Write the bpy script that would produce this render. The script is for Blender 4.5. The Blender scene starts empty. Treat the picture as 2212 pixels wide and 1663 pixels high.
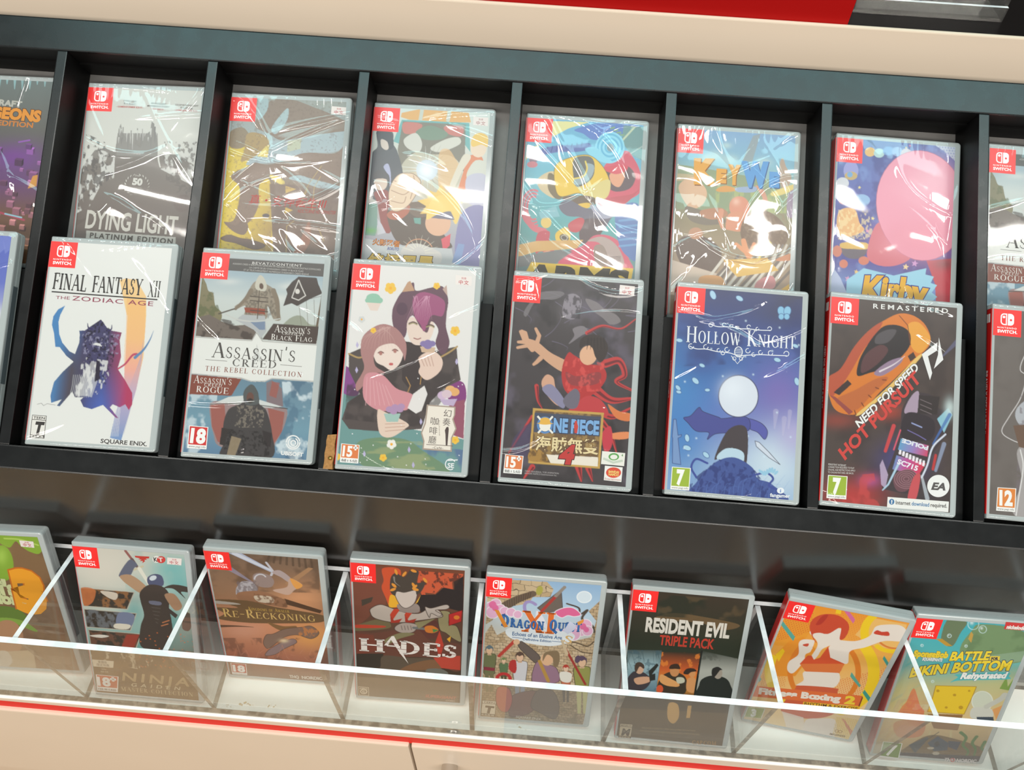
import bpy, math
import numpy as np
from mathutils import Matrix, Vector

scene = bpy.context.scene
col = scene.collection

# ------------------------------------------------------------------ camera
F_PX, PITCH, ROLL, YAW = 1733.65, 0.8989365, 0.0490266, 0.0354573
CAM = (0.1490814, -0.1966532, 0.7995128)
CX, CY = 1106.0, 831.5


def cam_rows():
    cp, sp = math.cos(PITCH), math.sin(PITCH)
    m = np.array([[1.0, 0, 0], [0, -sp, -cp], [0, cp, -sp]])
    cw, sw = math.cos(YAW), math.sin(YAW)
    m = m @ np.array([[cw, -sw, 0], [sw, cw, 0], [0, 0, 1]]).T
    cr, sr = math.cos(ROLL), math.sin(ROLL)
    return np.array([[cr, -sr, 0], [sr, cr, 0], [0, 0, 1]]) @ m


ROWS = cam_rows()
cam = bpy.data.cameras.new('camera')
cam.sensor_fit = 'HORIZONTAL'
cam.sensor_width = 36.0
cam.lens = F_PX * 36.0 / 2212.0
cam.clip_start = 0.02
cam.clip_end = 50.0
cam_ob = bpy.data.objects.new('camera', cam)
r, d, f = [Vector(v) for v in ROWS]
cam_ob.matrix_world = Matrix.Translation(CAM) @ Matrix((r, -d, -f)).transposed().to_4x4()
col.objects.link(cam_ob)
scene.camera = cam_ob

# ------------------------------------------------------------------ light
vs = scene.view_settings
vs.view_transform = 'Standard'
vs.look = 'None'
vs.exposure = 0.0
vs.gamma = 1.0
vs.use_curve_mapping = False

world = bpy.data.worlds.new('shop_ambient')
scene.world = world
world.use_nodes = True
bg = world.node_tree.nodes['Background']
bg.inputs[0].default_value = (1.0, 0.97, 0.93, 1)
bg.inputs[1].default_value = 0.34


def lamp(name, loc, size_x, size_y, power, colour, target=None):
    li = bpy.data.lights.new(name, 'AREA')
    li.shape = 'RECTANGLE'
    li.size, li.size_y = size_x, size_y
    li.energy = power
    li.color = colour
    o = bpy.data.objects.new(name, li)
    o.location = loc
    if target is not None:
        o.rotation_euler = (Vector(target) - Vector(loc)).to_track_quat('-Z', 'Y').to_euler()
    col.objects.link(o)
    return o


lamp('ceiling_lamp', (0.3, 0.34, 2.7), 3.6, 0.42, 27, (0.5, 0.97, 1.0))
for i in range(6):      # a row of short downlights
    lamp('downlight', (-1.35 + 0.62 * i, -0.30 + 0.05 * (i % 3), 2.8), 0.44, 0.085, 7.0, (1.0, 0.96, 0.90))
lamp('ceiling_lamp.001', (0.1, -2.6, 2.0), 4.5, 0.6, 98, (1.0, 0.93, 0.85), (0.1, 0.2, 0.2))

# ------------------------------------------------------------------ materials


def lin(c):
    c = np.asarray(c, float) / 255.0
    return np.where(c <= 0.04045, c / 12.92, ((c + 0.055) / 1.055) ** 2.4)


MATS = {}
PAPER = 0.71       # reflectance of the printed paper's white under the case front


def mat(name, rgb, rough=0.5, spec=0.5, metal=0.0, noise=0.0, scale=40.0, coat=0.0):
    if name in MATS:
        return MATS[name]
    m = bpy.data.materials.new(name)
    m.use_nodes = True
    nt = m.node_tree
    b = nt.nodes['Principled BSDF']
    c = lin(rgb)
    b.inputs['Base Color'].default_value = (*c, 1)
    b.inputs['Roughness'].default_value = rough
    b.inputs['Specular IOR Level'].default_value = spec
    b.inputs['Metallic'].default_value = metal
    b.inputs['Coat Weight'].default_value = coat
    b.inputs['Coat Roughness'].default_value = 0.1
    if noise:
        tc = nt.nodes.new('ShaderNodeTexCoord')
        nz = nt.nodes.new('ShaderNodeTexNoise')
        nz.inputs['Scale'].default_value = scale
        nz.inputs['Detail'].default_value = 6
        nt.links.new(tc.outputs['Object'], nz.inputs['Vector'])
        mx = nt.nodes.new('ShaderNodeMix')
        mx.data_type = 'RGBA'
        mx.inputs['A'].default_value = (*(c * (1 - noise)), 1)
        mx.inputs['B'].default_value = (*np.minimum(c * (1 + noise), 1), 1)
        nt.links.new(nz.outputs['Fac'], mx.inputs['Factor'])
        nt.links.new(mx.outputs['Result'], b.inputs['Base Color'])
        mr = nt.nodes.new('ShaderNodeMapRange')
        mr.inputs['To Min'].default_value = max(rough - 0.08, 0.02)
        mr.inputs['To Max'].default_value = rough + 0.08
        nt.links.new(nz.outputs['Fac'], mr.inputs['Value'])
        nt.links.new(mr.outputs['Result'], b.inputs['Roughness'])
    MATS[name] = m
    return m


def clear_mat(name, ior, tint, body=0.0, body_rgb=(230, 235, 235), rough=0.03, gain=1.0):
    """Thin clear sheet: see-through, with Fresnel gloss and a little milky body."""
    if name in MATS:
        return MATS[name]
    m = bpy.data.materials.new(name)
    m.use_nodes = True
    nt = m.node_tree
    nt.nodes.remove(nt.nodes['Principled BSDF'])
    out = nt.nodes['Material Output']
    tr = nt.nodes.new('ShaderNodeBsdfTransparent')
    tr.inputs[0].default_value = (*tint, 1)
    df = nt.nodes.new('ShaderNodeBsdfDiffuse')
    df.inputs[0].default_value = (*lin(body_rgb), 1)
    gl = nt.nodes.new('ShaderNodeBsdfGlossy')
    gl.inputs['Roughness'].default_value = rough
    mb = nt.nodes.new('ShaderNodeMixShader')
    mb.inputs[0].default_value = body
    nt.links.new(tr.outputs[0], mb.inputs[1])
    nt.links.new(df.outputs[0], mb.inputs[2])
    fr = nt.nodes.new('ShaderNodeFresnel')
    ge = nt.nodes.new('ShaderNodeNewGeometry')
    io = nt.nodes.new('ShaderNodeMix')
    io.inputs['A'].default_value = ior
    io.inputs['B'].default_value = 1.0 / ior
    nt.links.new(ge.outputs['Backfacing'], io.inputs['Factor'])
    nt.links.new(io.outputs['Result'], fr.inputs['IOR'])
    mul = nt.nodes.new('ShaderNodeMath')
    mul.operation = 'MULTIPLY'
    mul.use_clamp = True
    mul.inputs[1].default_value = gain
    nt.links.new(fr.outputs[0], mul.inputs[0])
    mg = nt.nodes.new('ShaderNodeMixShader')
    nt.links.new(mul.outputs[0], mg.inputs[0])
    nt.links.new(mb.outputs[0], mg.inputs[1])
    nt.links.new(gl.outputs[0], mg.inputs[2])
    nt.links.new(mg.outputs[0], out.inputs['Surface'])
    MATS[name] = m
    return m


def streaky(m, a, b_, scale, stretch):
    """saw and polish marks on a cut edge"""
    nt = m.node_tree
    df = [n for n in nt.nodes if n.type == 'BSDF_DIFFUSE'][0]
    tc = nt.nodes.new('ShaderNodeTexCoord')
    mp = nt.nodes.new('ShaderNodeMapping')
    mp.inputs['Scale'].default_value = stretch
    mp.inputs['Rotation'].default_value = (0.3, 0.2, 0.5)
    nz = nt.nodes.new('ShaderNodeTexNoise')
    nz.inputs['Scale'].default_value = scale
    nz.inputs['Detail'].default_value = 5
    rp = nt.nodes.new('ShaderNodeValToRGB')
    rp.color_ramp.elements[0].position, rp.color_ramp.elements[1].position = 0.38, 0.62
    rp.color_ramp.elements[0].color = (*lin(a), 1)
    rp.color_ramp.elements[1].color = (*lin(b_), 1)
    nt.links.new(tc.outputs['Object'], mp.inputs['Vector'])
    nt.links.new(mp.outputs[0], nz.inputs['Vector'])
    nt.links.new(nz.outputs['Fac'], rp.inputs[0])
    nt.links.new(rp.outputs[0], df.inputs[0])


def ink(rgb):
    rgb = tuple(int(v) for v in rgb)
    m_ = mat('ink_%d_%d_%d' % rgb, rgb, rough=0.4, spec=0.4)
    m_.node_tree.nodes['Principled BSDF'].inputs['Base Color'].default_value = (*(lin(rgb) * PAPER), 1)
    return m_


M_FRAME = mat('black_satin_lacquer', (12, 15, 16), rough=0.28, spec=0.42, noise=0.22, scale=60)
M_INNER = mat('black_lacquer_shade_toned', (10, 10, 10), rough=0.5, spec=0.25, noise=0.2, scale=60)  # darker copy of the frame lacquer; slot shade put into the colour
M_BACK = mat('dark_grey_laminate', (122, 122, 120), rough=0.55, spec=0.4, noise=0.15, scale=90)
M_PANEL = mat('glossy_dark_panel', (34, 30, 27), rough=0.2, spec=0.9, noise=0.15, scale=30)
M_CREAM = mat('cream_lacquer', (222, 206, 186), rough=0.45, spec=0.4, noise=0.03, scale=8)
M_WHITE = mat('white_lacquer', (250, 247, 240), rough=0.3, spec=0.5, noise=0.03, scale=30)
M_RED = mat('red_lacquer', (160, 3, 2), rough=0.45, spec=0.2)
M_REDTRIM = mat('red_trim_plastic', (226, 14, 4), rough=0.5, spec=0.25)
M_STEEL = mat('polished_steel', (205, 200, 195), rough=0.18, metal=1.0)
M_CHIP = mat('raw_chipboard', (150, 110, 68), rough=0.9, spec=0.1, noise=0.5, scale=500)
M_BRASS = mat('brass_screw', (190, 160, 90), rough=0.3, metal=1.0)
M_SHELL = clear_mat('clear_case_plastic', 1.5, (0.9, 0.93, 0.93), body=0.66, body_rgb=(188, 195, 195), rough=0.14)
M_CLASP = mat('case_clasp_slot', (88, 98, 102), rough=0.3)
M_FILM = clear_mat('shrink_film', 1.5, (1, 1, 1), body=0.0, rough=0.05, gain=1.1)
M_SHEET = clear_mat('acrylic_sheet', 1.49, (0.99, 0.995, 0.99), body=0.022, body_rgb=(235, 235, 228), rough=0.01, gain=1.0)
M_EDGE = clear_mat('acrylic_cut_edge', 1.49, (0.95, 0.97, 0.97), body=0.93, body_rgb=(248, 250, 250), rough=0.25, gain=1.6)
M_GLUE = clear_mat('acrylic_glued_edge', 1.49, (0.6, 0.55, 0.48), body=0.45, body_rgb=(120, 105, 88), rough=0.2)
streaky(M_EDGE, (222, 228, 231), (255, 255, 255), 60, (1, 1, 1))
streaky(M_GLUE, (70, 60, 50), (190, 178, 160), 140, (1, 1, 1))
M_SPINE = mat('red_spine_print', (205, 32, 30), rough=0.3)

m = bpy.data.materials.new('printed_cover')
m.use_nodes = True
b = m.node_tree.nodes['Principled BSDF']
at = m.node_tree.nodes.new('ShaderNodeAttribute')
at.attribute_name = 'print'
m.node_tree.links.new(at.outputs['Color'], b.inputs['Base Color'])
b.inputs['Roughness'].default_value = 0.28
b.inputs['Specular IOR Level'].default_value = 0.45
M_COVER = m

# ------------------------------------------------------------------ mesh helpers


class MB:
    """Collects boxes and polygons and links them as one mesh object."""

    def __init__(self):
        self.v, self.f, self.mi, self.mats = [], [], [], []

    def slot(self, m):
        if m not in self.mats:
            self.mats.append(m)
        return self.mats.index(m)

    def add(self, verts, faces, m):
        o = len(self.v)
        self.v += [tuple(p) for p in verts]
        self.f += [tuple(i + o for i in fc) for fc in faces]
        self.mi += [self.slot(m)] * len(faces)

    def box(self, a, b, m, top=None):
        """axis-aligned box; faces listed in top = {face: material} (faces -x +x -y +y -z +z)."""
        x0, y0, z0 = a
        x1, y1, z1 = b
        vs_ = [(x0, y0, z0), (x1, y0, z0), (x1, y1, z0), (x0, y1, z0), (x0, y0, z1), (x1, y0, z1), (x1, y1, z1), (x0, y1, z1)]
        fs = {'-z': (0, 3, 2, 1), '+z': (4, 5, 6, 7), '-y': (0, 1, 5, 4), '+y': (2, 3, 7, 6), '-x': (3, 0, 4, 7), '+x': (1, 2, 6, 5)}
        o = len(self.v)
        self.v += vs_
        for k, fc in fs.items():
            self.f.append(tuple(i + o for i in fc))
            self.mi.append(self.slot((top or {}).get(k, m)))

    def prism(self, pts, x0, x1, m, edge=None):
        """profile in (y, z) extruded along x; edge(i) gives the material of side i."""
        n = len(pts)
        o = len(self.v)
        self.v += [(x0, p[0], p[1]) for p in pts] + [(x1, p[0], p[1]) for p in pts]
        self.f.append(tuple(o + i for i in range(n)))
        self.mi.append(self.slot(m))
        self.f.append(tuple(o + n + i for i in reversed(range(n))))
        self.mi.append(self.slot(m))
        for i in range(n):
            j = (i + 1) % n
            self.f.append((o + i, o + n + i, o + n + j, o + j))
            self.mi.append(self.slot((edge or {}).get(i, m)))

    def build(self, name, parent=None, bevel=0.0, smooth=False):
        me = bpy.data.meshes.new(name)
        me.from_pydata(self.v, [], self.f)
        for m in self.mats:
            me.materials.append(m)
        me.polygons.foreach_set('material_index', self.mi)
        if smooth:
            me.polygons.foreach_set('use_smooth', [True] * len(self.f))
        me.update()
        import bmesh
        bm = bmesh.new()
        bm.from_mesh(me)
        bmesh.ops.recalc_face_normals(bm, faces=bm.faces)
        if bevel:
            bmesh.ops.bevel(bm, geom=list(bm.edges), offset=bevel, segments=2, profile=0.7, affect='EDGES', clamp_overlap=True)
        bm.to_mesh(me)
        bm.free()
        return link(name, me, parent)


def link(name, me, parent=None):
    o = bpy.data.objects.new(name, me)
    col.objects.link(o)
    if parent is not None:
        o.parent = parent
    return o


def thing(name, label, cat, matrix=None, group=None):
    o = bpy.data.objects.new(name, None)
    o.empty_display_size = 0.02
    col.objects.link(o)
    if matrix is not None:
        o.matrix_world = matrix
    o['label'] = label
    o['category'] = cat
    if group:
        o['group'] = group
    return o


def tag(o, label, cat, group=None):
    o['label'] = label
    o['category'] = cat
    if group:
        o['group'] = group
    return o


def structure(o):
    o['kind'] = 'structure'
    return o


# ------------------------------------------------------------------ where things stand
ALPHA, RY, RZ = 0.56080257, 0.1337421, 0.2604022      # rack slope, and the foot of its face
U0, STEP = -0.2633092, 0.1277025                      # first divider in view, divider spacing


def rack_matrix(u=0.0, v=0.0, n=0.0, roll=0.0):
    ca, sa = math.cos(ALPHA), math.sin(ALPHA)
    ex, ev, en = Vector((1, 0, 0)), Vector((0, ca, sa)), Vector((0, -sa, ca))
    o = Vector((0, RY, RZ)) + ex * u + ev * v + en * n
    c, s = math.cos(roll), math.sin(roll)
    a, b_ = ex * c + ev * s, -ex * s + ev * c
    m3 = Matrix((a, b_, en)).transposed()
    return Matrix.Translation(o) @ m3.to_4x4()


CASE_W, CASE_H, CASE_T = 0.105, 0.170, 0.011


def lean_matrix(x, y, tilt, roll, yaw):
    c, s = math.cos(yaw), math.sin(yaw)
    ex, h = Vector((c, s, 0)), Vector((-s, c, 0))
    ey = h * math.cos(tilt) + Vector((0, 0, math.sin(tilt)))
    a = ex * math.cos(roll) + ey * math.sin(roll)
    b_ = -ex * math.sin(roll) + ey * math.cos(roll)
    en = a.cross(b_)
    p = Vector((x, y, max(0.0, -(a * CASE_W).z)))
    # the back edge of the foot rests on the tray floor: slide up the line of sight by that much
    dz = 0.0004 + max(0.0, (en * CASE_T).z)
    p += (Vector(CAM) - p) * (dz / (CAM[2] - p.z))
    m3 = Matrix((a, b_, en)).transposed()
    return Matrix.Translation(p) @ m3.to_4x4()

# ------------------------------------------------------------------ the place
mb = MB()
mb.box((-3, -3.2, -0.9), (0.15, 1.2, -0.85), mat('tan_floor_tile', (196, 164, 128), rough=0.35, noise=0.08, scale=6))
mb.box((0.15, -3.2, -0.9), (3, 1.2, -0.85), mat('grey_reflection_floor', (136, 130, 124), rough=0.35, noise=0.08, scale=6))  # unseen grey half, added to tone down the reflections in the acrylic
structure(mb.build('floor'))
mb = MB()
mb.box((-3, 0.62, -0.85), (3, 0.68, 2.9), mat('dark_wall_paint', (64, 50, 46), rough=0.7))
structure(mb.build('wall_back'))

# display rack --------------------------------------------------------
XL, XR = -0.56, 0.80
VT, VTOP, VLED = 0.3295, 0.358, -0.0195
DEEP = -0.0372
rack = thing('display_rack', 'black sloped display rack with a row of slots holding game cases in two tiers', 'display rack', rack_matrix())


def rack_box(name, a, b, m, bevel=0.0, faces=None):
    q = MB()
    q.box(a, b, m, faces)
    return q.build(name, rack, bevel)


rack_box('top_rail', (XL, VT, DEEP - 0.006), (XR, VTOP, 0.0), M_FRAME, 0.0012, {'-y': M_INNER})
rack_box('bottom_rail', (XL, VLED, DEEP - 0.006), (XR, -0.0008, 0.0), M_FRAME, 0.0012)
rack_box('back_panel', (XL, -0.0008, DEEP - 0.006), (XR, VT, DEEP), M_BACK)
rack_box('inner_batten', (XL, VT - 0.0016, DEEP), (XR, VT, -0.019), M_INNER)
for i in range(-2, 9):
    u = U0 + STEP * i
    rack_box('divider', (u - 0.0043, -0.0008, DEEP), (u + 0.0043, VT, -0.0004), M_FRAME, 0.0008, {'-x': M_INNER, '+x': M_INNER})
    if i < 8:
        rack_box('filler_block', (u + 0.0056, -0.0008, DEEP), (u + STEP - 0.0056, 0.1440, -0.0122), M_INNER, 0.0008)
for u in (XL, XR):
    rack_box('end_cheek', (u - 0.006, VLED, DEEP - 0.006), (u + 0.006, VTOP, 0.0), M_FRAME, 0.001)
# torn edge of one divider showing raw chipboard, with a screw
q = MB()
zz = [(0.0046, -0.0002), (0.0051, 0.006), (0.0046, 0.012), (0.0053, 0.018), (0.0050, 0.022), (0.0056, 0.0265)]
u3 = U0 + 3 * STEP - STEP
pts = [(u3 + a_ - 0.0046, v_) for a_, v_ in zz]
right = [(u3 + 0.0079, 0.0275), (u3 + 0.0072, 0.020), (u3 + 0.0081, 0.012), (u3 + 0.0070, 0.005), (u3 + 0.0076, -0.0002)]
ring = pts + right
n_ = len(ring)
q.add([(x, y, 0.0004) for x, y in ring] + [(x, y, -0.0118) for x, y in ring],
      [tuple(reversed(range(n_)))] + [(i, (i + 1) % n_, n_ + (i + 1) % n_, n_ + i) for i in range(n_)], M_CHIP)
chip = q.build('exposed_chipboard', rack)
q = MB()
k_ = 14
sx, sy, sr = u3 + 0.0050, 0.0085, 0.0019
rings = [(sr, 0.0), (sr, 0.0010), (sr * 0.75, 0.0019), (0.0001, 0.0022)]
vv = [(sx + rr * math.cos(2 * math.pi * j / k_), sy + rr * 0.8 * math.sin(2 * math.pi * j / k_), zz_) for rr, zz_ in rings for j in range(k_)]
ff = [(a * k_ + j, a * k_ + (j + 1) % k_, (a + 1) * k_ + (j + 1) % k_, (a + 1) * k_ + j) for a in range(3) for j in range(k_)]
q.add(vv, ff, M_BRASS)
q.build('screw', chip, smooth=True)

# dark kick panel between rack and counter
q = MB()
q.prism([(0.1090, 0.0), (0.1284, 0.2312), (0.1362, 0.2190), (0.1170, 0.0)], XL, XR, M_PANEL)
tag(q.build('kick_panel'), 'glossy dark brown panel between the sloped rack and the acrylic tray', 'panel')

# counter with drawers ------------------------------------------------
counter = thing('drawer_cabinet', 'cream cabinet with a red trim strip, carrying the acrylic tray', 'cabinet', Matrix.Translation((0, 0, 0)))
q = MB()
q.prism([(0.0142, 0.0), (0.60, 0.0), (0.60, -0.006), (0.0120, -0.006), (0.0120, -0.0035)], -0.9, 1.1, M_WHITE)
q.build('counter_top', counter, 0.0006)
# fascia board: a little deeper at one end of the counter
q = MB()
xs = (-0.9, 1.1)


def drop(x):
    t = (x + 0.35) / 0.9
    return 0.0085 + 0.0155 * max(0, t + 0.0)


def board(name, y, z0, z1, m, thick=0.02, bevel=0.0):
    b_ = MB()
    vv_ = []
    for x in xs:
        s_ = drop(x)
        vv_ += [(x, y, -0.006 + 0 if z0 is None else -s_ + z0), (x, y + thick, -0.006 if z0 is None else -s_ + z0), (x, y + thick, -s_ + z1), (x, y, -s_ + z1)]
    b_.add(vv_, [(0, 1, 2, 3), (7, 6, 5, 4), (0, 3, 7, 4), (1, 5, 6, 2), (0, 4, 5, 1), (3, 2, 6, 7)], m)
    return b_.build(name, counter, bevel)


board('fascia_board', 0.0122, None, 0.0020, M_CREAM)
board('red_trim', 0.0124, 0.0020, -0.0200, M_REDTRIM, 0.018)
q = MB()
q.box((-0.9, 0.034, -0.80), (1.1, 0.58, -0.0065), M_CREAM)
q.build('carcass', counter)
GAP = 0.0593
for x0, x1, kx in ((-0.62, GAP - 0.0012, -0.43), (GAP + 0.0012, 0.74, 0.0970)):
    q = MB()
    s0, s1 = drop(x0), drop(x1)
    y0, y1 = 0.0082, 0.0320
    zt0, zt1 = -s0 - 0.0215, -s1 - 0.0215
    q.add([(x0, y0, -0.30), (x1, y0, -0.30), (x1, y1, -0.30), (x0, y1, -0.30), (x0, y0, zt0), (x1, y0, zt1), (x1, y1, zt1), (x0, y1, zt0)],
          [(0, 3, 2, 1), (4, 5, 6, 7), (0, 1, 5, 4), (2, 3, 7, 6), (3, 0, 4, 7), (1, 2, 6, 5)], M_CREAM)
    dr = q.build('drawer_front', counter, 0.0022)
    q = MB()
    prof = [(0.0080, 0.0), (0.0080, -0.0012), (0.0083, -0.0016), (0.0083, -0.021), (0.0076, -0.0222), (0.0001, -0.0225)]
    kk = 28
    vv = [(kx + r_ * math.cos(2 * math.pi * j / kk), y0 + y_, -0.0960 + r_ * math.sin(2 * math.pi * j / kk)) for r_, y_ in prof for j in range(kk)]
    ff = [(a * kk + j, a * kk + (j + 1) % kk, (a + 1) * kk + (j + 1) % kk, (a + 1) * kk + j) for a in range(len(prof) - 1) for j in range(kk)]
    q.add(vv, ff, M_STEEL)
    q.build('knob', dr, smooth=True)

# clear acrylic tray --------------------------------------------------
tray = thing('acrylic_tray', 'long clear acrylic tray divided into pockets that hold the lower row of game cases', 'display tray', Matrix.Translation((0, 0, 0)))
TX0, TX1 = U0 + 0.0135 - STEP, 0.74
q = MB()
q.box((TX0 - 0.02, 0.0137, 0.0003), (TX1, 0.0184, 0.152), M_SHEET, {'+z': M_EDGE, '-z': M_GLUE})
q.build('front_panel', tray)
q = MB()
q.prism([(0.1018, 0.0003), (0.1055, 0.0003), (0.1155, 0.1240), (0.1118, 0.1240)], TX0 - 0.02, TX1, M_SHEET, {2: M_EDGE, 0: M_GLUE})
q.build('back_panel', tray)
DX = [-0.3735, -0.2508, -0.1275, -0.0035, 0.1198, 0.2437, 0.3667, 0.4890, 0.612]
for x in DX:
    q = MB()
    q.prism([(0.0185, 0.0003), (0.0185, 0.1515), (0.1114, 0.1235), (0.1016, 0.0003)], x - 0.0022, x + 0.0022, M_SHEET,
            {0: M_GLUE, 1: M_EDGE, 3: M_GLUE, 2: M_EDGE})
    q.build('divider', tray)

# header behind the rack ----------------------------------------------
yb = RY + VTOP * math.cos(ALPHA) - 0.0005
zb = RZ + VTOP * math.sin(ALPHA)
yh, zh = yb + 0.0255, 0.4755
q = MB()
q.box((-0.9, yh, 0.30), (1.2, yh + 0.004, zh), M_CREAM)
tag(q.build('header_board', None, 0.0012), 'cream board running along behind the top rail of the rack', 'board')
q = MB()
q.box((0.048, yh + 0.0045, 0.36), (0.3875, yh + 0.012, zh + 0.30), M_RED)
tag(q.build('red_sign_panel', None, 0.001), 'plain red panel standing behind the cream header board', 'sign panel')
q = MB()
q.box((0.3880, yh + 0.0045, 0.36), (1.0, yh + 0.14, zh - 0.0012), mat('black_shelf_board', (14, 11, 11), rough=0.45, spec=0.2))
tag(q.build('black_shelf', None, 0.0008), 'black shelf beside the red panel, carrying a clear box', 'shelf')
# powdery stains and specks on the counter top, inside the tray
rng_ = np.random.default_rng(4)
for cx_, cy_, r_, n_ in ((-0.1010, 0.0225, 0.0045, 9), (-0.0740, 0.0235, 0.003, 5), (-0.115, 0.021, 0.002, 4), (0.166, 0.024, 0.0035, 4), (0.02, 0.045, 0.0008, 2), (-0.22, 0.035, 0.0008, 3), (0.31, 0.03, 0.001, 3)):
    q = MB()
    for _ in range(n_):
        x_, y_, rr = cx_ + rng_.normal(0, r_), cy_ + rng_.uniform(-.3, 1) * r_, r_ * rng_.uniform(.10, .36)
        ang = np.linspace(0, 2 * math.pi, 9, endpoint=False)
        ra = rr * rng_.uniform(.6, 1.2, 9)
        q.add([(x_ + a_ * math.cos(t_), y_ + a_ * .7 * math.sin(t_), 0.00008 + .00001 * _) for a_, t_ in zip(ra, ang)], [tuple(range(9))],
              mat('tan_powder', (206, 184, 150), rough=0.9) if r_ > .0015 else mat('grey_speck', (120, 112, 104), rough=0.9))
    q.build('stain', counter)

# ------------------------------------------------------------------ game cases
INX0, INX1, INY0, INY1 = 0.0004, 0.1000, 0.0038, 0.1656     # the printed insert within the case front


def round_rect(x0, y0, x1, y1, r0, r1, k=5):
    """outline, counter-clockwise; r0 at the spine side, r1 at the opening side."""
    pts = []
    for cx_, cy_, rr, a0 in ((x1 - r1, y0 + r1, r1, -90), (x1 - r1, y1 - r1, r1, 0), (x0 + r0, y1 - r0, r0, 90), (x0 + r0, y0 + r0, r0, 180)):
        for j in range(k + 1):
            a = math.radians(a0 + 90 * j / k)
            pts.append((cx_ + rr * math.cos(a), cy_ + rr * math.sin(a)))
    return pts


def shell_mesh():
    q = MB()
    ring0 = round_rect(0, 0, CASE_W, CASE_H, 0.0012, 0.0032)
    n = len(ring0)

    def inset(e):
        return round_rect(e, e, CASE_W - e, CASE_H - e, max(0.0012 - e, 0.0003), 0.0032 - e)
    T = CASE_T
    layers = [(0.0012, -T), (0.0003, -T + 0.0004), (0.0, -T + 0.0012), (0.0, -T / 2 - 0.0003), (0.0006, -T / 2 - 0.0002), (0.0006, -T / 2 + 0.0002),
              (0.0, -T / 2 + 0.0003), (0.0, -0.0012), (0.0003, -0.0004), (0.0012, 0.0)]
    vv, ff = [], []
    for e, z in layers:
        vv += [(x, y, z) for x, y in inset(e)]
    for a in range(len(layers) - 1):
        ff += [(a * n + j, a * n + (j + 1) % n, (a + 1) * n + (j + 1) % n, (a + 1) * n + j) for j in range(n)]
    ff.append(tuple(reversed(range(n))))
    o = (len(layers) - 1) * n
    ff.append(tuple(range(o, o + n)))
    q.add(vv, ff, M_SHELL)
    ob = q.build('case_shell')
    me = ob.data
    bpy.data.objects.remove(ob)
    return me


def simple_mesh(fn):
    q = MB()
    fn(q)
    ob = q.build('tmp')
    me = ob.data
    bpy.data.objects.remove(ob)
    return me


SHELL = shell_mesh()
CLASP = simple_mesh(lambda q: q.box((CASE_W - 0.0008, 0.045, -0.0085), (CASE_W + 0.00015, 0.125, -0.0030), M_CLASP))
SPINE = simple_mesh(lambda q: q.box((-0.00025, 0.0036, -0.0102), (0.0002, 0.1660, -0.0008), M_SPINE))
CORE = simple_mesh(lambda q: q.box((0.0012, 0.0030, -0.0095), (0.1003, 0.1668, -0.0012), mat('case_inside_paper', (182, 185, 184), rough=0.8)))


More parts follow.
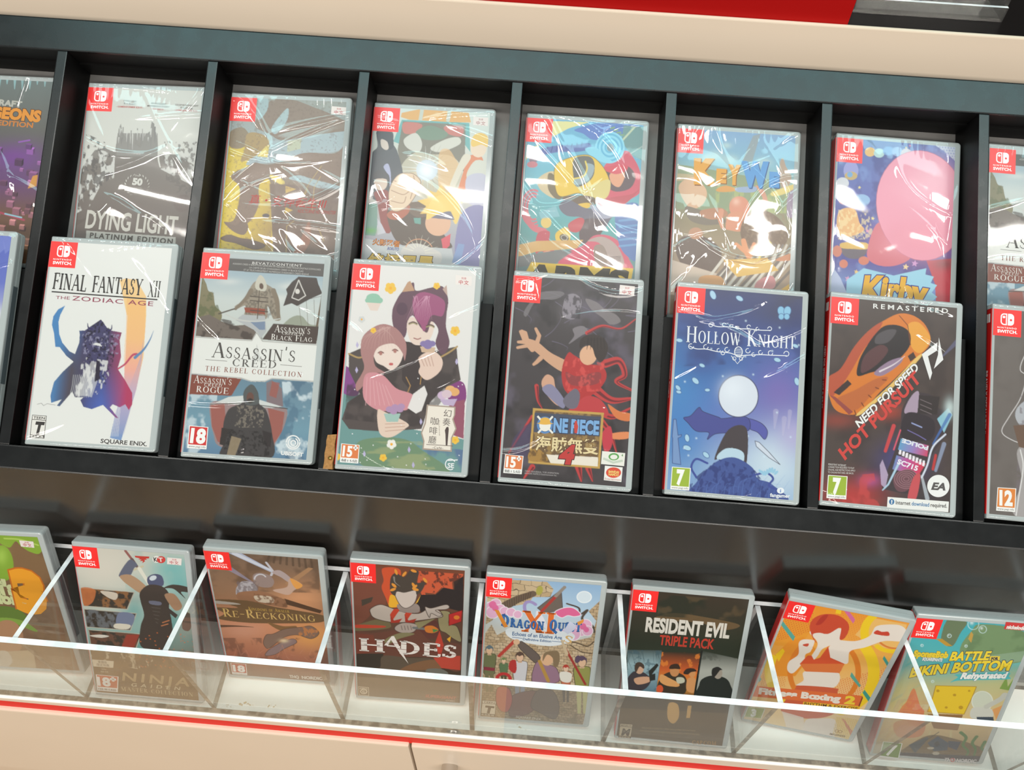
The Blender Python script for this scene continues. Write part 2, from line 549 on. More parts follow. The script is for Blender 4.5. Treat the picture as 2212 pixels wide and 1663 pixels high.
class Cover:
    """One game case; drawing coordinates are those of an enlarged view: photo px = origin + s * (x, y)."""
    NX, NY, SS = 222, 360, 2

    def __init__(self, key, view, matrix, film=None, base=(128, 128, 128), label='', group=None, spine=True, clasp=True):
        self.key = key
        self.M = matrix
        x0, y0, s = view
        inv = matrix.inverted()
        o = inv @ Vector(CAM)
        R3 = matrix.to_3x3().inverted()
        C = np.array(R3) @ ROWS.T            # camera directions -> case directions
        # view px -> case plane as one 3x3 map
        K = np.array([[s / F_PX, 0, (x0 - CX) / F_PX], [0, s / F_PX, (y0 - CY) / F_PX], [0, 0, 1]])
        D = C @ K
        o = np.array(o)
        # point = o + d * (-o.z / d.z)
        self.H = np.array([o[0] * D[2] - o[2] * D[0], o[1] * D[2] - o[2] * D[1], D[2]])
        self.W, self.Hh = self.NX * self.SS, self.NY * self.SS
        self.mm_px = None
        c = self.mm(np.array([[0.5 * (1106 - x0) / s * 0 + self.centre_view(view)[0], self.centre_view(view)[1]]]))
        a = self.mm(np.array([[self.centre_view(view)[0], self.centre_view(view)[1] - 50.0]]))
        self.k = float(np.hypot(*(a - c)[0])) / 50.0     # metres per view px along the height
        self.img = np.empty((self.Hh, self.W, 3))
        self.img[:] = lin(base)
        self.parts = {}
        self.z = 0.00012
        self.root = thing('game_case', label, 'game case', matrix, group)
        self.film = film
        ob = link('case_shell', SHELL, self.root)
        link('case_lining', CORE, self.root)
        if clasp:
            link('clasp', CLASP, self.root)
        if spine:
            self.spine = link('spine_insert', SPINE, self.root)
        self.rng = np.random.default_rng(sum(ord(ch) * (i + 7) for i, ch in enumerate(key)))

    def centre_view(self, view):
        x0, y0, s = view
        p = self.M @ Vector((0.05, 0.085, 0))
        q = ROWS @ (np.array(p) - np.array(CAM))
        return ((CX + F_PX * q[0] / q[2] - x0) / s, (CY + F_PX * q[1] / q[2] - y0) / s)

    # -- coordinates
    def mm(self, pts):
        pts = np.atleast_2d(np.asarray(pts, float))
        q = np.c_[pts, np.ones(len(pts))] @ self.H.T
        return q[:, :2] / q[:, 2:]

    def uv(self, pts):
        p = self.mm(pts)
        return np.c_[(p[:, 0] - INX0) / (INX1 - INX0) * self.W, (INY1 - p[:, 1]) / (INY1 - INY0) * self.Hh]

    # -- painting the printed insert
    def grid(self, x0, y0, x1, y1):
        x0, y0 = max(int(math.floor(x0)), 0), max(int(math.floor(y0)), 0)
        x1, y1 = min(int(math.ceil(x1)) + 1, self.W), min(int(math.ceil(y1)) + 1, self.Hh)
        if x1 <= x0 or y1 <= y0:
            return None
        Y, X = np.mgrid[y0:y1, x0:x1]
        return (slice(y0, y1), slice(x0, x1)), X + 0.5, Y + 0.5

    def put(self, sl, mask, colr, alpha=1.0):
        m_ = (mask * alpha)[..., None]
        c = colr if isinstance(colr, np.ndarray) and colr.ndim == 3 else lin(colr)
        self.img[sl] = self.img[sl] * (1 - m_) + c * m_

    @staticmethod
    def smooth(pts, n=6, closed=True):
        p = np.asarray(pts, float)
        if closed:
            a, b_, c, d_ = np.roll(p, 1, 0), p, np.roll(p, -1, 0), np.roll(p, -2, 0)
        else:
            e = np.vstack([2 * p[0] - p[1], p, 2 * p[-1] - p[-2]])
            a, b_, c, d_ = e[:-3], e[1:-2], e[2:-1], e[3:]
        out = []
        for t in np.linspace(0, 1, n, endpoint=False):
            out.append(0.5 * (2 * b_ + (c - a) * t + (2 * a - 5 * b_ + 4 * c - d_) * t * t + (3 * b_ - a - 3 * c + d_) * t ** 3))
        out = np.stack(out, 1).reshape(-1, 2)
        return out if closed else np.vstack([out, p[-1:]])

    def inside(self, q):
        g = self.grid(q[:, 0].min(), q[:, 1].min(), q[:, 0].max(), q[:, 1].max())
        if g is None:
            return None
        sl, X, Y = g
        ins = np.zeros(X.shape, bool)
        xs_, ys_ = q[:, 0], q[:, 1]
        for i in range(len(q)):
            xa, ya, xb, yb_ = xs_[i - 1], ys_[i - 1], xs_[i], ys_[i]
            if ya == yb_:
                continue
            ins ^= ((ya <= Y) != (yb_ <= Y)) & (X < (xb - xa) * (Y - ya) / (yb_ - ya) + xa)
        return sl, ins.astype(float)

    def P(self, pts, c, s=False, a=1.0, ol=None, w=3):
        """filled polygon (s: smooth outline; ol: outline colour, w px wide; c a pair: gradient top to bottom)"""
        p = self.smooth(pts) if s else np.asarray(pts, float)
        q = self.uv(p)
        r_ = self.inside(q)
        if r_ is not None:
            sl, mk = r_
            if isinstance(c[0], (tuple, list)):
                t = np.linspace(0, 1, mk.shape[0])[:, None, None]
                cc = lin(c[0]) * (1 - t) + lin(c[1]) * t
                cc = np.broadcast_to(cc, (*mk.shape, 3)).copy()
            else:
                cc = c
            self.put(sl, mk, cc, a)
        if ol is not None:
            self.L(np.vstack([p, p[:1]]), ol, w, a=a)

    def L(self, pts, c, w, s=False, a=1.0, w1=None):
        """stroke along a polyline, w view px wide, tapering to w1"""
        p = self.smooth(pts, closed=False) if s else np.asarray(pts, float)
        q = self.uv(p)
        kk = self.k / (INY1 - INY0) * self.Hh
        wa = w * kk / 2
        wb = wa if w1 is None else w1 * kk / 2
        mx = max(wa, wb) + 1
        g = self.grid(q[:, 0].min() - mx, q[:, 1].min() - mx, q[:, 0].max() + mx, q[:, 1].max() + mx)
        if g is None:
            return
        sl, X, Y = g
        mk = np.zeros(X.shape)
        n = len(q) - 1
        for i in range(n):
            ax, ay = q[i]
            bx, by = q[i + 1]
            ra, rb = wa + (wb - wa) * i / n, wa + (wb - wa) * (i + 1) / n
            x_0, x_1 = sorted((ax, bx))
            y_0, y_1 = sorted((ay, by))
            g2 = self.grid(x_0 - mx, y_0 - mx, x_1 + mx, y_1 + mx)
            if g2 is None:
                continue
            s2, X2, Y2 = g2
            dx, dy = bx - ax, by - ay
            t = np.clip(((X2 - ax) * dx + (Y2 - ay) * dy) / max(dx * dx + dy * dy, 1e-9), 0, 1)
            dist = np.hypot(X2 - ax - t * dx, Y2 - ay - t * dy) - (ra + (rb - ra) * t)
            loc = (slice(s2[0].start - sl[0].start, s2[0].stop - sl[0].start), slice(s2[1].start - sl[1].start, s2[1].stop - sl[1].start))
            mk[loc] = np.maximum(mk[loc], np.clip(0.5 - dist, 0, 1))
        self.put(sl, mk, c, a)

    def E(self, x, y, rx, ry, c, rot=0, a=1.0, ol=None, w=3, a0=0, a1=360):
        t = np.radians(np.linspace(a0, a1, 40, endpoint=a1 - a0 < 360))
        ca, sa = math.cos(math.radians(rot)), math.sin(math.radians(rot))
        p = np.c_[x + rx * np.cos(t) * ca - ry * np.sin(t) * sa, y + rx * np.cos(t) * sa + ry * np.sin(t) * ca]
        self.P(p, c, a=a, ol=ol, w=w)

    def R(self, x, y, rx, ry, c, w, rot=0, a=1.0, a0=0, a1=360):
        """elliptic arc stroke"""
        t = np.radians(np.linspace(a0, a1, 40))
        ca, sa = math.cos(math.radians(rot)), math.sin(math.radians(rot))
        self.L(np.c_[x + rx * np.cos(t) * ca - ry * np.sin(t) * sa, y + rx * np.cos(t) * sa + ry * np.sin(t) * ca], c, w, a=a)

    def B(self, x, y, rx, ry, c, a=1.0, rot=0):
        """soft airbrushed spot"""
        (u, v), (ux, vx), (uy, vy) = self.uv([(x, y), (x + 1, y), (x, y + 1)])
        J = np.linalg.inv(np.array([[ux - u, uy - u], [vx - v, vy - v]]))
        mr = max(rx, ry) * 2.2 * max(abs(ux - u) + abs(uy - u), abs(vx - v) + abs(vy - v))
        g = self.grid(u - mr, v - mr, u + mr, v + mr)
        if g is None:
            return
        sl, X, Y = g
        dx = J[0, 0] * (X - u) + J[0, 1] * (Y - v)
        dy = J[1, 0] * (X - u) + J[1, 1] * (Y - v)
        ca, sa = math.cos(math.radians(rot)), math.sin(math.radians(rot))
        ex, ey = (dx * ca + dy * sa) / rx, (-dx * sa + dy * ca) / ry
        self.put(sl, np.exp(-1.2 * (ex * ex + ey * ey)), c, a)

    def G(self, stops, p0, p1, poly=None, a=1.0):
        """linear gradient between two view points, over all or a polygon"""
        q = self.uv([p0, p1])
        if poly is None:
            sl, mk = (slice(0, self.Hh), slice(0, self.W)), np.ones((self.Hh, self.W))
        else:
            r_ = self.inside(self.uv(poly))
            if r_ is None:
                return
            sl, mk = r_
        Y, X = np.mgrid[sl]
        dv = q[1] - q[0]
        t = np.clip(((X - q[0, 0]) * dv[0] + (Y - q[0, 1]) * dv[1]) / (dv @ dv), 0, 1)
        ps = [s_[0] for s_ in stops]
        cs = np.array([lin(s_[1]) for s_ in stops])
        cc = np.stack([np.interp(t, ps, cs[:, i]) for i in range(3)], -1)
        self.put(sl, mk, cc, a)

    def noise(self, sx, sy, oct_=3):
        """smooth value noise 0..1 over the insert, about sx by sy cells"""
        out = np.zeros((self.Hh, self.W))
        amp, tot = 1.0, 0.0
        for o in range(oct_):
            nx, ny = int(sx * 2 ** o) + 2, int(sy * 2 ** o) + 2
            gr = self.rng.random((ny + 1, nx + 1))
            yy = np.linspace(0, ny - 1e-6, self.Hh)
            xx = np.linspace(0, nx - 1e-6, self.W)
            iy, ix = yy.astype(int), xx.astype(int)
            fy, fx = yy - iy, xx - ix
            fy, fx = (fy * fy * (3 - 2 * fy))[:, None], (fx * fx * (3 - 2 * fx))[None]
            a_ = gr[iy][:, ix] * (1 - fx) + gr[iy][:, ix + 1] * fx
            b_ = gr[iy + 1][:, ix] * (1 - fx) + gr[iy + 1][:, ix + 1] * fx
            out += amp * (a_ * (1 - fy) + b_ * fy)
            tot += amp
            amp *= 0.55
        return out / tot

    def N(self, c, lo, hi, sx=6, sy=9, poly=None, a=1.0, oct_=4, soft=False):
        """blotches of one colour where noise passes lo..hi, over all or a polygon"""
        nz = np.clip((self.noise(sx, sy, oct_) - lo) / (hi - lo), 0, 1)
        if poly is None:
            self.put((slice(0, self.Hh), slice(0, self.W)), nz, c, a)
        else:
            r_ = self.inside(self.uv(self.smooth(poly) if soft else poly))
            if r_ is not None:
                self.put(r_[0], r_[1] * nz[r_[0]], c, a)

    def dots(self, c, poly, pitch, rad, a=1.0):
        r_ = self.inside(self.uv(poly))
        if r_ is None:
            return
        sl, mk = r_
        Y, X = np.mgrid[sl]
        kk = self.k / (INY1 - INY0) * self.Hh
        p_, r0 = pitch * kk, rad * kk
        xx = (X + (np.floor(Y / p_) % 2) * p_ / 2) % p_ - p_ / 2
        yy = Y % p_ - p_ / 2
        self.put(sl, mk * np.clip(r0 - np.hypot(xx, yy) + 0.5, 0, 1), c, a)

    def bricks(self, poly, c0, c1, line, bw, bh, w=2.0):
        """stone courses with joints"""
        r_ = self.inside(self.uv(poly))
        if r_ is None:
            return
        sl, mk = r_
        Y, X = np.mgrid[sl]
        kk = self.k / (INY1 - INY0) * self.Hh
        b_w, b_h, lw = bw * kk, bh * kk, w * kk
        wob = (self.noise(14, 22, 2)[sl] - 0.5) * b_h * 0.9
        yy = Y + wob
        row = np.floor(yy / b_h)
        xx = X + (row % 2) * b_w / 2 + wob + np.sin(row * 12.9) * b_w * 0.3
        cell = np.floor(xx / b_w)
        h_ = np.abs(np.sin(cell * 127.1 + row * 311.7) * 43758.5) % 1
        cc = lin(c0) * (1 - h_[..., None]) + lin(c1) * h_[..., None]
        joint = ((yy % b_h) < lw) | ((xx % b_w) < lw)
        cc = np.where(joint[..., None], lin(line), cc)
        self.put(sl, mk, cc)

    # -- flat printing on top of the insert (lettering, labels)
    def part(self, name, ls=None):
        self.cur = self.parts.setdefault(name, MB())
        return self.cur

    def flat(self, verts, faces, c):
        self.z += 0.000006
        self.cur.add([(x, y, self.z) for x, y in verts], faces, ink(c))

    def poly(self, pts, c, s=False):
        p = self.mm(self.smooth(pts) if s else pts)
        self.flat(p, [tuple(range(len(p)))], c)

    def line(self, pts, c, w, s=False):
        p = self.mm(self.smooth(pts, closed=False) if s else pts)
        w = w * self.k / 2
        dv = np.gradient(p, axis=0)
        nv = np.c_[-dv[:, 1], dv[:, 0]] / np.maximum(np.hypot(dv[:, 0], dv[:, 1]), 1e-9)[:, None]
        vv = np.vstack([p + nv * w, p - nv * w])
        n = len(p)
        self.flat(vv, [(i, i + 1, n + i + 1, n + i) for i in range(n - 1)], c)

    def ring(self, x, y, rx, ry, c, w, a0=0, a1=360):
        t = np.radians(np.linspace(a0, a1, 36))
        self.line(np.c_[x + rx * np.cos(t), y + ry * np.sin(t)], c, w)

    def disc(self, x, y, rx, ry, c):
        t = np.radians(np.linspace(0, 360, 32, endpoint=False))
        self.poly(np.c_[x + rx * np.cos(t), y + ry * np.sin(t)], c)

    def text(self, body, p0, p1, h, c, font='sans', bold=0.0, skew=0.0, spread=None, fat=None, arch=0.0):
        """lettering whose baseline runs from p0 to p1, capitals h px tall; fat=(colour, offset) lays an outline under it"""
        q = self.mm([p0, p1])
        ex = q[1] - q[0]
        L_ = np.hypot(*ex)
        ex = ex / L_
        ey = np.array([-ex[1], ex[0]])
        hh = h * self.k
        if fat is not None:
            fv, ff, bx = glyphs(body, font, bold + fat[1], spread)
            f0 = glyphs(body, font, bold, spread)[2]
            self._lay(fv, ff, f0, q[0], ex, ey, L_, hh, skew, fat[0], arch)
        fv, ff, bx = glyphs(body, font, bold, spread)
        self._lay(fv, ff, bx, q[0], ex, ey, L_, hh, skew, c, arch)

    def _lay(self, fv, ff, bx, o, ex, ey, L_, hh, skew, c, arch):
        x = (fv[:, 0] - bx[0]) / (bx[1] - bx[0])
        y = fv[:, 1] / bx[2] * hh
        bow = arch * hh * 4 * x * (1 - x)
        p = o + (x * L_ + y * skew)[:, None] * ex + (y + bow)[:, None] * ey
        self.flat(p, ff, c)

    # -- build it
    def finish(self):
        A = self.img.reshape(self.NY, self.SS, self.NX, self.SS, 3).mean((1, 3))
        nx, ny = self.NX, self.NY
        xs_ = np.linspace(INX0, INX1, nx)
        ys_ = np.linspace(INY1, INY0, ny)
        X, Y = np.meshgrid(xs_, ys_)
        Z = np.full(X.shape, 0.00008)
        # the sleeve rounds over at the spine
        Z -= 0.0010 * np.clip(1 - (X - INX0) / 0.0022, 0, 1) ** 2
        me = grid_mesh('cover_insert', X, Y, Z)
        me.materials.append(M_COVER)
        at_ = me.color_attributes.new('print', 'FLOAT_COLOR', 'POINT')
        buf = np.ones((nx * ny, 4), np.float32)
        buf[:, :3] = np.clip(A.reshape(-1, 3) * PAPER, 0, 1)
        at_.data.foreach_set('color', buf.ravel())
        link('cover_insert', me, self.root)
        for name, q in self.parts.items():
            if q.v:
                q_me = bpy.data.meshes.new(name)
                q_me.from_pydata(q.v, [], q.f)
                for m_ in q.mats:
                    q_me.materials.append(m_)
                q_me.polygons.foreach_set('material_index', q.mi)
                q_me.update()
                o = link(name, q_me, self.root)
        if self.film is not None:
            link('shrink_wrap', film_mesh(self.rng, **self.film), self.root)
        self.img = None


def grid_mesh(name, X, Y, Z, smooth=False):
    ny, nx = X.shape
    me = bpy.data.meshes.new(name)
    me.vertices.add(nx * ny)
    me.vertices.foreach_set('co', np.stack([X, Y, Z], -1).astype(np.float32).ravel())
    i = np.arange(nx * ny).reshape(ny, nx)
    quads = np.stack([i[:-1, :-1], i[1:, :-1], i[1:, 1:], i[:-1, 1:]], -1).reshape(-1, 4)
    n = len(quads)
    me.loops.add(n * 4)
    me.loops.foreach_set('vertex_index', quads.ravel().astype(np.int32))
    me.polygons.add(n)
    me.polygons.foreach_set('loop_start', np.arange(0, n * 4, 4, dtype=np.int32))
    me.polygons.foreach_set('loop_total', np.full(n, 4, np.int32))
    if smooth:
        me.polygons.foreach_set('use_smooth', np.ones(n, bool))
    me.update(calc_edges=True)
    return me


def film_mesh(rng, amp=1.0, folds=9, corner=1.0, lay=-0.25):
    """shrink wrap: a taut sheet over the case front with pulls running in from the edges and loose creases"""
    nx, ny = 110, 178
    xs_ = np.linspace(-0.0003, CASE_W + 0.0003, nx)
    ys_ = np.linspace(-0.0003, CASE_H + 0.0003, ny)
    X, Y = np.meshgrid(xs_, ys_)
    Z = np.full(X.shape, 0.0009)
    for _ in range(folds):
        # a crease: a gently bowed ridge
        cx_, cy_ = rng.uniform(0, CASE_W), rng.uniform(0, CASE_H)
        if rng.random() < 0.5 * corner:
            cx_, cy_ = (rng.choice([0.006, CASE_W - 0.006]), rng.uniform(0, CASE_H)) if rng.random() < 0.5 else (rng.uniform(0, CASE_W), rng.choice([0.006, CASE_H - 0.006]))
        th = rng.normal(lay, 0.6)
        u = (X - cx_) * math.cos(th) + (Y - cy_) * math.sin(th)
        v = -(X - cx_) * math.sin(th) + (Y - cy_) * math.cos(th)
        v = v + rng.normal(0, 6) * u * u
        wdt, ln = rng.uniform(0.0008, 0.0026), rng.uniform(0.012, 0.05)
        Z += amp * rng.uniform(0.12, 0.55) * wdt * np.exp(-(v / wdt) ** 2) * np.exp(-(u / ln) ** 2)
    # broad slack
    for _ in range(4):
        kx, ky = rng.normal(0, 50), rng.normal(0, 95)
        Z += amp * 0.00012 * np.sin(kx * X + ky * Y + rng.uniform(0, 6.28))
    # gathered pulls along the top seam
    t = np.clip(1 - (CASE_H - Y) / 0.018, 0, 1)
    Z += amp * 0.0003 * t * np.sin(X * rng.uniform(350, 520) + rng.uniform(0, 6) + 2 * np.sin(X * 90)) ** 2
    edge = np.minimum.reduce([X + 0.0003, CASE_W + 0.0003 - X, Y + 0.0003, CASE_H + 0.0003 - Y])
    fall = np.clip(1 - edge / 0.0018, 0, 1)
    Z = Z * (1 - fall) + (0.0009 - 0.0022) * fall ** 2 + 0.0009 * fall * (1 - fall)
    Z = np.maximum(Z, 0.00035 - 0.0022 * fall ** 2)
    me = grid_mesh('shrink_wrap', X, Y, Z, True)
    me.materials.append(M_FILM)
    return me


# ------------------------------------------------------------------ lettering
_GL = {}


def glyphs(body, font, bold, spread):
    """outline mesh of a line of text: points, faces, (x0, x1, cap height)"""
    key = (body, font, round(bold, 4), spread)
    if key in _GL:
        return _GL[key]
    if font == 'serif':
        res = serif_line(body, bold, spread)
    else:
        cu = bpy.data.curves.new('lettering', 'FONT')
        cu.body = body
        cu.size = 1.0
        cu.offset = bold
        cu.resolution_u = 3
        if spread:
            cu.space_character = spread
        ob = bpy.data.objects.new('lettering', cu)
        col.objects.link(ob)
        dg = bpy.context.evaluated_depsgraph_get()
        me = bpy.data.meshes.new_from_object(ob.evaluated_get(dg))
        V_ = np.empty(len(me.vertices) * 3, np.float32)
        me.vertices.foreach_get('co', V_)
        V_ = V_.reshape(-1, 3)[:, :2].astype(float)
        F_ = [tuple(p.vertices) for p in me.polygons]
        bpy.data.objects.remove(ob)
        bpy.data.curves.remove(cu)
        bpy.data.meshes.remove(me)
        cap = 0.73
        if any(ord(ch) > 0x2E80 for ch in body):
            cap = 0.85
        res = (V_, F_, (V_[:, 0].min(), V_[:, 0].max(), cap))
    _GL[key] = res
    return res


def _serif_table():
    """capitals with thick and thin strokes and slab feet: ('l', x0,y0,x1,y1,w) line, ('a', cx,cy,rx,ry,a0,a1) bowl, ('s', x,y,half) foot"""
    T, t = 0.14, 0.045
    L = lambda *a: ('l',) + a
    A = lambda *a: ('a',) + a
    S = lambda x, y, h=0.13: ('s', x, y, h)
    return {
        'A': (0.78, [L(.39, 1, .06, 0, t), L(.39, 1, .68, 0, T), L(.17, .34, .58, .34, t), S(.07, 0, .1), S(.68, 0, .12)]),
        'B': (0.66, [L(.14, 0, .14, 1, T), A(.26, .76, .27, .24, -90, 90), A(.26, .27, .34, .27, -90, 90), L(.14, .98, .28, .98, t), L(.14, .52, .28, .52, t), L(.14, .02, .28, .02, t), S(.12, 0, .1), S(.12, 1, .1)]),
        'C': (0.74, [A(.44, .5, .38, .5, 50, 310), L(.68, .88, .68, .68, t), L(.70, .14, .66, .24, t)]),
        'D': (0.80, [L(.14, 0, .14, 1, T), A(.26, .5, .47, .5, -90, 90), L(.14, .98, .28, .98, t), L(.14, .02, .28, .02, t), S(.12, 0, .1), S(.12, 1, .1)]),
        'E': (0.64, [L(.14, 0, .14, 1, T), L(.14, .98, .58, .98, t), L(.14, .52, .48, .52, t), L(.14, .02, .6, .02, t), L(.57, 1, .57, .8, t), L(.59, 0, .61, .22, t), L(.47, .42, .47, .62, t), S(.12, 0, .1), S(.12, 1, .1)]),
        'F': (0.60, [L(.14, 0, .14, 1, T), L(.14, .98, .56, .98, t), L(.14, .52, .46, .52, t), L(.55, 1, .55, .78, t), L(.45, .42, .45, .62, t), S(.14, 0), S(.12, 1, .1)]),
        'G': (0.80, [A(.44, .5, .38, .5, 50, 318), L(.68, .88, .68, .68, t), L(.70, .08, .70, .44, T * .9), S(.70, .44, .13)]),
        'H': (0.84, [L(.16, 0, .16, 1, T), L(.68, 0, .68, 1, T), L(.16, .52, .68, .52, t), S(.16, 0), S(.16, 1), S(.68, 0), S(.68, 1)]),
        'I': (0.32, [L(.16, 0, .16, 1, T), S(.16, 0), S(.16, 1)]),
        'K': (0.78, [L(.16, 0, .16, 1, T), L(.62, 1, .2, .45, t), L(.3, .56, .66, 0, T), S(.16, 0), S(.16, 1), S(.62, 1, .11), S(.67, 0, .11)]),
        'L': (0.62, [L(.16, 0, .16, 1, T), L(.16, .02, .58, .02, t), L(.57, 0, .59, .24, t), S(.14, 0, .12), S(.16, 1)]),
        'M': (0.98, [L(.16, 0, .16, 1, t), L(.16, 1, .46, .04, T), L(.46, .04, .78, 1, t), L(.80, 0, .80, 1, T), S(.16, 0, .1), S(.12, 1, .1), S(.80, 0), S(.84, 1, .1)]),
        'N': (0.84, [L(.16, 0, .16, 1, t), L(.15, 1, .68, .02, T), L(.68, 0, .68, 1, t), S(.16, 0, .11), S(.11, 1, .1), S(.68, 1, .11)]),
        'O': (0.84, [A(.42, .5, .37, .5, 0, 360)]),
        'P': (0.64, [L(.16, 0, .16, 1, T), A(.28, .73, .29, .27, -90, 90), L(.16, .98, .3, .98, t), L(.16, .46, .3, .46, t), S(.16, 0), S(.13, 1, .1)]),
        'Q': (0.84, [A(.42, .5, .37, .5, 0, 360), L(.42, .12, .82, -.18, T * .8)]),
        'R': (0.74, [L(.16, 0, .16, 1, T), A(.28, .74, .28, .26, -90, 90), L(.16, .98, .3, .98, t), L(.16, .48, .3, .48, t), L(.34, .48, .64, 0, T), S(.16, 0), S(.13, 1, .1), S(.67, 0, .09)]),
        'S': (0.58, [A(.29, .745, .22, .255, 40, 270, ), A(.29, .26, .24, .26, -140, 90), L(.46, .92, .46, .72, t), L(.07, .08, .07, .3, t)]),
        'T': (0.70, [L(.35, 0, .35, 1, T), L(.05, .98, .65, .98, t), L(.06, 1, .06, .78, t), L(.64, 1, .64, .78, t), S(.35, 0)]),
        'U': (0.80, [L(.16, .3, .16, 1, T), L(.64, .3, .64, 1, t), A(.4, .32, .25, .32, 180, 360), S(.16, 1), S(.64, 1, .1)]),
        'V': (0.78, [L(.1, 1, .4, 0, T), L(.4, 0, .7, 1, t), S(.1, 1, .12), S(.7, 1, .1)]),
        'W': (1.08, [L(.1, 1, .34, 0, T), L(.34, 0, .56, 1, t), L(.52, 1, .76, 0, T), L(.76, 0, .98, 1, t), S(.1, 1, .11), S(.53, 1, .12), S(.98, 1, .1)]),
        'X': (0.76, [L(.1, 1, .64, 0, T), L(.64, 1, .1, 0, t), S(.1, 1, .12), S(.64, 0, .12), S(.64, 1, .1), S(.1, 0, .1)]),
        'Y': (0.74, [L(.08, 1, .37, .45, T), L(.37, .45, .66, 1, t), L(.37, 0, .37, .48, T), S(.09, 1, .11), S(.65, 1, .1), S(.37, 0)]),
        'Z': (0.68, [L(.1, .98, .6, .98, t), L(.58, .98, .08, .02, T), L(.08, .02, .62, .02, t), L(.1, 1, .08, .78, t), L(.6, 0, .63, .22, t)]),
        '-': (0.5, [L(.08, .42, .42, .42, t * 1.4)]),
        "'": (0.22, [L(.11, .98, .09, .74, .07)]),
        '.': (0.22, [L(.11, 0, .11, .1, .1)]),
        ' ': (0.36, []),
    }


_SER = {}


def serif_line(body, bold, spread):
    """capitals stay full height; lower-case letters print as small capitals"""
    if not _SER:
        _SER.update(_serif_table())
    V_, F_ = [], []
    x = 0.0

    def quad(pts):
        o = len(V_)
        V_.extend(pts)
        F_.append(tuple(range(o, o + len(pts))))
    for ch in body:
        w, els = _SER[ch.upper()]
        sc = 0.76 if ch.islower() else 1.0
        for e in els:
            if e[0] == 'l':
                _, xa, ya, xb, yb_, wd = e
                wd += bold
                dx, dy = xb - xa, yb_ - ya
                ln = math.hypot(dx, dy)
                if abs(dy) > 0.3:     # strokes are cut level at the ends
                    hx = wd / 2 * ln / abs(dy)
                    pts = [(xa - hx, ya), (xa + hx, ya), (xb + hx, yb_), (xb - hx, yb_)]
                else:
                    nx_, ny_ = -dy / ln * wd / 2, dx / ln * wd / 2
                    pts = [(xa - nx_, ya - ny_), (xb - nx_, yb_ - ny_), (xb + nx_, yb_ + ny_), (xa + nx_, ya + ny_)]
                quad([(x + px * sc, py * sc) for px, py in pts])
            elif e[0] == 's':
                _, xa, ya, hw = e
                th = 0.045 + bold * 0.6
                y0_ = 0.0 if ya < 0.02 else (ya - th if ya > 0.9 else ya - th / 2)
                hw += bold / 2
                quad([(x + (xa - hw) * sc, y0_ * sc), (x + (xa + hw) * sc, y0_ * sc), (x + (xa + hw) * sc, (y0_ + th) * sc), (x + (xa - hw) * sc, (y0_ + th) * sc)])
            else:
                _, cx_, cy_, rx, ry, a0, a1 = e
                n = max(6, int(abs(a1 - a0) / 12))
                prev = None
                for j in range(n + 1):
                    a = math.radians(a0 + (a1 - a0) * j / n)
                    # thick where the bowl runs upright; the two halves of an S swell in the middle
                    wd = 0.045 + 0.095 * abs(math.cos(a)) ** 1.3
                    if rx < 0.25:
                        wd = 0.045 + 0.08 * max(abs(math.cos(a)) * 0.7, abs(math.sin(a)) if abs(cy_ + ry * math.sin(a) - 0.5) < 0.12 else 0)
                    wd += bold
                    ca, sa = math.cos(a), math.sin(a)
                    o_ = (x + (cx_ + rx * ca) * sc, (cy_ + ry * sa) * sc)
                    i_ = (x + (cx_ + (rx - wd) * ca) * sc, (cy_ + (ry - wd) * sa) * sc)
                    if prev:
                        quad([prev[0], o_, i_, prev[1]])
                    prev = (o_, i_)
        x += (w * sc + 0.06) * (spread or 1.0)
    V_ = np.array(V_, float)
    return V_, F_, (V_[:, 0].min(), V_[:, 0].max(), 1.0)


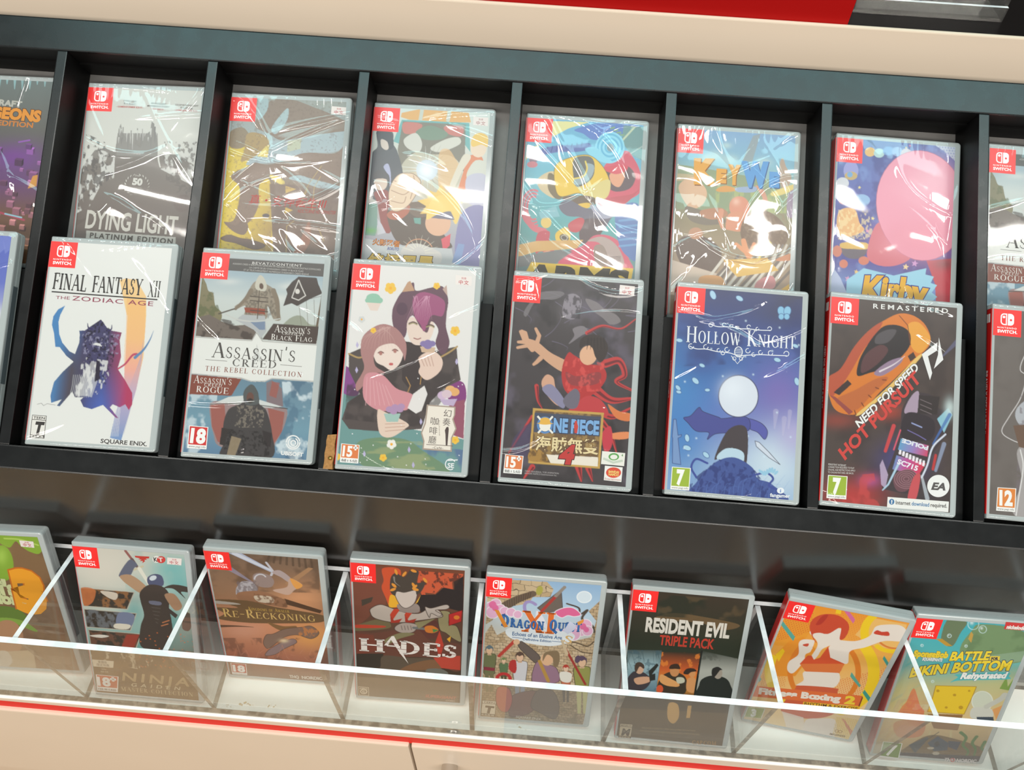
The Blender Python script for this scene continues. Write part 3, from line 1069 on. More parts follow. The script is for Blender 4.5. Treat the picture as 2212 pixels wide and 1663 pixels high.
# the console badge, shared by all cases: a red square with two controller halves and two lines of type
def badge_meshes():
    w, h = 0.0222, 0.0214
    red = simple_mesh(lambda q: q.add([(0.0003, -h, 0.0001), (w, -h, 0.0001), (w, 0, 0.0001), (0.0003, 0, 0.0001)], [(0, 1, 2, 3)], mat('badge_red', (222, 38, 36), rough=0.3)))
    q = MB()
    wh = mat('badge_white', (244, 240, 238), rough=0.35)

    def half(x0, x1, y0, y1, r_, side):
        pts = []
        if side < 0:
            seq = [((x0 + r_, y0 + r_), 180, 270), None, None, ((x0 + r_, y1 - r_), 90, 180)]
            for a in range(7):
                t = math.radians(180 + 15 * a)
                pts.append((x0 + r_ + r_ * math.cos(t), y0 + r_ + r_ * math.sin(t)))
            pts += [(x1, y0), (x1, y1)]
            for a in range(7):
                t = math.radians(90 + 15 * a)
                pts.append((x0 + r_ + r_ * math.cos(t), y1 - r_ + r_ * math.sin(t)))
        else:
            for a in range(7):
                t = math.radians(-90 + 15 * a)
                pts.append((x1 - r_ + r_ * math.cos(t), y0 + r_ + r_ * math.sin(t)))
            for a in range(7):
                t = math.radians(15 * a)
                pts.append((x1 - r_ + r_ * math.cos(t), y1 - r_ + r_ * math.sin(t)))
            pts += [(x0, y1), (x0, y0)]
        return pts
    mm_ = 0.001
    z = 0.00013
    o_ = half(5.9 * mm_, 10.9 * mm_, -12.6 * mm_, -3.2 * mm_, 2.7 * mm_, -1)
    i_ = half(6.8 * mm_, 10.05 * mm_, -11.7 * mm_, -4.1 * mm_, 1.9 * mm_, -1)
    n = len(o_)
    q.add([(x, y, z) for x, y in o_ + i_], [(a, (a + 1) % n, n + (a + 1) % n, n + a) for a in range(n)], wh)
    rr = half(11.6 * mm_, 16.4 * mm_, -12.6 * mm_, -3.2 * mm_, 2.7 * mm_, 1)
    q.add([(x, y, z) for x, y in rr], [tuple(range(len(rr)))], wh)
    for cx_, cy_, rad, mt, zz_ in ((8.45, -6.1, 1.05, wh, z), (14.0, -8.2, 0.95, MATS['badge_red'], z + 0.00002)):
        q.add([(cx_ * mm_ + rad * mm_ * math.cos(2 * math.pi * a / 16), cy_ * mm_ + rad * mm_ * math.sin(2 * math.pi * a / 16), zz_) for a in range(16)], [tuple(range(16))], mt)
    for body, x0, x1, y0, cap, bd, sp in (('NINTENDO', 3.6, 18.6, -15.4, 1.35, 0.012, 1.35), ('SWITCH.', 3.6, 19.2, -18.9, 2.5, 0.03, 1.0)):
        V_, F_, bx = glyphs(body, 'sans', bd, sp)
        X_ = (V_[:, 0] - bx[0]) / (bx[1] - bx[0]) * (x1 - x0) + x0
        Y_ = V_[:, 1] / bx[2] * cap + y0
        q.add([(a * mm_, b_ * mm_, z) for a, b_ in zip(X_, Y_)], F_, wh)
    ob = q.build('badge_logo')
    me = ob.data
    bpy.data.objects.remove(ob)
    return red, me


BADGE, BADGE_LOGO = badge_meshes()


def badge(c):
    o = link('console_badge', BADGE, c.root)
    o.location = (INX0, INY1, 0)
    link('badge_logo', BADGE_LOGO, o)


def rating(c, p, body, sub, back, fg=(245, 243, 240), sub_bg=(245, 243, 240), sub_fg=(40, 40, 40), cut=0.72, border=None, bold=0.02, wf=0.8):
    """age label: coloured upper field with the figure, white strip with small type; p = corners TL TR BR BL"""
    p = np.asarray(p, float)
    at_ = lambda u, v: tuple((p[0] * (1 - u) + p[1] * u) * (1 - v) + (p[3] * (1 - u) + p[2] * u) * v)
    c.part('rating_label')
    c.poly([at_(0, 0), at_(1, 0), at_(1, 1), at_(0, 1)], sub_bg)
    e = 0.04
    c.poly([at_(e, e * .7), at_(1 - e, e * .7), at_(1 - e, cut), at_(e, cut)], back)
    hgt = np.hypot(*(p[3] - p[0]))
    c.text(body, at_(0.5 - wf / 2, cut * 0.88), at_(0.5 + wf / 2, cut * 0.88), hgt * cut * 0.74, fg, bold=bold)
    if sub:
        c.text(sub, at_(0.06, 0.95), at_(0.94, 0.95), hgt * (0.97 - cut) * 0.62, sub_fg)


def esrb(c, p, letter, top='TEEN', bottom='ESRB', dark=(52, 48, 46), pale=(232, 228, 222)):
    p = np.asarray(p, float)
    at_ = lambda u, v: tuple((p[0] * (1 - u) + p[1] * u) * (1 - v) + (p[3] * (1 - u) + p[2] * u) * v)
    c.part('rating_label')
    h = np.hypot(*(p[3] - p[0]))
    c.poly([at_(0, 0), at_(1, 0), at_(1, 1), at_(0, 1)], dark)
    c.poly([at_(.035, .02), at_(.965, .02), at_(.965, .19), at_(.035, .19)], pale)
    c.poly([at_(.035, .215), at_(.965, .215), at_(.965, .86), at_(.035, .86)], pale)
    c.text(top, at_(.10, .16), at_(.90, .16), h * .105, dark, bold=.02)
    c.text(letter, at_(.2, .80), at_(.82, .80), h * .50, dark, bold=.06, skew=.12)
    c.text(bottom, at_(.06, .98), at_(.94, .98), h * .09, pale, bold=.03, spread=1.1)


def chinese_label(c, p, line=(190, 60, 70)):
    p = np.asarray(p, float)
    at_ = lambda u, v: tuple((p[0] * (1 - u) + p[1] * u) * (1 - v) + (p[3] * (1 - u) + p[2] * u) * v)
    c.part('language_label')
    h = np.hypot(*(p[3] - p[0]))
    c.poly([at_(0, 0), at_(1, 0), at_(1, 1), at_(0, 1)], (236, 226, 222))
    c.text('對應', at_(.36, .38), at_(.66, .38), h * .22, line)
    c.text('中文', at_(.2, .9), at_(.82, .9), h * .42, line, bold=.01, spread=1.2)

# ------------------------------------------------------------------ the covers
RAD = math.radians


def front_case(key, view, u, roll, label, base, film=None, v=0.0004, **k):
    c = Cover(key, view, rack_matrix(u, v + CASE_W * max(0.0, -math.sin(RAD(roll))), 0.0, RAD(roll)), film or dict(amp=0.8, folds=7), base, label, 'game cases on the lower step of the rack', **k)
    badge(c)
    return c


def rear_case(key, view, u, roll, label, base, film=None, **k):
    c = Cover(key, view, rack_matrix(u, 0.1452 + CASE_W * max(0.0, -math.sin(RAD(roll))), -0.0252, RAD(roll)), film or dict(amp=1.0, folds=11), base, label, 'game cases on the upper step of the rack', **k)
    badge(c)
    return c


def tray_case(key, view, pose, label, base, **k):
    x, y, t, ro, yw = pose
    c = Cover(key, view, lean_matrix(x, y, RAD(t), RAD(ro), RAD(yw)), None, base, label, 'game cases leaning in the acrylic tray', **k)
    badge(c)
    return c


def figure(c, x, y, h, skin, hair, top, legs=None, lean=0.0, hairw=1.0):
    """a small plain standing figure without features: (x, y) top of head, h tall in view px"""
    hd = h * 0.085
    fx = lambda t: x + lean * h * t
    c.P([(fx(.14) - h * .15, y + h * .24), (fx(.14) - h * .10, y + h * .17), (fx(.14) + h * .10, y + h * .17), (fx(.14) + h * .15, y + h * .24),
         (fx(.4) + h * .12, y + h * .5), (fx(.5) + h * .10, y + h * .62), (fx(.5) - h * .10, y + h * .62), (fx(.4) - h * .12, y + h * .5)], top, s=True, ol=(40, 32, 30), w=h * .008)
    if legs is not None:
        for s_ in (-1, 1):
            c.P([(fx(.55) + s_ * h * .01, y + h * .58), (fx(.55) + s_ * h * .10, y + h * .58), (fx(.9) + s_ * h * .08, y + h), (fx(.9) + s_ * h * .02, y + h)], legs)
    c.P([(fx(0) - hd * .5, y + h * .1), (fx(0) + hd * .5, y + h * .1), (fx(.1) + hd * .5, y + h * .2), (fx(.1) - hd * .5, y + h * .2)], skin)
    c.E(fx(0), y + hd * 1.05, hd * .86, hd * 1.1, skin, ol=(60, 45, 40), w=h * .006)
    c.P([(fx(0) - hd * hairw, y + hd * 1.2), (fx(0) - hd * .9, y + hd * .3), (fx(0), y - hd * .25), (fx(0) + hd * .9, y + hd * .3), (fx(0) + hd * hairw, y + hd * 1.2),
         (fx(0) + hd * .6, y + hd * .6), (fx(0) - hd * .1, y + hd * .85), (fx(0) - hd * .6, y + hd * .6)], hair, s=True)


def flower(c, x, y, r_, petal, eye=(240, 170, 40)):
    for k in range(5):
        a = RAD(72 * k + 15)
        c.E(x + r_ * .55 * math.cos(a), y + r_ * .55 * math.sin(a), r_ * .5, r_ * .5, petal)
    c.E(x, y, r_ * .28, r_ * .28, eye)


def star(c, x, y, r_, colr, n=5, inner=.45, rot=-90, sq=1.0):
    p = [(x + (r_ if k % 2 == 0 else r_ * inner) * math.cos(RAD(rot + 180 * k / n)), y + sq * (r_ if k % 2 == 0 else r_ * inner) * math.sin(RAD(rot + 180 * k / n))) for k in range(2 * n)]
    c.P(p, colr)


# ---- white cover with the dark armoured figure
c = front_case('zodiac', (30, 500, .30063), -.2470, .78, 'game case with a white cover of a blue and red caped figure', (229, 228, 225))
c.P([(800, 340), (880, 345), (950, 470), (950, 600), (930, 900), (880, 1120), (800, 1150), (790, 900), (810, 600), (760, 350)], (240, 196, 128), a=.9)
c.G([(0, (240, 190, 120)), (.35, (238, 186, 130)), (.55, (236, 170, 150)), (.72, (190, 170, 200)), (1, (122, 150, 196))], (900, 400), (760, 1480),
    [(812, 480), (945, 500), (942, 700), (920, 930), (880, 1130), (820, 1330), (770, 1500), (690, 1480), (730, 1300), (790, 1120), (800, 800)])
for k in range(9):
    x_ = 780 + k * 4
    c.L([(x_ + c.rng.uniform(-12, 8), 600), (x_ - 12, 900), (x_ - 40, 1150), (x_ - 95 + 4 * k, 1470)], (229, 228, 225), 2.2, s=True, a=.8)
for k in range(7):
    c.L([(930 - k * 3, 780 + 20 * k), (905 - 5 * k, 1000), (850 - 9 * k, 1220), (790 - 14 * k, 1450)], (170, 165, 185), 3, s=True, a=.6)
body = [(626, 632), (668, 690), (700, 712), (775, 726), (760, 780), (770, 900), (745, 985), (800, 1070), (850, 1160), (850, 1240), (825, 1282), (800, 1240), (760, 1262), (710, 1240), (690, 1262),
        (750, 1340), (730, 1335), (640, 1245), (560, 1275), (500, 1258), (478, 1210), (500, 1190), (440, 1190), (420, 1150), (330, 1255), (310, 1250), (345, 1205), (270, 1230), (264, 1180), (290, 1080), (350, 1010),
        (430, 935), (380, 895), (330, 830), (300, 830), (290, 730), (275, 670), (285, 610), (320, 560), (370, 533), (335, 600), (322, 650), (328, 740), (350, 800), (400, 860), (440, 880), (470, 800), (475, 740), (470, 712), (510, 712), (540, 690)]
sl, mk = c.inside(c.uv(body))
Y_, X_ = np.mgrid[sl]
tx = np.clip((X_ / c.W - .18) / .62, 0, 1)[..., None]
ty = np.clip((Y_ / c.Hh - .3) / .5, 0, 1)[..., None]
cc = lin((62, 128, 186)) * (1 - np.clip(tx * 3.2, 0, 1)) + lin((52, 48, 96)) * np.clip(tx * 3.2, 0, 1)
cc = cc * (1 - np.clip((tx - .62) * 3.4, 0, 1)) + lin((176, 52, 92)) * np.clip((tx - .62) * 3.4, 0, 1)
low = np.clip((ty - .62) * 2.6, 0, 1) * np.clip(1 - abs(tx - .62) * 3, 0, 1)
cc = cc * (1 - low) + lin((64, 92, 178)) * low
cape = np.clip((ty - .35) * 3, 0, 1) * np.clip(1 - abs(tx - .2) * 4, 0, 1)
cc = cc * (1 - cape) + lin((66, 58, 74)) * cape
c.put(sl, mk, cc, .97)
c.N((24, 20, 40), .5, .62, 60, 90, poly=[(540, 690), (626, 632), (700, 712), (735, 820), (700, 1000), (660, 1100), (560, 1050), (520, 900), (500, 760)], a=.85)
c.N((226, 224, 224), .52, .6, 50, 30, poly=[(500, 900), (690, 930), (680, 1060), (600, 1170), (430, 1190), (470, 1000)], a=.75)
c.N((150, 146, 176), .57, .63, 60, 80, poly=[(490, 720), (760, 740), (750, 880), (500, 880)], a=.7)
c.P([(566, 812), (590, 798), (620, 806), (634, 826)], (222, 220, 220))
c.P([(560, 930), (610, 940), (600, 1080), (560, 1190), (520, 1180), (450, 1180), (480, 1060)], (226, 225, 222), a=.45)
c.P([(595, 920), (620, 940), (615, 1060), (580, 1080)], (40, 36, 56))
for x_, t_ in ((540, 660), (700, 672)):
    c.L([(x_ + (20 if x_ < 600 else -22), t_ + 40), (x_ - (4 if x_ < 600 else 0), t_ + 30), (x_ - (10 if x_ < 600 else -4), t_)], (52, 44, 92), 16, s=True, w1=4)
c.L([(750, 985), (800, 950), (850, 890), (880, 880)], (188, 70, 100), 12, s=True, w1=16)
c.L([(870, 905), (930, 850), (975, 780), (1003, 712)], (96, 134, 176), 22, s=True, w1=2)
for k in range(10):
    c.L([(430 + 14 * k, 1030), (420 + 12 * k, 1110), (400 + 15 * k, 1190)], (220, 219, 218), 4, s=True, a=.55)
c.L([(170, 1240), (200, 1232), (215, 1250), (240, 1236), (300, 1246)], (90, 85, 85), 2.5)
c.part('title_lettering')
c.text('FINAL', (276, 412), (516, 432), 118, (62, 58, 56), 'serif', bold=.03)
c.text('FANTASY', (560, 435), (918, 460), 118, (62, 58, 56), 'serif', bold=.03)
c.text('XII', (958, 468), (1044, 474), 118, (62, 58, 56), 'serif', bold=.0)
c.line([(272, 432), (1032, 490)], (58, 55, 54), 9)
c.text('THE', (300, 484), (402, 490), 24, (150, 70, 90), bold=.0)
c.text('ZODIAC AGE', (418, 494), (1000, 536), 34, (150, 64, 88), bold=.005, spread=1.1)
c.part('publisher_lettering')
c.text('SQUARE ENIX.', (622, 1518), (955, 1542), 30, (66, 62, 60), bold=.02)
esrb(c, [(133, 1317), (236, 1324), (219, 1487), (114, 1480)], 'T')
c.finish()

# ---- the hooded pair (and the same game again on the upper step)
c = front_case('rebel', (380, 520, .30075), -.1218, .8, 'game case with two hooded figures, standing beside the torn chipboard edge', (180, 188, 190))
c.G([(0, (158, 176, 186)), (.5, (196, 202, 200)), (1, (196, 200, 196))], (640, 250), (600, 620), [(150, 200), (1100, 230), (1060, 760), (110, 720)])
for k in range(8):
    c.B(c.rng.uniform(250, 1050), c.rng.uniform(290, 480), 90, 26, (214, 214, 210), .6)
c.P([(175, 270), (215, 300), (235, 360), (270, 380), (285, 470), (330, 520), (300, 600), (110, 700), (130, 560)], (126, 118, 88), s=True)
c.N((88, 96, 60), .5, .6, 20, 30, poly=[(160, 270), (280, 380), (320, 520), (130, 600)], a=.7)
c.P([(760, 610), (830, 550), (900, 540), (960, 600), (1050, 610), (1040, 640), (740, 640)], (150, 154, 138), s=True)
c.P([(130, 560), (240, 530), (330, 580), (420, 610), (560, 600), (620, 720), (110, 720)], (112, 100, 92))
c.N((64, 54, 48), .48, .6, 18, 30, poly=[(130, 560), (330, 560), (620, 620), (620, 720), (110, 720)], a=.8)
for y_ in range(4):
    c.L([(880 + 55 * y_, 440 - 8 * y_), (900 + 48 * y_, 610)], (120, 112, 100), 3)
c.L([(870, 440), (1060, 395)], (110, 104, 96), 3)
c.L([(1052, 390), (1010, 620)], (104, 88, 70), 16)
# flag
c.P([(880, 258), (1010, 268), (1020, 310), (1050, 380), (960, 420), (870, 470), (830, 450), (770, 470), (800, 380), (790, 350), (830, 300)], (66, 56, 52))
c.L([(880, 285), (850, 360), (832, 410), (880, 428), (930, 395), (900, 330), (882, 285)], (214, 208, 202), 7)
c.E(872, 365, 16, 18, (214, 208, 202))
# upper figure
c.P([(585, 290), (700, 345), (740, 420), (748, 520), (750, 570), (700, 565), (660, 470), (650, 560), (560, 560), (490, 560), (500, 470), (440, 490), (425, 470), (500, 420), (530, 345)], (150, 138, 122), s=True)
c.N((70, 62, 56), .5, .58, 70, 90, poly=[(530, 345), (700, 345), (748, 540), (650, 560), (500, 540), (500, 420)], a=.5)
c.P([(490, 480), (640, 490), (640, 530), (500, 515)], (146, 72, 52))
c.P([(480, 530), (640, 540), (650, 650), (610, 700), (560, 640), (430, 570)], (176, 178, 180))
c.P([(530, 580), (640, 580), (640, 640), (600, 640)], (120, 136, 160))
c.P([(598, 252), (628, 262), (652, 320), (640, 362), (580, 352), (570, 310)], (196, 190, 176), s=True)
c.E(614, 328, 15, 22, (96, 74, 62), rot=-8)
c.L([(540, 360), (500, 420), (430, 490)], (128, 114, 98), 34, s=True, w1=20)
c.L([(700, 360), (728, 450), (735, 560)], (128, 114, 98), 36, s=True, w1=24)
for y_ in (400, 430, 500):
    c.L([(535, y_), (660, y_ + 12)], (74, 62, 54), 7)
c.L([(600, 360), (585, 560)], (84, 72, 62), 6)
c.L([(360, 530), (440, 565), (560, 580), (700, 568), (748, 560)], (196, 196, 192), 12, s=True, w1=6)
c.L([(310, 525), (420, 490)], (84, 74, 64), 10)
# lower sea scene
c.G([(0, (104, 132, 150)), (.5, (112, 150, 168)), (1, (86, 116, 150))], (200, 960), (100, 1600), [(100, 950), (1010, 1000), (980, 1620), (40, 1560)])
c.N((206, 218, 224), .56, .66, 8, 12, poly=[(760, 1010), (1010, 1010), (980, 1620), (640, 1580), (780, 1250)], a=.85)
c.N((206, 218, 224), .58, .68, 8, 12, poly=[(80, 1100), (300, 1100), (260, 1500), (40, 1540)], a=.7)
c.N((60, 92, 120), .55, .66, 12, 16, poly=[(700, 1010), (1010, 1010), (980, 1620), (640, 1580)], a=.5)
c.P([(690, 1000), (760, 1060), (770, 1190), (650, 1190), (650, 1020)], (128, 112, 116))
c.P([(690, 1010), (745, 1020), (720, 1130), (670, 1110)], (160, 84, 70), a=.7)
c.P([(250, 1170), (350, 1150), (700, 1190), (795, 1210), (780, 1320), (720, 1440), (660, 1500), (330, 1480), (270, 1380), (250, 1280)], (150, 128, 128), s=True)
c.P([(250, 1180), (350, 1160), (370, 1470), (300, 1440), (260, 1330)], (156, 84, 72), a=.85)
c.P([(660, 1200), (780, 1230), (760, 1370), (700, 1460)], (156, 84, 72), a=.85)
c.P([(380, 1120), (500, 1110), (760, 1190), (690, 1200), (290, 1160)], (206, 208, 206))
c.L([(250, 1170), (480, 1165), (800, 1205)], (70, 64, 60), 6)
c.P([(545, 1030), (590, 1090), (600, 1170), (650, 1220), (690, 1380), (680, 1560), (330, 1560), (360, 1420), (340, 1330), (380, 1210), (480, 1160), (490, 1080)], (66, 62, 62), s=True)
c.P([(330, 1340), (380, 1350), (350, 1470), (315, 1460)], (50, 44, 42))
c.P([(620, 1360), (690, 1380), (680, 1480), (640, 1470)], (48, 42, 42))
c.N((136, 126, 114), .52, .6, 70, 100, poly=[(440, 1170), (640, 1200), (620, 1340), (420, 1340)], a=.7)
c.N((30, 27, 26), .5, .6, 50, 90, poly=[(380, 1350), (640, 1370), (680, 1560), (330, 1560)], a=.8)
c.P([(400, 1400), (470, 1420), (420, 1560), (360, 1560)], (170, 150, 120), a=.6)
c.P([(545, 1030), (588, 1092), (592, 1170), (500, 1172), (488, 1082)], (84, 88, 88), s=True)
c.E(534, 1125, 26, 38, (104, 72, 62))
c.E(534, 1148, 20, 18, (52, 46, 44))
c.P([(1250, 1000), (1250, 1000), (1250, 1001)], (0, 0, 0))
# title band and corner flags
c.P([(700, 596), (1030, 618), (1005, 745), (620, 708)], (74, 60, 54))
c.P([(60, 955), (472, 990), (400, 1112), (60, 1100)], (132, 72, 58))
c.P([(120, 684), (545, 712), (580, 652), (622, 716), (1030, 745), (1000, 1015), (690, 992), (640, 1012), (540, 1012), (470, 990), (90, 955)], (226, 225, 221))
c.L([(120, 690), (545, 718), (580, 660), (622, 722), (1030, 750)], (168, 166, 162), 6)
c.L([(95, 952), (470, 985), (540, 1008), (640, 1008), (690, 988), (1000, 1010)], (176, 174, 170), 6)
c.P([(540, 900), (582, 740), (620, 900), (590, 850)], (206, 206, 203))
c.P([(382, 128), (1100, 170), (1095, 262), (372, 215)], (84, 80, 78))
c.part('title_lettering')
c.text('Assassin\'s', (255, 836), (852, 872), 108, (74, 70, 66), 'serif')
c.text('CREED', (406, 900), (718, 916), 52, (84, 80, 76), 'serif', spread=1.15)
c.text('THE REBEL COLLECTION', (210, 934), (902, 980), 36, (138, 80, 68), 'serif', spread=1.2)
c.line([(213, 853), (368, 865)], (120, 116, 112), 3)
c.line([(750, 890), (905, 904)], (120, 116, 112), 3)
W_ = (226, 220, 214)
c.text('Assassin\'s', (706, 656), (962, 672), 52, W_, 'serif')
c.text('CREED IV', (762, 672), (922, 684), 20, W_, 'serif', spread=1.1)
c.text('Black Flag', (684, 710), (978, 728), 42, W_, 'serif')
c.text('Assassin\'s', (126, 1020), (398, 1038), 54, W_, 'serif')
c.text('CREED', (204, 1043), (328, 1052), 20, W_, 'serif', spread=1.2)
c.text('ROGUE', (146, 1086), (376, 1102), 44, W_, 'serif')
c.text('BEVAT/CONTIENT', (548, 168), (906, 188), 19, (222, 218, 214), bold=.01, spread=1.2)
c.text('ASSASSIN\'S CREED IV BLACK FLAG GAMECARD EN ASSASSIN\'S CREED ROGUE (DIGITALE DOWNLOAD)', (408, 170), (1040, 214), 13, (200, 196, 192))
c.text('LA CARTE DE JEU D\'ASSASSIN\'S CREED IV BLACK FLAG', (528, 198), (915, 226), 13, (200, 196, 192))
c.text('ET LE TELECHARGEMENT NUMERIQUE D\'ASSASSIN\'S CREED ROGUE', (488, 214), (954, 248), 13, (200, 196, 192))
rating(c, [(96, 1326), (234, 1338), (220, 1498), (82, 1488)], '18', 'www.pegi.info', (206, 40, 36), cut=.83, bold=.05)
c.part('publisher_logo')
for a0, rx in ((20, 48), (200, 48)):
    c.ring(842, 1448, rx, rx, (232, 232, 232), 9, a0 - 20, a0 + 150)
c.ring(842, 1450, 34, 34, (232, 232, 232), 9, -60, 230)
c.ring(844, 1452, 17, 17, (232, 232, 232), 9, 60, 400)
c.text('UBISOFT', (754, 1536), (914, 1550), 27, (234, 234, 234), bold=.04)
c.finish()
REBEL = c

# ---- couple with cupcakes
c = front_case('cupcakes', (700, 550, .30075), .0009, .64, 'game case with a pale floral cover of a couple holding cupcakes', (226, 222, 220), dict(amp=1.1, folds=9))
c.P([(120, 960), (240, 1000), (560, 1240), (900, 1300), (1020, 1330), (990, 1600), (80, 1560)], (110, 150, 148))
c.N((86, 106, 150), .5, .65, 5, 6, poly=[(80, 1380), (300, 1330), (1000, 1400), (990, 1600), (80, 1560)], a=.8)
c.P([(240, 1350), (420, 1310), (600, 1330), (700, 1400), (900, 1560), (500, 1560), (260, 1500)], (112, 140, 110), s=True)
c.N((168, 170, 120), .5, .6, 3, 18, poly=[(240, 1340), (700, 1340), (800, 1540), (400, 1540)], a=.5)
c.P([(150, 800), (250, 900), (240, 1010), (130, 980)], (136, 72, 140), s=True)
c.P([(870, 910), (1000, 920), (1010, 1060), (900, 1050)], (132, 62, 124), s=True)
c.P([(900, 1060), (1010, 1040), (1000, 1320), (880, 1280)], (150, 84, 104))
# cloaked taller figure
c.P([(180, 710), (340, 640), (450, 560), (600, 640), (760, 700), (950, 660), (960, 780), (980, 900), (860, 960), (760, 1060), (700, 1250), (420, 1270), (180, 1250), (130, 1180), (170, 1060), (260, 1000), (180, 830)], (84, 74, 72))
c.N((58, 50, 50), .45, .6, 8, 12, poly=[(180, 720), (960, 680), (960, 900), (700, 1240), (150, 1180)], a=.7)
c.L([(180, 712), (260, 740), (330, 690)], (176, 146, 96), 12, s=True)
c.L([(830, 740), (900, 700), (955, 660)], (176, 146, 96), 12, s=True)
c.P([(560, 620), (700, 640), (720, 900), (640, 1000), (560, 900)], (64, 54, 54))
c.L([(590, 880), (620, 940), (600, 990)], (170, 130, 80), 7)
c.L([(700, 860), (690, 930)], (170, 130, 80), 7)
c.P([(590, 480), (650, 450), (780, 480), (770, 590), (690, 650), (620, 620)], (228, 206, 194), s=True)
hair = [(520, 330), (560, 270), (640, 200), (660, 260), (760, 240), (850, 230), (890, 320), (880, 420), (875, 520), (900, 640), (850, 720), (800, 640), (820, 540), (770, 480), (740, 560), (690, 520), (640, 440), (600, 480), (590, 570), (560, 600), (500, 520), (490, 410)]
c.P(hair, (104, 74, 88), s=True)
c.P([(640, 320), (720, 270), (860, 330), (850, 440), (770, 440), (720, 550), (690, 500), (650, 440)], (158, 84, 122), s=True)
for k in range(14):
    c.L([(700 + c.rng.uniform(-60, 60), 300), (700 + 10 * (k - 7), 380), (690 + 14 * (k - 7), 470)], (206, 150, 176), 5, s=True, w1=1, a=.7)
c.P([(560, 270), (600, 200), (620, 190), (650, 260)], (190, 150, 120))
c.P([(850, 250), (880, 220), (886, 300)], (190, 160, 150))
c.E(560, 390, 40, 46, (88, 62, 78))
# shorter figure in pink
c.P([(360, 640), (560, 640), (555, 760), (490, 830), (430, 800), (370, 760)], (232, 212, 202), s=True)
c.P([(265, 700), (280, 590), (360, 520), (440, 500), (530, 540), (590, 640), (580, 760), (560, 700), (500, 640), (400, 660), (360, 720), (370, 800), (440, 850), (330, 850), (290, 930), (240, 980), (230, 930), (270, 860), (290, 800)], (172, 126, 124), s=True)
for k in range(12):
    c.L([(440 + c.rng.uniform(-40, 40), 520), (400 + 18 * (k - 6), 590), (390 + 26 * (k - 6), 680)], (204, 166, 160), 5, s=True, w1=1, a=.6)
c.P([(290, 880), (350, 845), (430, 870), (520, 960), (640, 1010), (600, 1110), (520, 1110), (400, 1120), (290, 1040)], (208, 142, 150), s=True)
for k in range(7):
    c.L([(310 + 22 * k, 880 + 10 * k), (300 + 34 * k, 1080)], (226, 176, 180), 5, a=.6)
c.P([(640, 1000), (720, 940), (742, 1000), (700, 1120), (660, 1140), (600, 1100)], (226, 220, 218))
c.P([(680, 740), (740, 700), (800, 700), (850, 760), (830, 840), (740, 900), (680, 850), (690, 800)], (226, 198, 184), s=True)
for k in range(4):
    c.L([(690 + 26 * k, 730), (720 + 22 * k, 800)], (180, 140, 126), 4)
c.P([(690, 660), (800, 668), (790, 705), (700, 700)], (206, 176, 150))
for p_ in ([(610, 494), (640, 484), (668, 496)], [(735, 512), (765, 504), (790, 516)]):
    c.L(p_, (92, 62, 66), 8, s=True)
    c.L([(x_, y_ + 8) for x_, y_ in p_], (160, 150, 110), 8, s=True)
c.L([(645, 600), (672, 608), (694, 600)], (150, 84, 84), 7, s=True)
for p_ in ([(390, 706), (408, 696), (428, 706)], [(492, 688), (510, 680), (530, 690)]):
    c.L(p_, (120, 74, 72), 8, s=True)
    c.E(p_[1][0], p_[1][1] + 14, 12, 13, (176, 120, 112))
c.E(482, 786, 16, 10, (196, 96, 96))
for x_, y_, r_ in ((715, 640, 26), (745, 630, 24), (775, 640, 26), (745, 655, 30)):
    c.E(x_, y_, r_, r_ * .8, (134, 118, 168))
c.P([(385, 1120), (440, 1130), (600, 1210), (580, 1250), (480, 1310), (400, 1280)], (226, 200, 184), s=True)
for k in range(3):
    c.L([(440, 1215 + 26 * k), (580, 1210 + 22 * k)], (186, 146, 128), 4)
c.P([(430, 1140), (550, 1140), (530, 1200), (450, 1200)], (160, 190, 182))
for x_, y_ in ((470, 1110), (510, 1095), (545, 1110), (500, 1125), (555, 1090)):
    c.E(x_, y_, 26, 22, (176, 142, 178))
c.P([(830, 1040), (955, 1035), (930, 1085), (860, 1080)], (190, 170, 200))
for x_, y_, k_ in ((850, 1010, (206, 180, 206)), (905, 970, (226, 176, 120)), (935, 985, (226, 170, 110)), (880, 1000, (214, 190, 200))):
    c.E(x_, y_, 36, 30, k_)
for x_, y_, r_ in ((355, 310, 50), (340, 330, 44), (380, 330, 44)):
    c.E(x_, y_, r_, r_ * .6, (146, 190, 168))
c.P([(305, 345), (410, 350), (385, 405), (335, 402)], (226, 206, 196))
for x_, y_, r_ in ((478, 242, 40), (940, 548, 34), (808, 226, 24), (425, 1456, 26), (355, 545, 20), (940, 1330, 28), (100, 1450, 24)):
    flower(c, x_, y_, r_, (236, 190, 70))
flower(c, 485, 1360, 34, (236, 232, 226))
flower(c, 272, 466, 24, (206, 206, 206))
for x_, y_ in ((240, 650), (950, 770), (235, 830), (290, 1430), (610, 1400), (640, 1510), (695, 1200)):
    c.P([(x_, y_ - 26), (x_ + 12, y_), (x_, y_ + 22), (x_ - 10, y_)], (186, 176, 212))
for k in range(24):
    c.E(c.rng.uniform(130, 1000), c.rng.uniform(850, 1560), 4, 4, (236, 234, 236))
c.part('title_plaque')
c.poly([(738, 1076), (945, 1092), (942, 1150), (930, 1180), (952, 1250), (920, 1320), (918, 1416), (706, 1400), (712, 1340), (695, 1280), (722, 1210), (730, 1150)], (168, 150, 136))
c.poly([(748, 1086), (935, 1100), (932, 1155), (920, 1182), (942, 1250), (910, 1318), (908, 1404), (716, 1390), (722, 1338), (705, 1280), (732, 1212), (740, 1152)], (232, 222, 210))
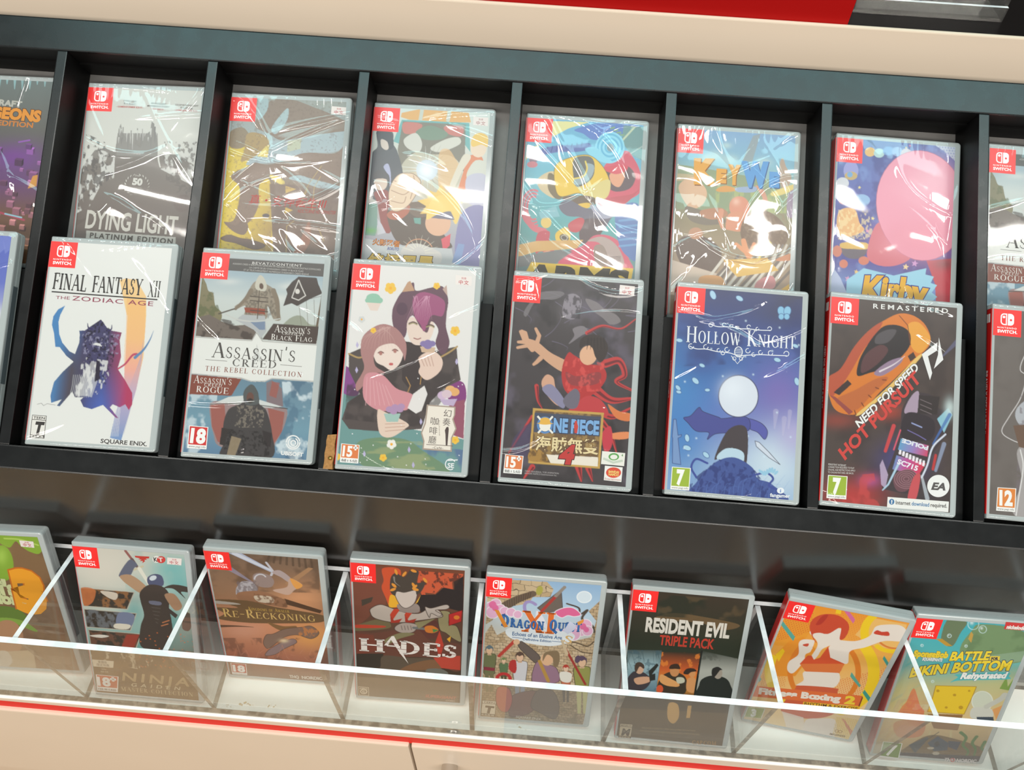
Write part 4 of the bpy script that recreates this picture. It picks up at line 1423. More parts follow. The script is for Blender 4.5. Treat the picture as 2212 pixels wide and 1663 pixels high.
for ch, x_, y_ in (('幻', 858, 1160), ('奏', 850, 1222), ('咖', 764, 1216), ('啡', 756, 1284), ('廳', 748, 1350)):
    c.text(ch, (x_, y_), (x_ + 56, y_ + 4), 50, (92, 82, 78))
c.poly([(878, 1240), (892, 1236), (896, 1252), (892, 1300), (886, 1370), (874, 1370), (872, 1290), (868, 1262)], (72, 56, 54))
c.line([(735, 1363), (926, 1374)], (110, 96, 88), 4)
c.text('-Café-', (776, 1392), (856, 1398), 16, (110, 96, 88), bold=.01, spread=1.2)
c.text('Enchanté', (822, 1190), (826, 1300), 10, (150, 136, 128))
chinese_label(c, [(946, 146), (1062, 158), (1058, 224), (944, 214)])
rating(c, [(124, 1355), (256, 1367), (246, 1500), (114, 1490)], '15⁺', '輔15級', (222, 122, 62), cut=.74, bold=.04)
c.part('publisher_logo')
c.ring(908, 1506, 36, 38, (230, 232, 234), 7, 60, 330)
c.text('SE', (886, 1530), (934, 1532), 34, (230, 232, 234), bold=.03)
c.line([(890, 1478), (960, 1474)], (230, 232, 234), 7)
c.finish()

# ---- dark cover with a lunging figure in red and a gold framed plaque
c = front_case('pirates', (1060, 575, .30075), .1297, .04, 'game case with a dark cover of a red figure above a gold framed plaque', (70, 64, 66), dict(amp=1.2, folds=9))
c.N((98, 90, 104), .5, .72, 4, 6, a=.8)
c.N((48, 44, 46), .5, .68, 5, 8, a=.8)
for k in range(16):
    x_, y_ = c.rng.uniform(160, 1000), c.rng.uniform(120, 620)
    a_ = c.rng.uniform(-1, 1)
    c.L([(x_, y_), (x_ + 60, y_ + 50 * a_), (x_ + 110, y_ + 130 * a_), (x_ + 100, y_ + 190 * a_)], (136, 126, 156), 5, s=True, a=.5, w1=1)
c.P([(360, 190), (480, 180), (530, 200), (460, 240), (330, 250), (260, 360), (240, 330), (300, 240)], (126, 120, 124), s=True, a=.7)
c.P([(680, 236), (760, 260), (820, 310), (900, 350), (930, 400), (860, 420), (800, 370), (720, 310)], (134, 126, 128), s=True, a=.75)
c.B(580, 290, 90, 120, (112, 106, 112), .55)
c.P([(540, 220), (600, 200), (650, 240), (640, 320), (600, 380), (530, 370), (515, 320)], (150, 142, 152), s=True, a=.75)
c.N((60, 54, 60), .48, .6, 30, 40, poly=[(520, 210), (650, 210), (640, 380), (515, 370)], a=.8)
c.P([(590, 450), (660, 430), (700, 470), (650, 500), (560, 560), (600, 500)], (150, 142, 148), s=True, a=.6)
# red streamers
for p_, w_ in (([(690, 480), (800, 430), (930, 450), (1040, 380)], 26), ([(820, 700), (920, 680), (960, 780), (900, 830), (1030, 900)], 60), ([(720, 860), (860, 960), (1010, 950)], 80), ([(700, 980), (860, 1080), (1000, 1020)], 60),
               ([(300, 1080), (220, 1200), (130, 1340)], 26), ([(330, 860), (340, 960), (370, 1020)], 30), ([(800, 1120), (860, 1200), (900, 1330)], 44), ([(630, 1440), (650, 1540)], 50), ([(700, 1450), (730, 1540)], 40), ([(300, 1440), (240, 1520)], 40)):
    c.L(p_, (190, 62, 62), w_, s=True, w1=w_ * .25)
    c.L([(x_ + 6, y_ + 5) for x_, y_ in p_], (112, 40, 46), w_ * .35, s=True, w1=2)
c.P([(840, 990), (920, 1040), (1005, 1060), (1000, 1110), (900, 1090)], (214, 122, 70), s=True)
c.P([(870, 1200), (990, 1190), (985, 1235), (880, 1240)], (224, 138, 90), s=True)
c.P([(800, 1200), (860, 1150), (870, 1280), (820, 1340)], (196, 60, 74), s=True)
c.P([(170, 1230), (290, 1130), (270, 1350), (160, 1340)], (76, 66, 96), s=True, a=.7)
# reaching arm, torso, bent leg
c.P([(240, 520), (330, 540), (430, 620), (560, 690), (590, 740), (520, 760), (420, 700), (330, 620), (250, 560)], (206, 160, 130), s=True)
for p_ in ([(250, 540), (215, 470)], [(260, 530), (250, 480), (225, 466)], [(330, 560), (350, 500), (325, 450)], [(300, 600), (270, 570), (195, 585)], [(260, 545), (200, 545)], [(360, 660), (330, 690), (310, 705)]):
    c.L(p_, (206, 160, 130), 34, w1=20)
c.P([(520, 700), (560, 620), (600, 640), (700, 700), (800, 720), (830, 800), (760, 900), (640, 960), (540, 900), (510, 800)], (180, 52, 52), s=True)
c.P([(540, 760), (620, 790), (780, 760), (770, 840), (640, 860), (560, 840)], (146, 60, 62), s=True)
c.N((230, 90, 84), .55, .65, 30, 40, poly=[(520, 640), (820, 700), (780, 900), (540, 900)], a=.5)
c.P([(700, 930), (800, 970), (830, 1080), (560, 1060), (620, 980)], (190, 62, 66), s=True)
c.P([(365, 840), (400, 780), (450, 800), (470, 880), (540, 980), (480, 1000), (400, 920)], (208, 160, 134), s=True)
c.P([(370, 880), (440, 850), (530, 960), (520, 1020), (440, 960)], (136, 132, 160), s=True)
c.P([(600, 880), (640, 920), (620, 1010), (560, 1020), (520, 960)], (110, 104, 118), s=True)
c.E(700, 640, 62, 70, (220, 172, 140), rot=12)
c.P([(640, 590), (650, 520), (720, 490), (800, 510), (840, 570), (830, 640), (790, 690), (750, 650), (730, 590), (690, 560)], (58, 48, 46), s=True)
for k in range(6):
    c.L([(700 + 22 * k, 520), (690 + 26 * k, 600)], (48, 40, 38), 14, w1=2)
# plaque
c.P([(306, 1018), (812, 1052), (782, 1452), (272, 1412)], (196, 158, 84))
c.P([(320, 1036), (794, 1066), (768, 1436), (288, 1398)], (112, 88, 62))
c.N((176, 142, 84), .5, .6, 26, 30, poly=[(320, 1036), (794, 1066), (768, 1436), (288, 1398)], a=.6)
c.P([(316, 1050), (794, 1080), (780, 1215), (310, 1190)], (74, 80, 98))
c.P([(400, 1350), (770, 1370), (768, 1436), (430, 1412)], (232, 222, 208))
c.P([(280, 1330), (340, 1310), (400, 1360), (400, 1400), (280, 1395)], (168, 128, 66), s=True)
c.N((80, 58, 38), .5, .6, 30, 40, poly=[(280, 1320), (400, 1330), (400, 1400), (280, 1395)], a=.7)
c.R(390, 1140, 50, 54, (92, 140, 196), 13)
c.part('title_lettering')
c.text('NE PIECE', (448, 1186), (776, 1208), 96, (120, 166, 214), bold=.05, fat=((40, 52, 84), .05))
c.poly([(606, 1110), (618, 1108), (622, 1130), (628, 1150), (620, 1200), (602, 1198), (598, 1150), (602, 1128)], (196, 60, 50))
# plain round emblem with crossed bars in front of the lettering
for a_, b_ in (((336, 1076), (446, 1200)), ((446, 1078), (340, 1198))):
    c.line([a_, b_], (232, 228, 220), 14)
c.disc(390, 1140, 42, 46, (232, 228, 220))
c.poly([(352, 1122), (360, 1096), (390, 1086), (420, 1096), (430, 1124), (450, 1130), (390, 1138), (332, 1128)], (226, 174, 70), s=True)
c.text('海賊無雙', (318, 1312), (772, 1344), 94, (228, 208, 160), bold=.02, fat=((98, 70, 40), .03))
c.text('4', (480, 1410), (588, 1416), 128, (190, 48, 44), 'sans', bold=.06, skew=.2, fat=((60, 30, 28), .03))
c.text('©BNE ©SHUEISHA, TOEI ANIMATION', (244, 1476), (488, 1494), 12, (176, 170, 170))
c.text('BANDAI NAMCO Entertainment Inc.', (244, 1492), (474, 1508), 12, (176, 170, 170))
c.part('publisher_label')
c.poly([(800, 1327), (966, 1342), (958, 1436), (792, 1420)], (232, 230, 222))
c.disc(884, 1368, 38, 26, (90, 160, 80))
c.disc(884, 1370, 26, 17, (232, 230, 222))
c.text('4', (938, 1366), (950, 1367), 18, (90, 150, 80), bold=.02)
c.line([(808, 1380), (880, 1410), (948, 1396)], (196, 206, 190), 16)
c.poly([(820, 1432), (948, 1444), (938, 1550), (812, 1536)], (236, 234, 230))
c.disc(882, 1482, 54, 38, (216, 70, 42))
c.text('BANDAI', (846, 1482), (920, 1488), 17, (240, 220, 120), bold=.03)
c.text('NAMCO', (846, 1502), (918, 1508), 17, (240, 220, 120), bold=.03)
c.text('Entertainment', (820, 1532), (934, 1542), 15, (180, 80, 70))
chinese_label(c, [(928, 134), (1036, 146), (1030, 212), (922, 202)])
rating(c, [(104, 1350), (236, 1362), (222, 1494), (90, 1484)], '15⁺', '輔15級', (222, 122, 62), cut=.74, bold=.04)
c.finish()

# ---- blue cover
c = front_case('mask', (1420, 600, .30075), .2598, -.43, 'game case with a blue cover, white scroll lettering and a pale oval', (70, 110, 176), dict(amp=0.9, folds=7))
c.G([(0, (58, 62, 100)), (.2, (58, 78, 140)), (.42, (62, 112, 176)), (.65, (110, 124, 190)), (.85, (160, 184, 214)), (1, (150, 180, 214))], (640, 100), (560, 1600))
c.B(160, 1150, 260, 420, (54, 124, 190), .8)
c.B(120, 760, 240, 330, (70, 138, 196), .7)
c.B(880, 820, 260, 260, (128, 104, 176), .75)
c.B(820, 1320, 260, 260, (206, 222, 232), .85)
c.B(980, 1130, 140, 160, (186, 176, 214), .7)
c.B(940, 190, 230, 160, (52, 50, 62), .8)
c.B(700, 170, 260, 110, (56, 66, 116), .8)
c.B(300, 600, 180, 140, (62, 72, 140), .6)
c.N((44, 56, 110), .52, .7, 4, 7, poly=[(100, 100), (1090, 160), (1080, 600), (100, 640)], a=.6)
for x_, y_, w_ in ((850, 960, 40), (910, 1010, 36), (950, 960, 30)):
    c.L([(x_, y_), (x_ - 10, y_ + 120)], (196, 190, 214), w_, a=.35, w1=10)
for x_, y_, r_ in ((322, 630, 22), (360, 806, 20), (150, 790, 24), (155, 820, 20), (860, 590, 26), (1000, 745, 30), (275, 740, 30), (215, 1150, 28), (215, 1220, 30), (400, 125, 34), (590, 150, 28), (990, 490, 22), (350, 1270, 28), (160, 450, 24)):
    c.E(x_, y_, r_, r_ * .6, (170, 206, 228), rot=c.rng.uniform(0, 90), ol=(54, 92, 150), w=4)
for s_ in (-1, 1):
    c.E(910 + 22 * s_, 240, 26, 34, (134, 188, 220), rot=10 * s_, ol=(60, 96, 150), w=4)
    c.E(908 + 20 * s_, 280, 20, 22, (134, 188, 220), ol=(60, 96, 150), w=4)
for k in range(24):
    c.B(c.rng.uniform(120, 1050), c.rng.uniform(250, 1350), 7, 7, (206, 226, 240), .9)
# a sword stuck in the ground
c.P([(118, 1015), (136, 1015), (150, 1130), (176, 1125), (172, 1140), (150, 1150), (170, 1340), (110, 1330), (112, 1150), (108, 1140)], (120, 150, 196), ol=(50, 66, 120), w=4)
# cloak and blade
c.P([(640, 1010), (740, 1040), (790, 1100), (770, 1160), (720, 1110), (660, 1080)], (88, 92, 168), s=True, ol=(46, 46, 84), w=4)
c.P([(470, 1010), (640, 1000), (660, 1090), (560, 1110), (420, 1120), (360, 1160), (370, 1110), (280, 1100), (220, 1040), (190, 1005), (240, 990), (300, 930), (330, 960), (440, 1000)], (74, 80, 148), s=True, ol=(46, 46, 84), w=4)
c.P([(510, 1090), (640, 1080), (640, 1330), (600, 1290), (500, 1260), (410, 1300)], (70, 62, 66), s=True)
c.P([(480, 1230), (560, 1225), (620, 1260), (600, 1330), (430, 1300)], (186, 210, 226), s=True)
c.P([(700, 1170), (730, 1180), (800, 1250), (880, 1340), (800, 1290), (710, 1210)], (206, 214, 228), ol=(60, 60, 80), w=4)
# pale oval, plain
c.E(582, 850, 142, 150, (214, 220, 232), ol=(70, 72, 110), w=7)
c.B(540, 800, 90, 90, (226, 232, 242), .8)
# woven mound
c.P([(250, 1500), (330, 1400), (440, 1310), (560, 1290), (680, 1360), (720, 1440), (820, 1480), (900, 1620), (90, 1620), (100, 1580)], (66, 86, 150), s=True)
c.N((44, 58, 120), .5, .58, 34, 40, poly=[(250, 1450), (440, 1300), (700, 1380), (880, 1640), (90, 1600)], a=.85)
for k in range(20):
    x_ = 250 + 32 * k
    c.L([(x_, 1620), (x_ + 20, 1500 + c.rng.uniform(-40, 60)), (x_ + 90, 1430 + c.rng.uniform(-60, 90))], (96, 128, 196), 4, s=True, a=.6, w1=1)
c.L([(360, 1330), (280, 1300), (245, 1360), (280, 1430)], (60, 76, 150), 15, s=True)
c.L([(690, 1415), (780, 1400), (830, 1440), (800, 1490), (860, 1520)], (60, 76, 150), 15, s=True)
for k in range(8):
    c.E(740 + 16 * k, 1390 + 12 * math.sin(k), 9, 20, (150, 196, 222), rot=-40 + 12 * k)
c.part('title_lettering')
WH = (232, 234, 240)
c.text('Hollow Knight', (208, 462), (990, 512), 118, WH, 'serif', bold=.0)
for pts in ([(372, 330), (430, 350), (500, 352), (560, 358), (600, 366), (660, 368), (740, 376), (810, 378)], [(230, 490), (280, 510), (350, 512), (430, 530), (520, 540), (580, 560), (640, 556), (740, 552), (820, 556), (930, 560)]):
    c.line(pts, WH, 6, s=True)
for x_, y_, r_, a0 in ((384, 338, 14, 0), (806, 366, 14, 180), (480, 338, 13, 60), (656, 352, 13, 60), (530, 346, 10, 0), (718, 366, 10, 0), (242, 492, 18, 0), (926, 546, 18, 180), (348, 496, 16, 0), (812, 540, 16, 0), (500, 516, 16, 0), (650, 524, 16, 0), (470, 540, 13, 0), (690, 552, 13, 0), (740, 536, 14, 0), (440, 520, 12, 0)):
    c.ring(x_, y_, r_, r_, WH, 5, a0, a0 + 290)
c.ring(582, 532, 28, 36, WH, 6)
for k in range(4):
    c.line([(558, 512 + 13 * k), (606, 514 + 13 * k)], WH, 4)
c.line([(530, 560), (574, 618), (622, 564)], WH, 5)
c.ring(574, 358, 12, 10, WH, 4)
c.ring(552, 580, 12, 12, WH, 4)
c.ring(600, 582, 12, 12, WH, 4)
c.part('publisher_lettering')
c.text('fangamer', (808, 1572), (952, 1580), 26, (232, 236, 242), bold=.03)
c.disc(884, 1528, 26, 22, (232, 236, 242))
c.text('i', (878, 1540), (888, 1541), 24, (120, 150, 200), bold=.02)
rating(c, [(104, 1356), (240, 1366), (228, 1528), (92, 1518)], '7', 'www.pegi.info', (156, 180, 48), cut=.84, bold=.06, wf=.42)
c.part('spine_lettering')
c.finish()
HOLLOW = c

# ---- two racing cars
c = front_case('racers', (1750, 625, .30075), .3803, -1.01, 'game case with an orange racing car and a police car on a black cover with painted brown haze', (78, 66, 62), dict(amp=0.9, folds=7))  # black cover lifted to brown: pale wash of the wrap painted into the print
c.N((64, 54, 52), .45, .65, 5, 8, a=.7)
c.B(560, 880, 120, 60, (190, 70, 50), .6)
c.B(190, 940, 170, 60, (160, 66, 52), .6)
c.B(300, 1480, 230, 130, (190, 58, 56), .85)
c.B(430, 1370, 80, 50, (190, 84, 140), .8)
c.B(660, 1230, 190, 150, (76, 74, 140), .7)
c.B(820, 1520, 160, 100, (60, 54, 60), .8)
c.L([(1080, 350), (950, 480)], (110, 112, 150), 40, a=.5, w1=10)
car = [(130, 640), (220, 570), (320, 410), (430, 290), (540, 220), (640, 176), (740, 190), (820, 250), (862, 340), (850, 410), (780, 480), (690, 560), (600, 650), (500, 740), (400, 850), (310, 900), (190, 870), (140, 770)]
c.P(car, (214, 122, 46), s=True)
c.P([(130, 640), (220, 570), (320, 410), (430, 290), (520, 236), (470, 330), (380, 440), (300, 580), (220, 700), (150, 770)], (184, 84, 56), s=True)
c.P([(330, 900), (460, 790), (600, 660), (760, 490), (800, 480), (640, 660), (500, 790), (380, 890)], (230, 190, 110), s=True)
c.P([(180, 800), (330, 720), (480, 640), (560, 640), (440, 760), (320, 870)], (190, 104, 54), s=True)
c.P([(700, 260), (780, 240), (860, 340), (840, 410), (780, 460), (720, 400)], (230, 160, 60), s=True)
c.P([(470, 320), (540, 262), (640, 262), (712, 310), (716, 400), (660, 480), (560, 560), (430, 600), (340, 620), (350, 520), (400, 420)], (44, 38, 40), s=True)
c.P([(480, 330), (560, 290), (620, 300), (560, 380), (470, 390)], (84, 78, 82), s=True)
c.P([(390, 480), (500, 400), (560, 440), (480, 540), (370, 600)], (92, 58, 60), s=True)
c.P([(460, 600), (560, 520), (660, 490), (640, 540), (520, 620)], (150, 126, 150), s=True)
c.L([(500, 590), (600, 540), (680, 480)], (226, 214, 220), 12, s=True, w1=3)
c.P([(170, 740), (270, 650), (300, 680), (210, 760)], (62, 46, 44))
c.P([(140, 760), (180, 770), (310, 880), (280, 900)], (150, 72, 66))
c.L([(640, 190), (700, 260), (720, 400)], (120, 64, 30), 6)
c.P([(700, 480), (740, 450), (760, 490), (720, 520)], (70, 52, 46))
for k in range(5):
    c.L([(320 + 50 * k, 870 - 55 * k), (330 + 54 * k, 900 - 62 * k)], (120, 60, 34), 8)
# police car
c.P([(660, 860), (740, 750), (870, 760), (930, 860), (990, 830), (1010, 920), (960, 1060), (880, 1180), (820, 1300), (780, 1460), (560, 1440), (520, 1400), (600, 1180), (650, 1020)], (66, 56, 60), s=True)
c.P([(690, 830), (740, 750), (780, 740), (770, 880), (680, 890)], (170, 150, 170), s=True)
c.P([(780, 760), (930, 770), (910, 900), (770, 890)], (54, 46, 46))
for k in range(3):
    c.L([(790, 790 + 36 * k), (870, 824 + 36 * k)], (130, 116, 120), 4)
c.P([(910, 930), (990, 850), (1020, 900), (960, 1030)], (140, 190, 206))
c.B(1000, 850, 40, 70, (206, 222, 222), .8)
c.P([(680, 900), (780, 890), (890, 950), (860, 1080), (660, 1060)], (52, 44, 50), s=True)
c.L([(730, 960), (800, 990)], (150, 160, 206), 9)
c.L([(700, 1010), (780, 1050), (830, 1080)], (120, 110, 170), 6)
c.L([(600, 980), (540, 1160)], (200, 70, 74), 28, w1=22)
c.L([(648, 1010), (600, 1150)], (220, 90, 110), 10)
c.G([(0, (96, 160, 200)), (.45, (150, 130, 190)), (1, (210, 60, 84))], (640, 1100), (850, 1200), [(652, 1070), (850, 1120), (840, 1200), (630, 1150)])
c.G([(0, (76, 146, 196)), (.4, (190, 80, 150)), (1, (214, 60, 70))], (600, 1200), (820, 1280), [(620, 1190), (830, 1250), (780, 1330), (590, 1290)])
for k in range(8):
    c.P([(640 + 24 * k, 1150 + 11 * k), (656 + 24 * k, 1153 + 11 * k), (652 + 24 * k, 1186 + 12 * k), (634 + 24 * k, 1182 + 12 * k)], (240, 232, 240))
c.L([(970, 1040), (880, 1130), (840, 1260), (800, 1350)], (214, 220, 236), 12, s=True)
c.L([(960, 1110), (900, 1300)], (140, 150, 176), 30, w1=20, a=.9)
c.L([(900, 1190), (880, 1290)], (190, 60, 60), 18)
c.L([(1000, 900), (880, 1110)], (70, 110, 176), 26, w1=10, a=.8)
c.P([(500, 1260), (520, 1220), (560, 1330), (540, 1430), (510, 1400)], (190, 170, 200), a=.8)
c.L([(640, 1240), (560, 1400), (520, 1440)], (176, 206, 226), 16, w1=8)
c.P([(600, 1340), (700, 1290), (760, 1330), (700, 1440), (620, 1440)], (110, 74, 82), s=True)
for k in range(5):
    c.R(690, 1360, 20 + 16 * k, 16 + 13 * k, (176, 130, 140), 3)
c.P([(740, 1350), (790, 1330), (760, 1500), (700, 1500)], (200, 84, 90), s=True)
c.L([(800, 1340), (840, 1500)], (206, 214, 224), 16, w1=30, a=.6)
c.N((206, 74, 72), .52, .64, 10, 12, poly=[(230, 1340), (460, 1320), (500, 1560), (230, 1560)], a=.6)
c.part('title_lettering')
c.text('NEED FOR SPEED', (352, 998), (782, 570), 56, (236, 234, 232), bold=.03, skew=.25, fat=((54, 46, 46), .03))
c.text('HOT PURSUIT', (248, 1226), (800, 650), 84, (208, 62, 54), bold=.035, skew=.2)
c.text('REMASTERED', (452, 136), (990, 172), 36, (232, 230, 228), bold=.02, spread=1.5)
c.poly([(802, 466), (914, 380), (910, 440), (846, 480), (876, 600), (860, 652)], (234, 232, 232))
c.poly([(924, 345), (956, 505), (888, 570), (918, 470)], (234, 232, 232))
c.part('car_lettering')
c.text('POLICE', (850, 1128), (662, 1070), 30, (224, 226, 236), bold=.05)
c.text('SC715', (622, 1250), (768, 1304), 36, (236, 230, 240), bold=.04)
c.part('small_print')
for k, tx_ in enumerate(('PERSISTENT INTERNET', 'CONNECTION REQUIRED TO PLAY', 'ONLINE, AGE RESTRICTIONS APPLY', 'TO ONLINE FEATURES. SEE BACK.')):
    wd_ = (128, 188, 196, 186)[k]
    c.text(tx_, (130 - k, 1262 + 19 * k), (130 + wd_ - k, 1271 + 19 * k), 13, (206, 200, 196), bold=.01)
c.part('download_label')
c.poly([(556, 1490), (996, 1524), (992, 1600), (551, 1566)], (236, 235, 232))
c.disc(585, 1525, 19, 21, (50, 110, 160))
c.text('!', (580, 1538), (590, 1539), 26, (236, 236, 236), bold=.05)
c.text('Internet', (614, 1543), (720, 1550), 28, (84, 80, 78), bold=.02)
c.text('download', (728, 1551), (854, 1560), 28, (48, 116, 166), bold=.02)
c.text('required.', (864, 1561), (982, 1568), 28, (84, 80, 78), bold=.02)
c.part('publisher_logo')
c.disc(920, 1412, 80, 80, (238, 237, 236))
c.text('EA', (868, 1436), (972, 1442), 50, (84, 80, 80), bold=.05, skew=.35)
rating(c, [(128, 1332), (268, 1342), (258, 1508), (116, 1498)], '7', 'www.pegi.info', (156, 180, 48), cut=.84, bold=.06, wf=.42)
c.finish()
RACERS = c

# ---- grey brown cover cut by the frame
c = front_case('line_art', (2100, 640, .30685), .5085, -1.0, 'game case with a grey-brown cover and white line drawing, red spine showing', (112, 104, 100), dict(amp=0.8, folds=7))
c.N((96, 88, 84), .4, .7, 5, 8, a=.6)
for k in range(3):
    c.L([(600, 240), (430, 330), (360, 440), (340, 520), (380, 570), (340, 720), (260, 850), (210, 950), (280, 1010), (420, 1060)], (214, 208, 208), 5 - k, s=True)
c.P([(340, 760), (620, 640), (700, 1000), (560, 1040), (330, 900)], (190, 192, 200), s=True, a=.8)
c.N((120, 110, 116), .5, .6, 40, 60, poly=[(340, 700), (700, 640), (700, 1540), (300, 1540)], a=.6)
c.P([(320, 1080), (480, 1000), (640, 1080), (700, 1540), (300, 1540), (350, 1300)], (184, 178, 178), s=True, a=.7)
c.P([(290, 910), (400, 900), (420, 1080), (330, 1060)], (112, 88, 74))
c.L([(340, 1080), (360, 1200), (330, 1400), (310, 1540)], (226, 222, 222), 8, s=True)
c.E(560, 380, 120, 160, (206, 196, 190))
c.N((96, 88, 84), .5, .6, 40, 50, poly=[(440, 220), (700, 220), (700, 540), (440, 540)], a=.5)
rating(c, [(178, 1344), (310, 1352), (302, 1518), (168, 1508)], '12', 'www.pegi.info', (224, 132, 56), cut=.83, bold=.05, wf=.7)
c.finish()
BRAVE = c

# ---- blue edged case at the end of the row
c = front_case('blue_edge', (0, 490, .294), -.3795, .9, 'game case with a blue print edge, beside the black divider next to the white case', (96, 110, 190), dict(amp=1.0, folds=7))
c.G([(0, (92, 106, 190)), (.3, (104, 118, 196)), (.42, (150, 156, 206)), (.5, (206, 208, 216)), (1, (212, 214, 212))], (30, 80), (0, 1200))
for k in range(9):
    c.P([(-300 + 45 * k, 60), (-260 + 45 * k, 60), (-230 + 45 * k, 160), (-280 + 45 * k, 200)], (130, 142, 210), a=.6)
c.finish()

# ---- block figures on grey, cut by the frame
c = rear_case('blocks', (0, 150, .2708), -.3740, 1.5, 'game case with orange block lettering over purple and brown cubes', (104, 104, 100))
c.G([(0, (112, 120, 118)), (.28, (100, 98, 94)), (.42, (96, 84, 96)), (.55, (104, 66, 116)), (.72, (112, 80, 66)), (1, (120, 84, 56))], (150, 80), (20, 1560))
c.B(120, 700, 260, 120, (122, 60, 150), .8)
for k in range(70):
    x_, y_ = c.rng.uniform(-420, 330), c.rng.uniform(560, 1500)
    s_ = c.rng.uniform(18, 60)
    t_ = (y_ - 560) / 940
    base_ = np.array((126, 74, 150)) * (1 - t_) + np.array((150, 104, 72)) * t_
    base_ = np.clip(base_ * c.rng.uniform(.6, 1.35), 0, 235)
    c.P([(x_, y_), (x_ + s_, y_ + s_ * .15), (x_ + s_ * .95, y_ + s_), (x_ - s_ * .05, y_ + s_ * .85)], base_)
    c.P([(x_, y_), (x_ + s_, y_ + s_ * .15), (x_ + s_ * 1.25, y_ - s_ * .12), (x_ + s_ * .25, y_ - s_ * .25)], np.clip(base_ * 1.25, 0, 240))
    c.P([(x_ + s_, y_ + s_ * .15), (x_ + s_ * 1.25, y_ - s_ * .12), (x_ + s_ * 1.2, y_ + s_ * .7), (x_ + s_ * .95, y_ + s_)], base_ * .6)
c.L([(150, 580), (235, 565)], (150, 90, 180), 12)
c.L([(0, 1140), (190, 1200)], (170, 70, 90), 16)
c.L([(40, 1150), (170, 1180)], (150, 190, 206), 12)
c.P([(220, 950), (260, 850), (300, 840), (290, 930)], (214, 150, 70))
for k in range(14):
    c.L([(-420 + 60 * k, 60), (-420 + 60 * k - 4, 60 + c.rng.uniform(40, 110))], (150, 190, 194), 26, w1=6, a=.8)  # cyan highlights of the wrap along the top, painted into the print
c.part('title_lettering')
c.text('MINECRAFT', (-245, 262), (172, 303), 48, (186, 182, 172), bold=.05)
c.text('DUNGEONS', (-345, 352), (320, 417), 88, (226, 146, 48), bold=.06, fat=((96, 56, 26), .04))
c.text('HERO EDITION', (-235, 426), (262, 466), 42, (206, 126, 54), bold=.03)
c.finish()

# ---- black and white ruin
c = rear_case('ruin', (130, 160, .22853), -.2465, 2.0, 'game case with a pale cover bleeding into a dark ruined tower', (208, 206, 200))
c.G([(0, (150, 146, 142)), (.25, (118, 110, 104)), (.6, (108, 96, 90)), (1, (96, 84, 78))], (640, 560), (620, 1650), [(150, 1240), (200, 900), (330, 720), (430, 700), (520, 740), (545, 560), (920, 560), (925, 760), (1130, 760), (1260, 860), (1230, 1660), (110, 1660)])
c.P([(530, 770), (555, 520), (575, 470), (590, 560), (640, 620), (700, 660), (760, 700), (800, 580), (850, 540), (865, 450), (890, 470), (892, 560), (920, 620), (915, 780)], (140, 136, 132))
for k in range(34):
    x_ = c.rng.uniform(545, 915)
    y_ = c.rng.uniform(500, 620)
    c.L([(x_, y_), (x_ - 4, y_ + c.rng.uniform(30, 150))], (206, 204, 200) if k % 2 else (128, 124, 122), 9, w1=2)
c.N((210, 208, 204), .5, .6, 22, 18, poly=[(180, 880), (330, 700), (520, 760), (510, 980), (380, 1060), (280, 1250), (130, 1330)], a=.9)
c.N((84, 78, 76), .56, .62, 34, 40, poly=[(180, 900), (240, 560), (420, 640), (520, 760), (500, 960), (130, 1300)], a=.85)
c.N((206, 204, 200), .5, .6, 18, 20, poly=[(960, 700), (1300, 600), (1260, 1060), (950, 900)], a=.85)
c.N((92, 84, 80), .56, .62, 30, 40, poly=[(960, 640), (1300, 640), (1240, 1280), (1000, 1000)], a=.7)
c.L([(935, 700), (928, 800), (945, 880)], (208, 206, 200), 22, s=True, w1=8)
c.P([(1060, 1190), (1190, 1140), (1230, 1260), (1120, 1300)], (100, 84, 80), s=True, a=.8)
c.P([(250, 1478), (1092, 1540), (1086, 1625), (244, 1560)], (190, 186, 178))
c.part('title_lettering')
c.text('DYING LIGHT', (234, 1452), (1100, 1516), 172, (206, 200, 192), bold=.025)
c.text('PLATINUM EDITION', (278, 1545), (1062, 1606), 48, (96, 88, 82), bold=.035, spread=1.25)
for tx_, x0_, x1_, y_, k_ in (('DYING LIGHT', 600, 722, 262, 0), ('IS A BLAST!', 602, 716, 288, 0), ('- GAMEINFORMER 8,5/10 -', 530, 786, 318, 1), ('AN EXCELLENT', 858, 1002, 286, 0), ('MYSTERIOUS STORY!', 824, 1030, 312, 0), ('- IGN 8,8/10 -', 860, 988, 338, 1), ('CO-OP IN DYING LIGHT', 1086, 1306, 302, 0), ('IS SUPERB!', 1136, 1252, 328, 0), ('- GAMEREACTOR 9/10 -', 1080, 1306, 352, 1)):
    c.text(tx_, (x0_, y_ - 4), (x1_, y_ + 8), 17, ((110, 104, 100), (196, 96, 92))[k_], bold=.02)
c.part('award_lettering')
for s_ in (-1, 1):
    for k in range(9):
        a = RAD(90 + s_ * (22 + 17 * k))
        x_, y_ = 727 + 102 * math.cos(a), 1050 + 92 * math.sin(a)
        b_ = a + s_ * RAD(60)
        c.poly([(x_, y_), (x_ + 18 * math.cos(b_) + 6, y_ + 18 * math.sin(b_)), (x_ + 30 * math.cos(b_), y_ + 30 * math.sin(b_)), (x_ + 16 * math.cos(b_) - 6, y_ + 16 * math.sin(b_) + 5)], (206, 202, 196))
c.text('Over', (706, 966), (758, 970), 16, (206, 202, 196), bold=.02)
c.text('50', (680, 1044), (776, 1052), 62, (220, 216, 210), bold=.06)
c.text('GAME OF THE YEAR', (690, 1080), (770, 1084), 10, (206, 202, 196))
c.text('AWARDS & NOMINATIONS', (680, 1094), (774, 1099), 10, (206, 202, 196))
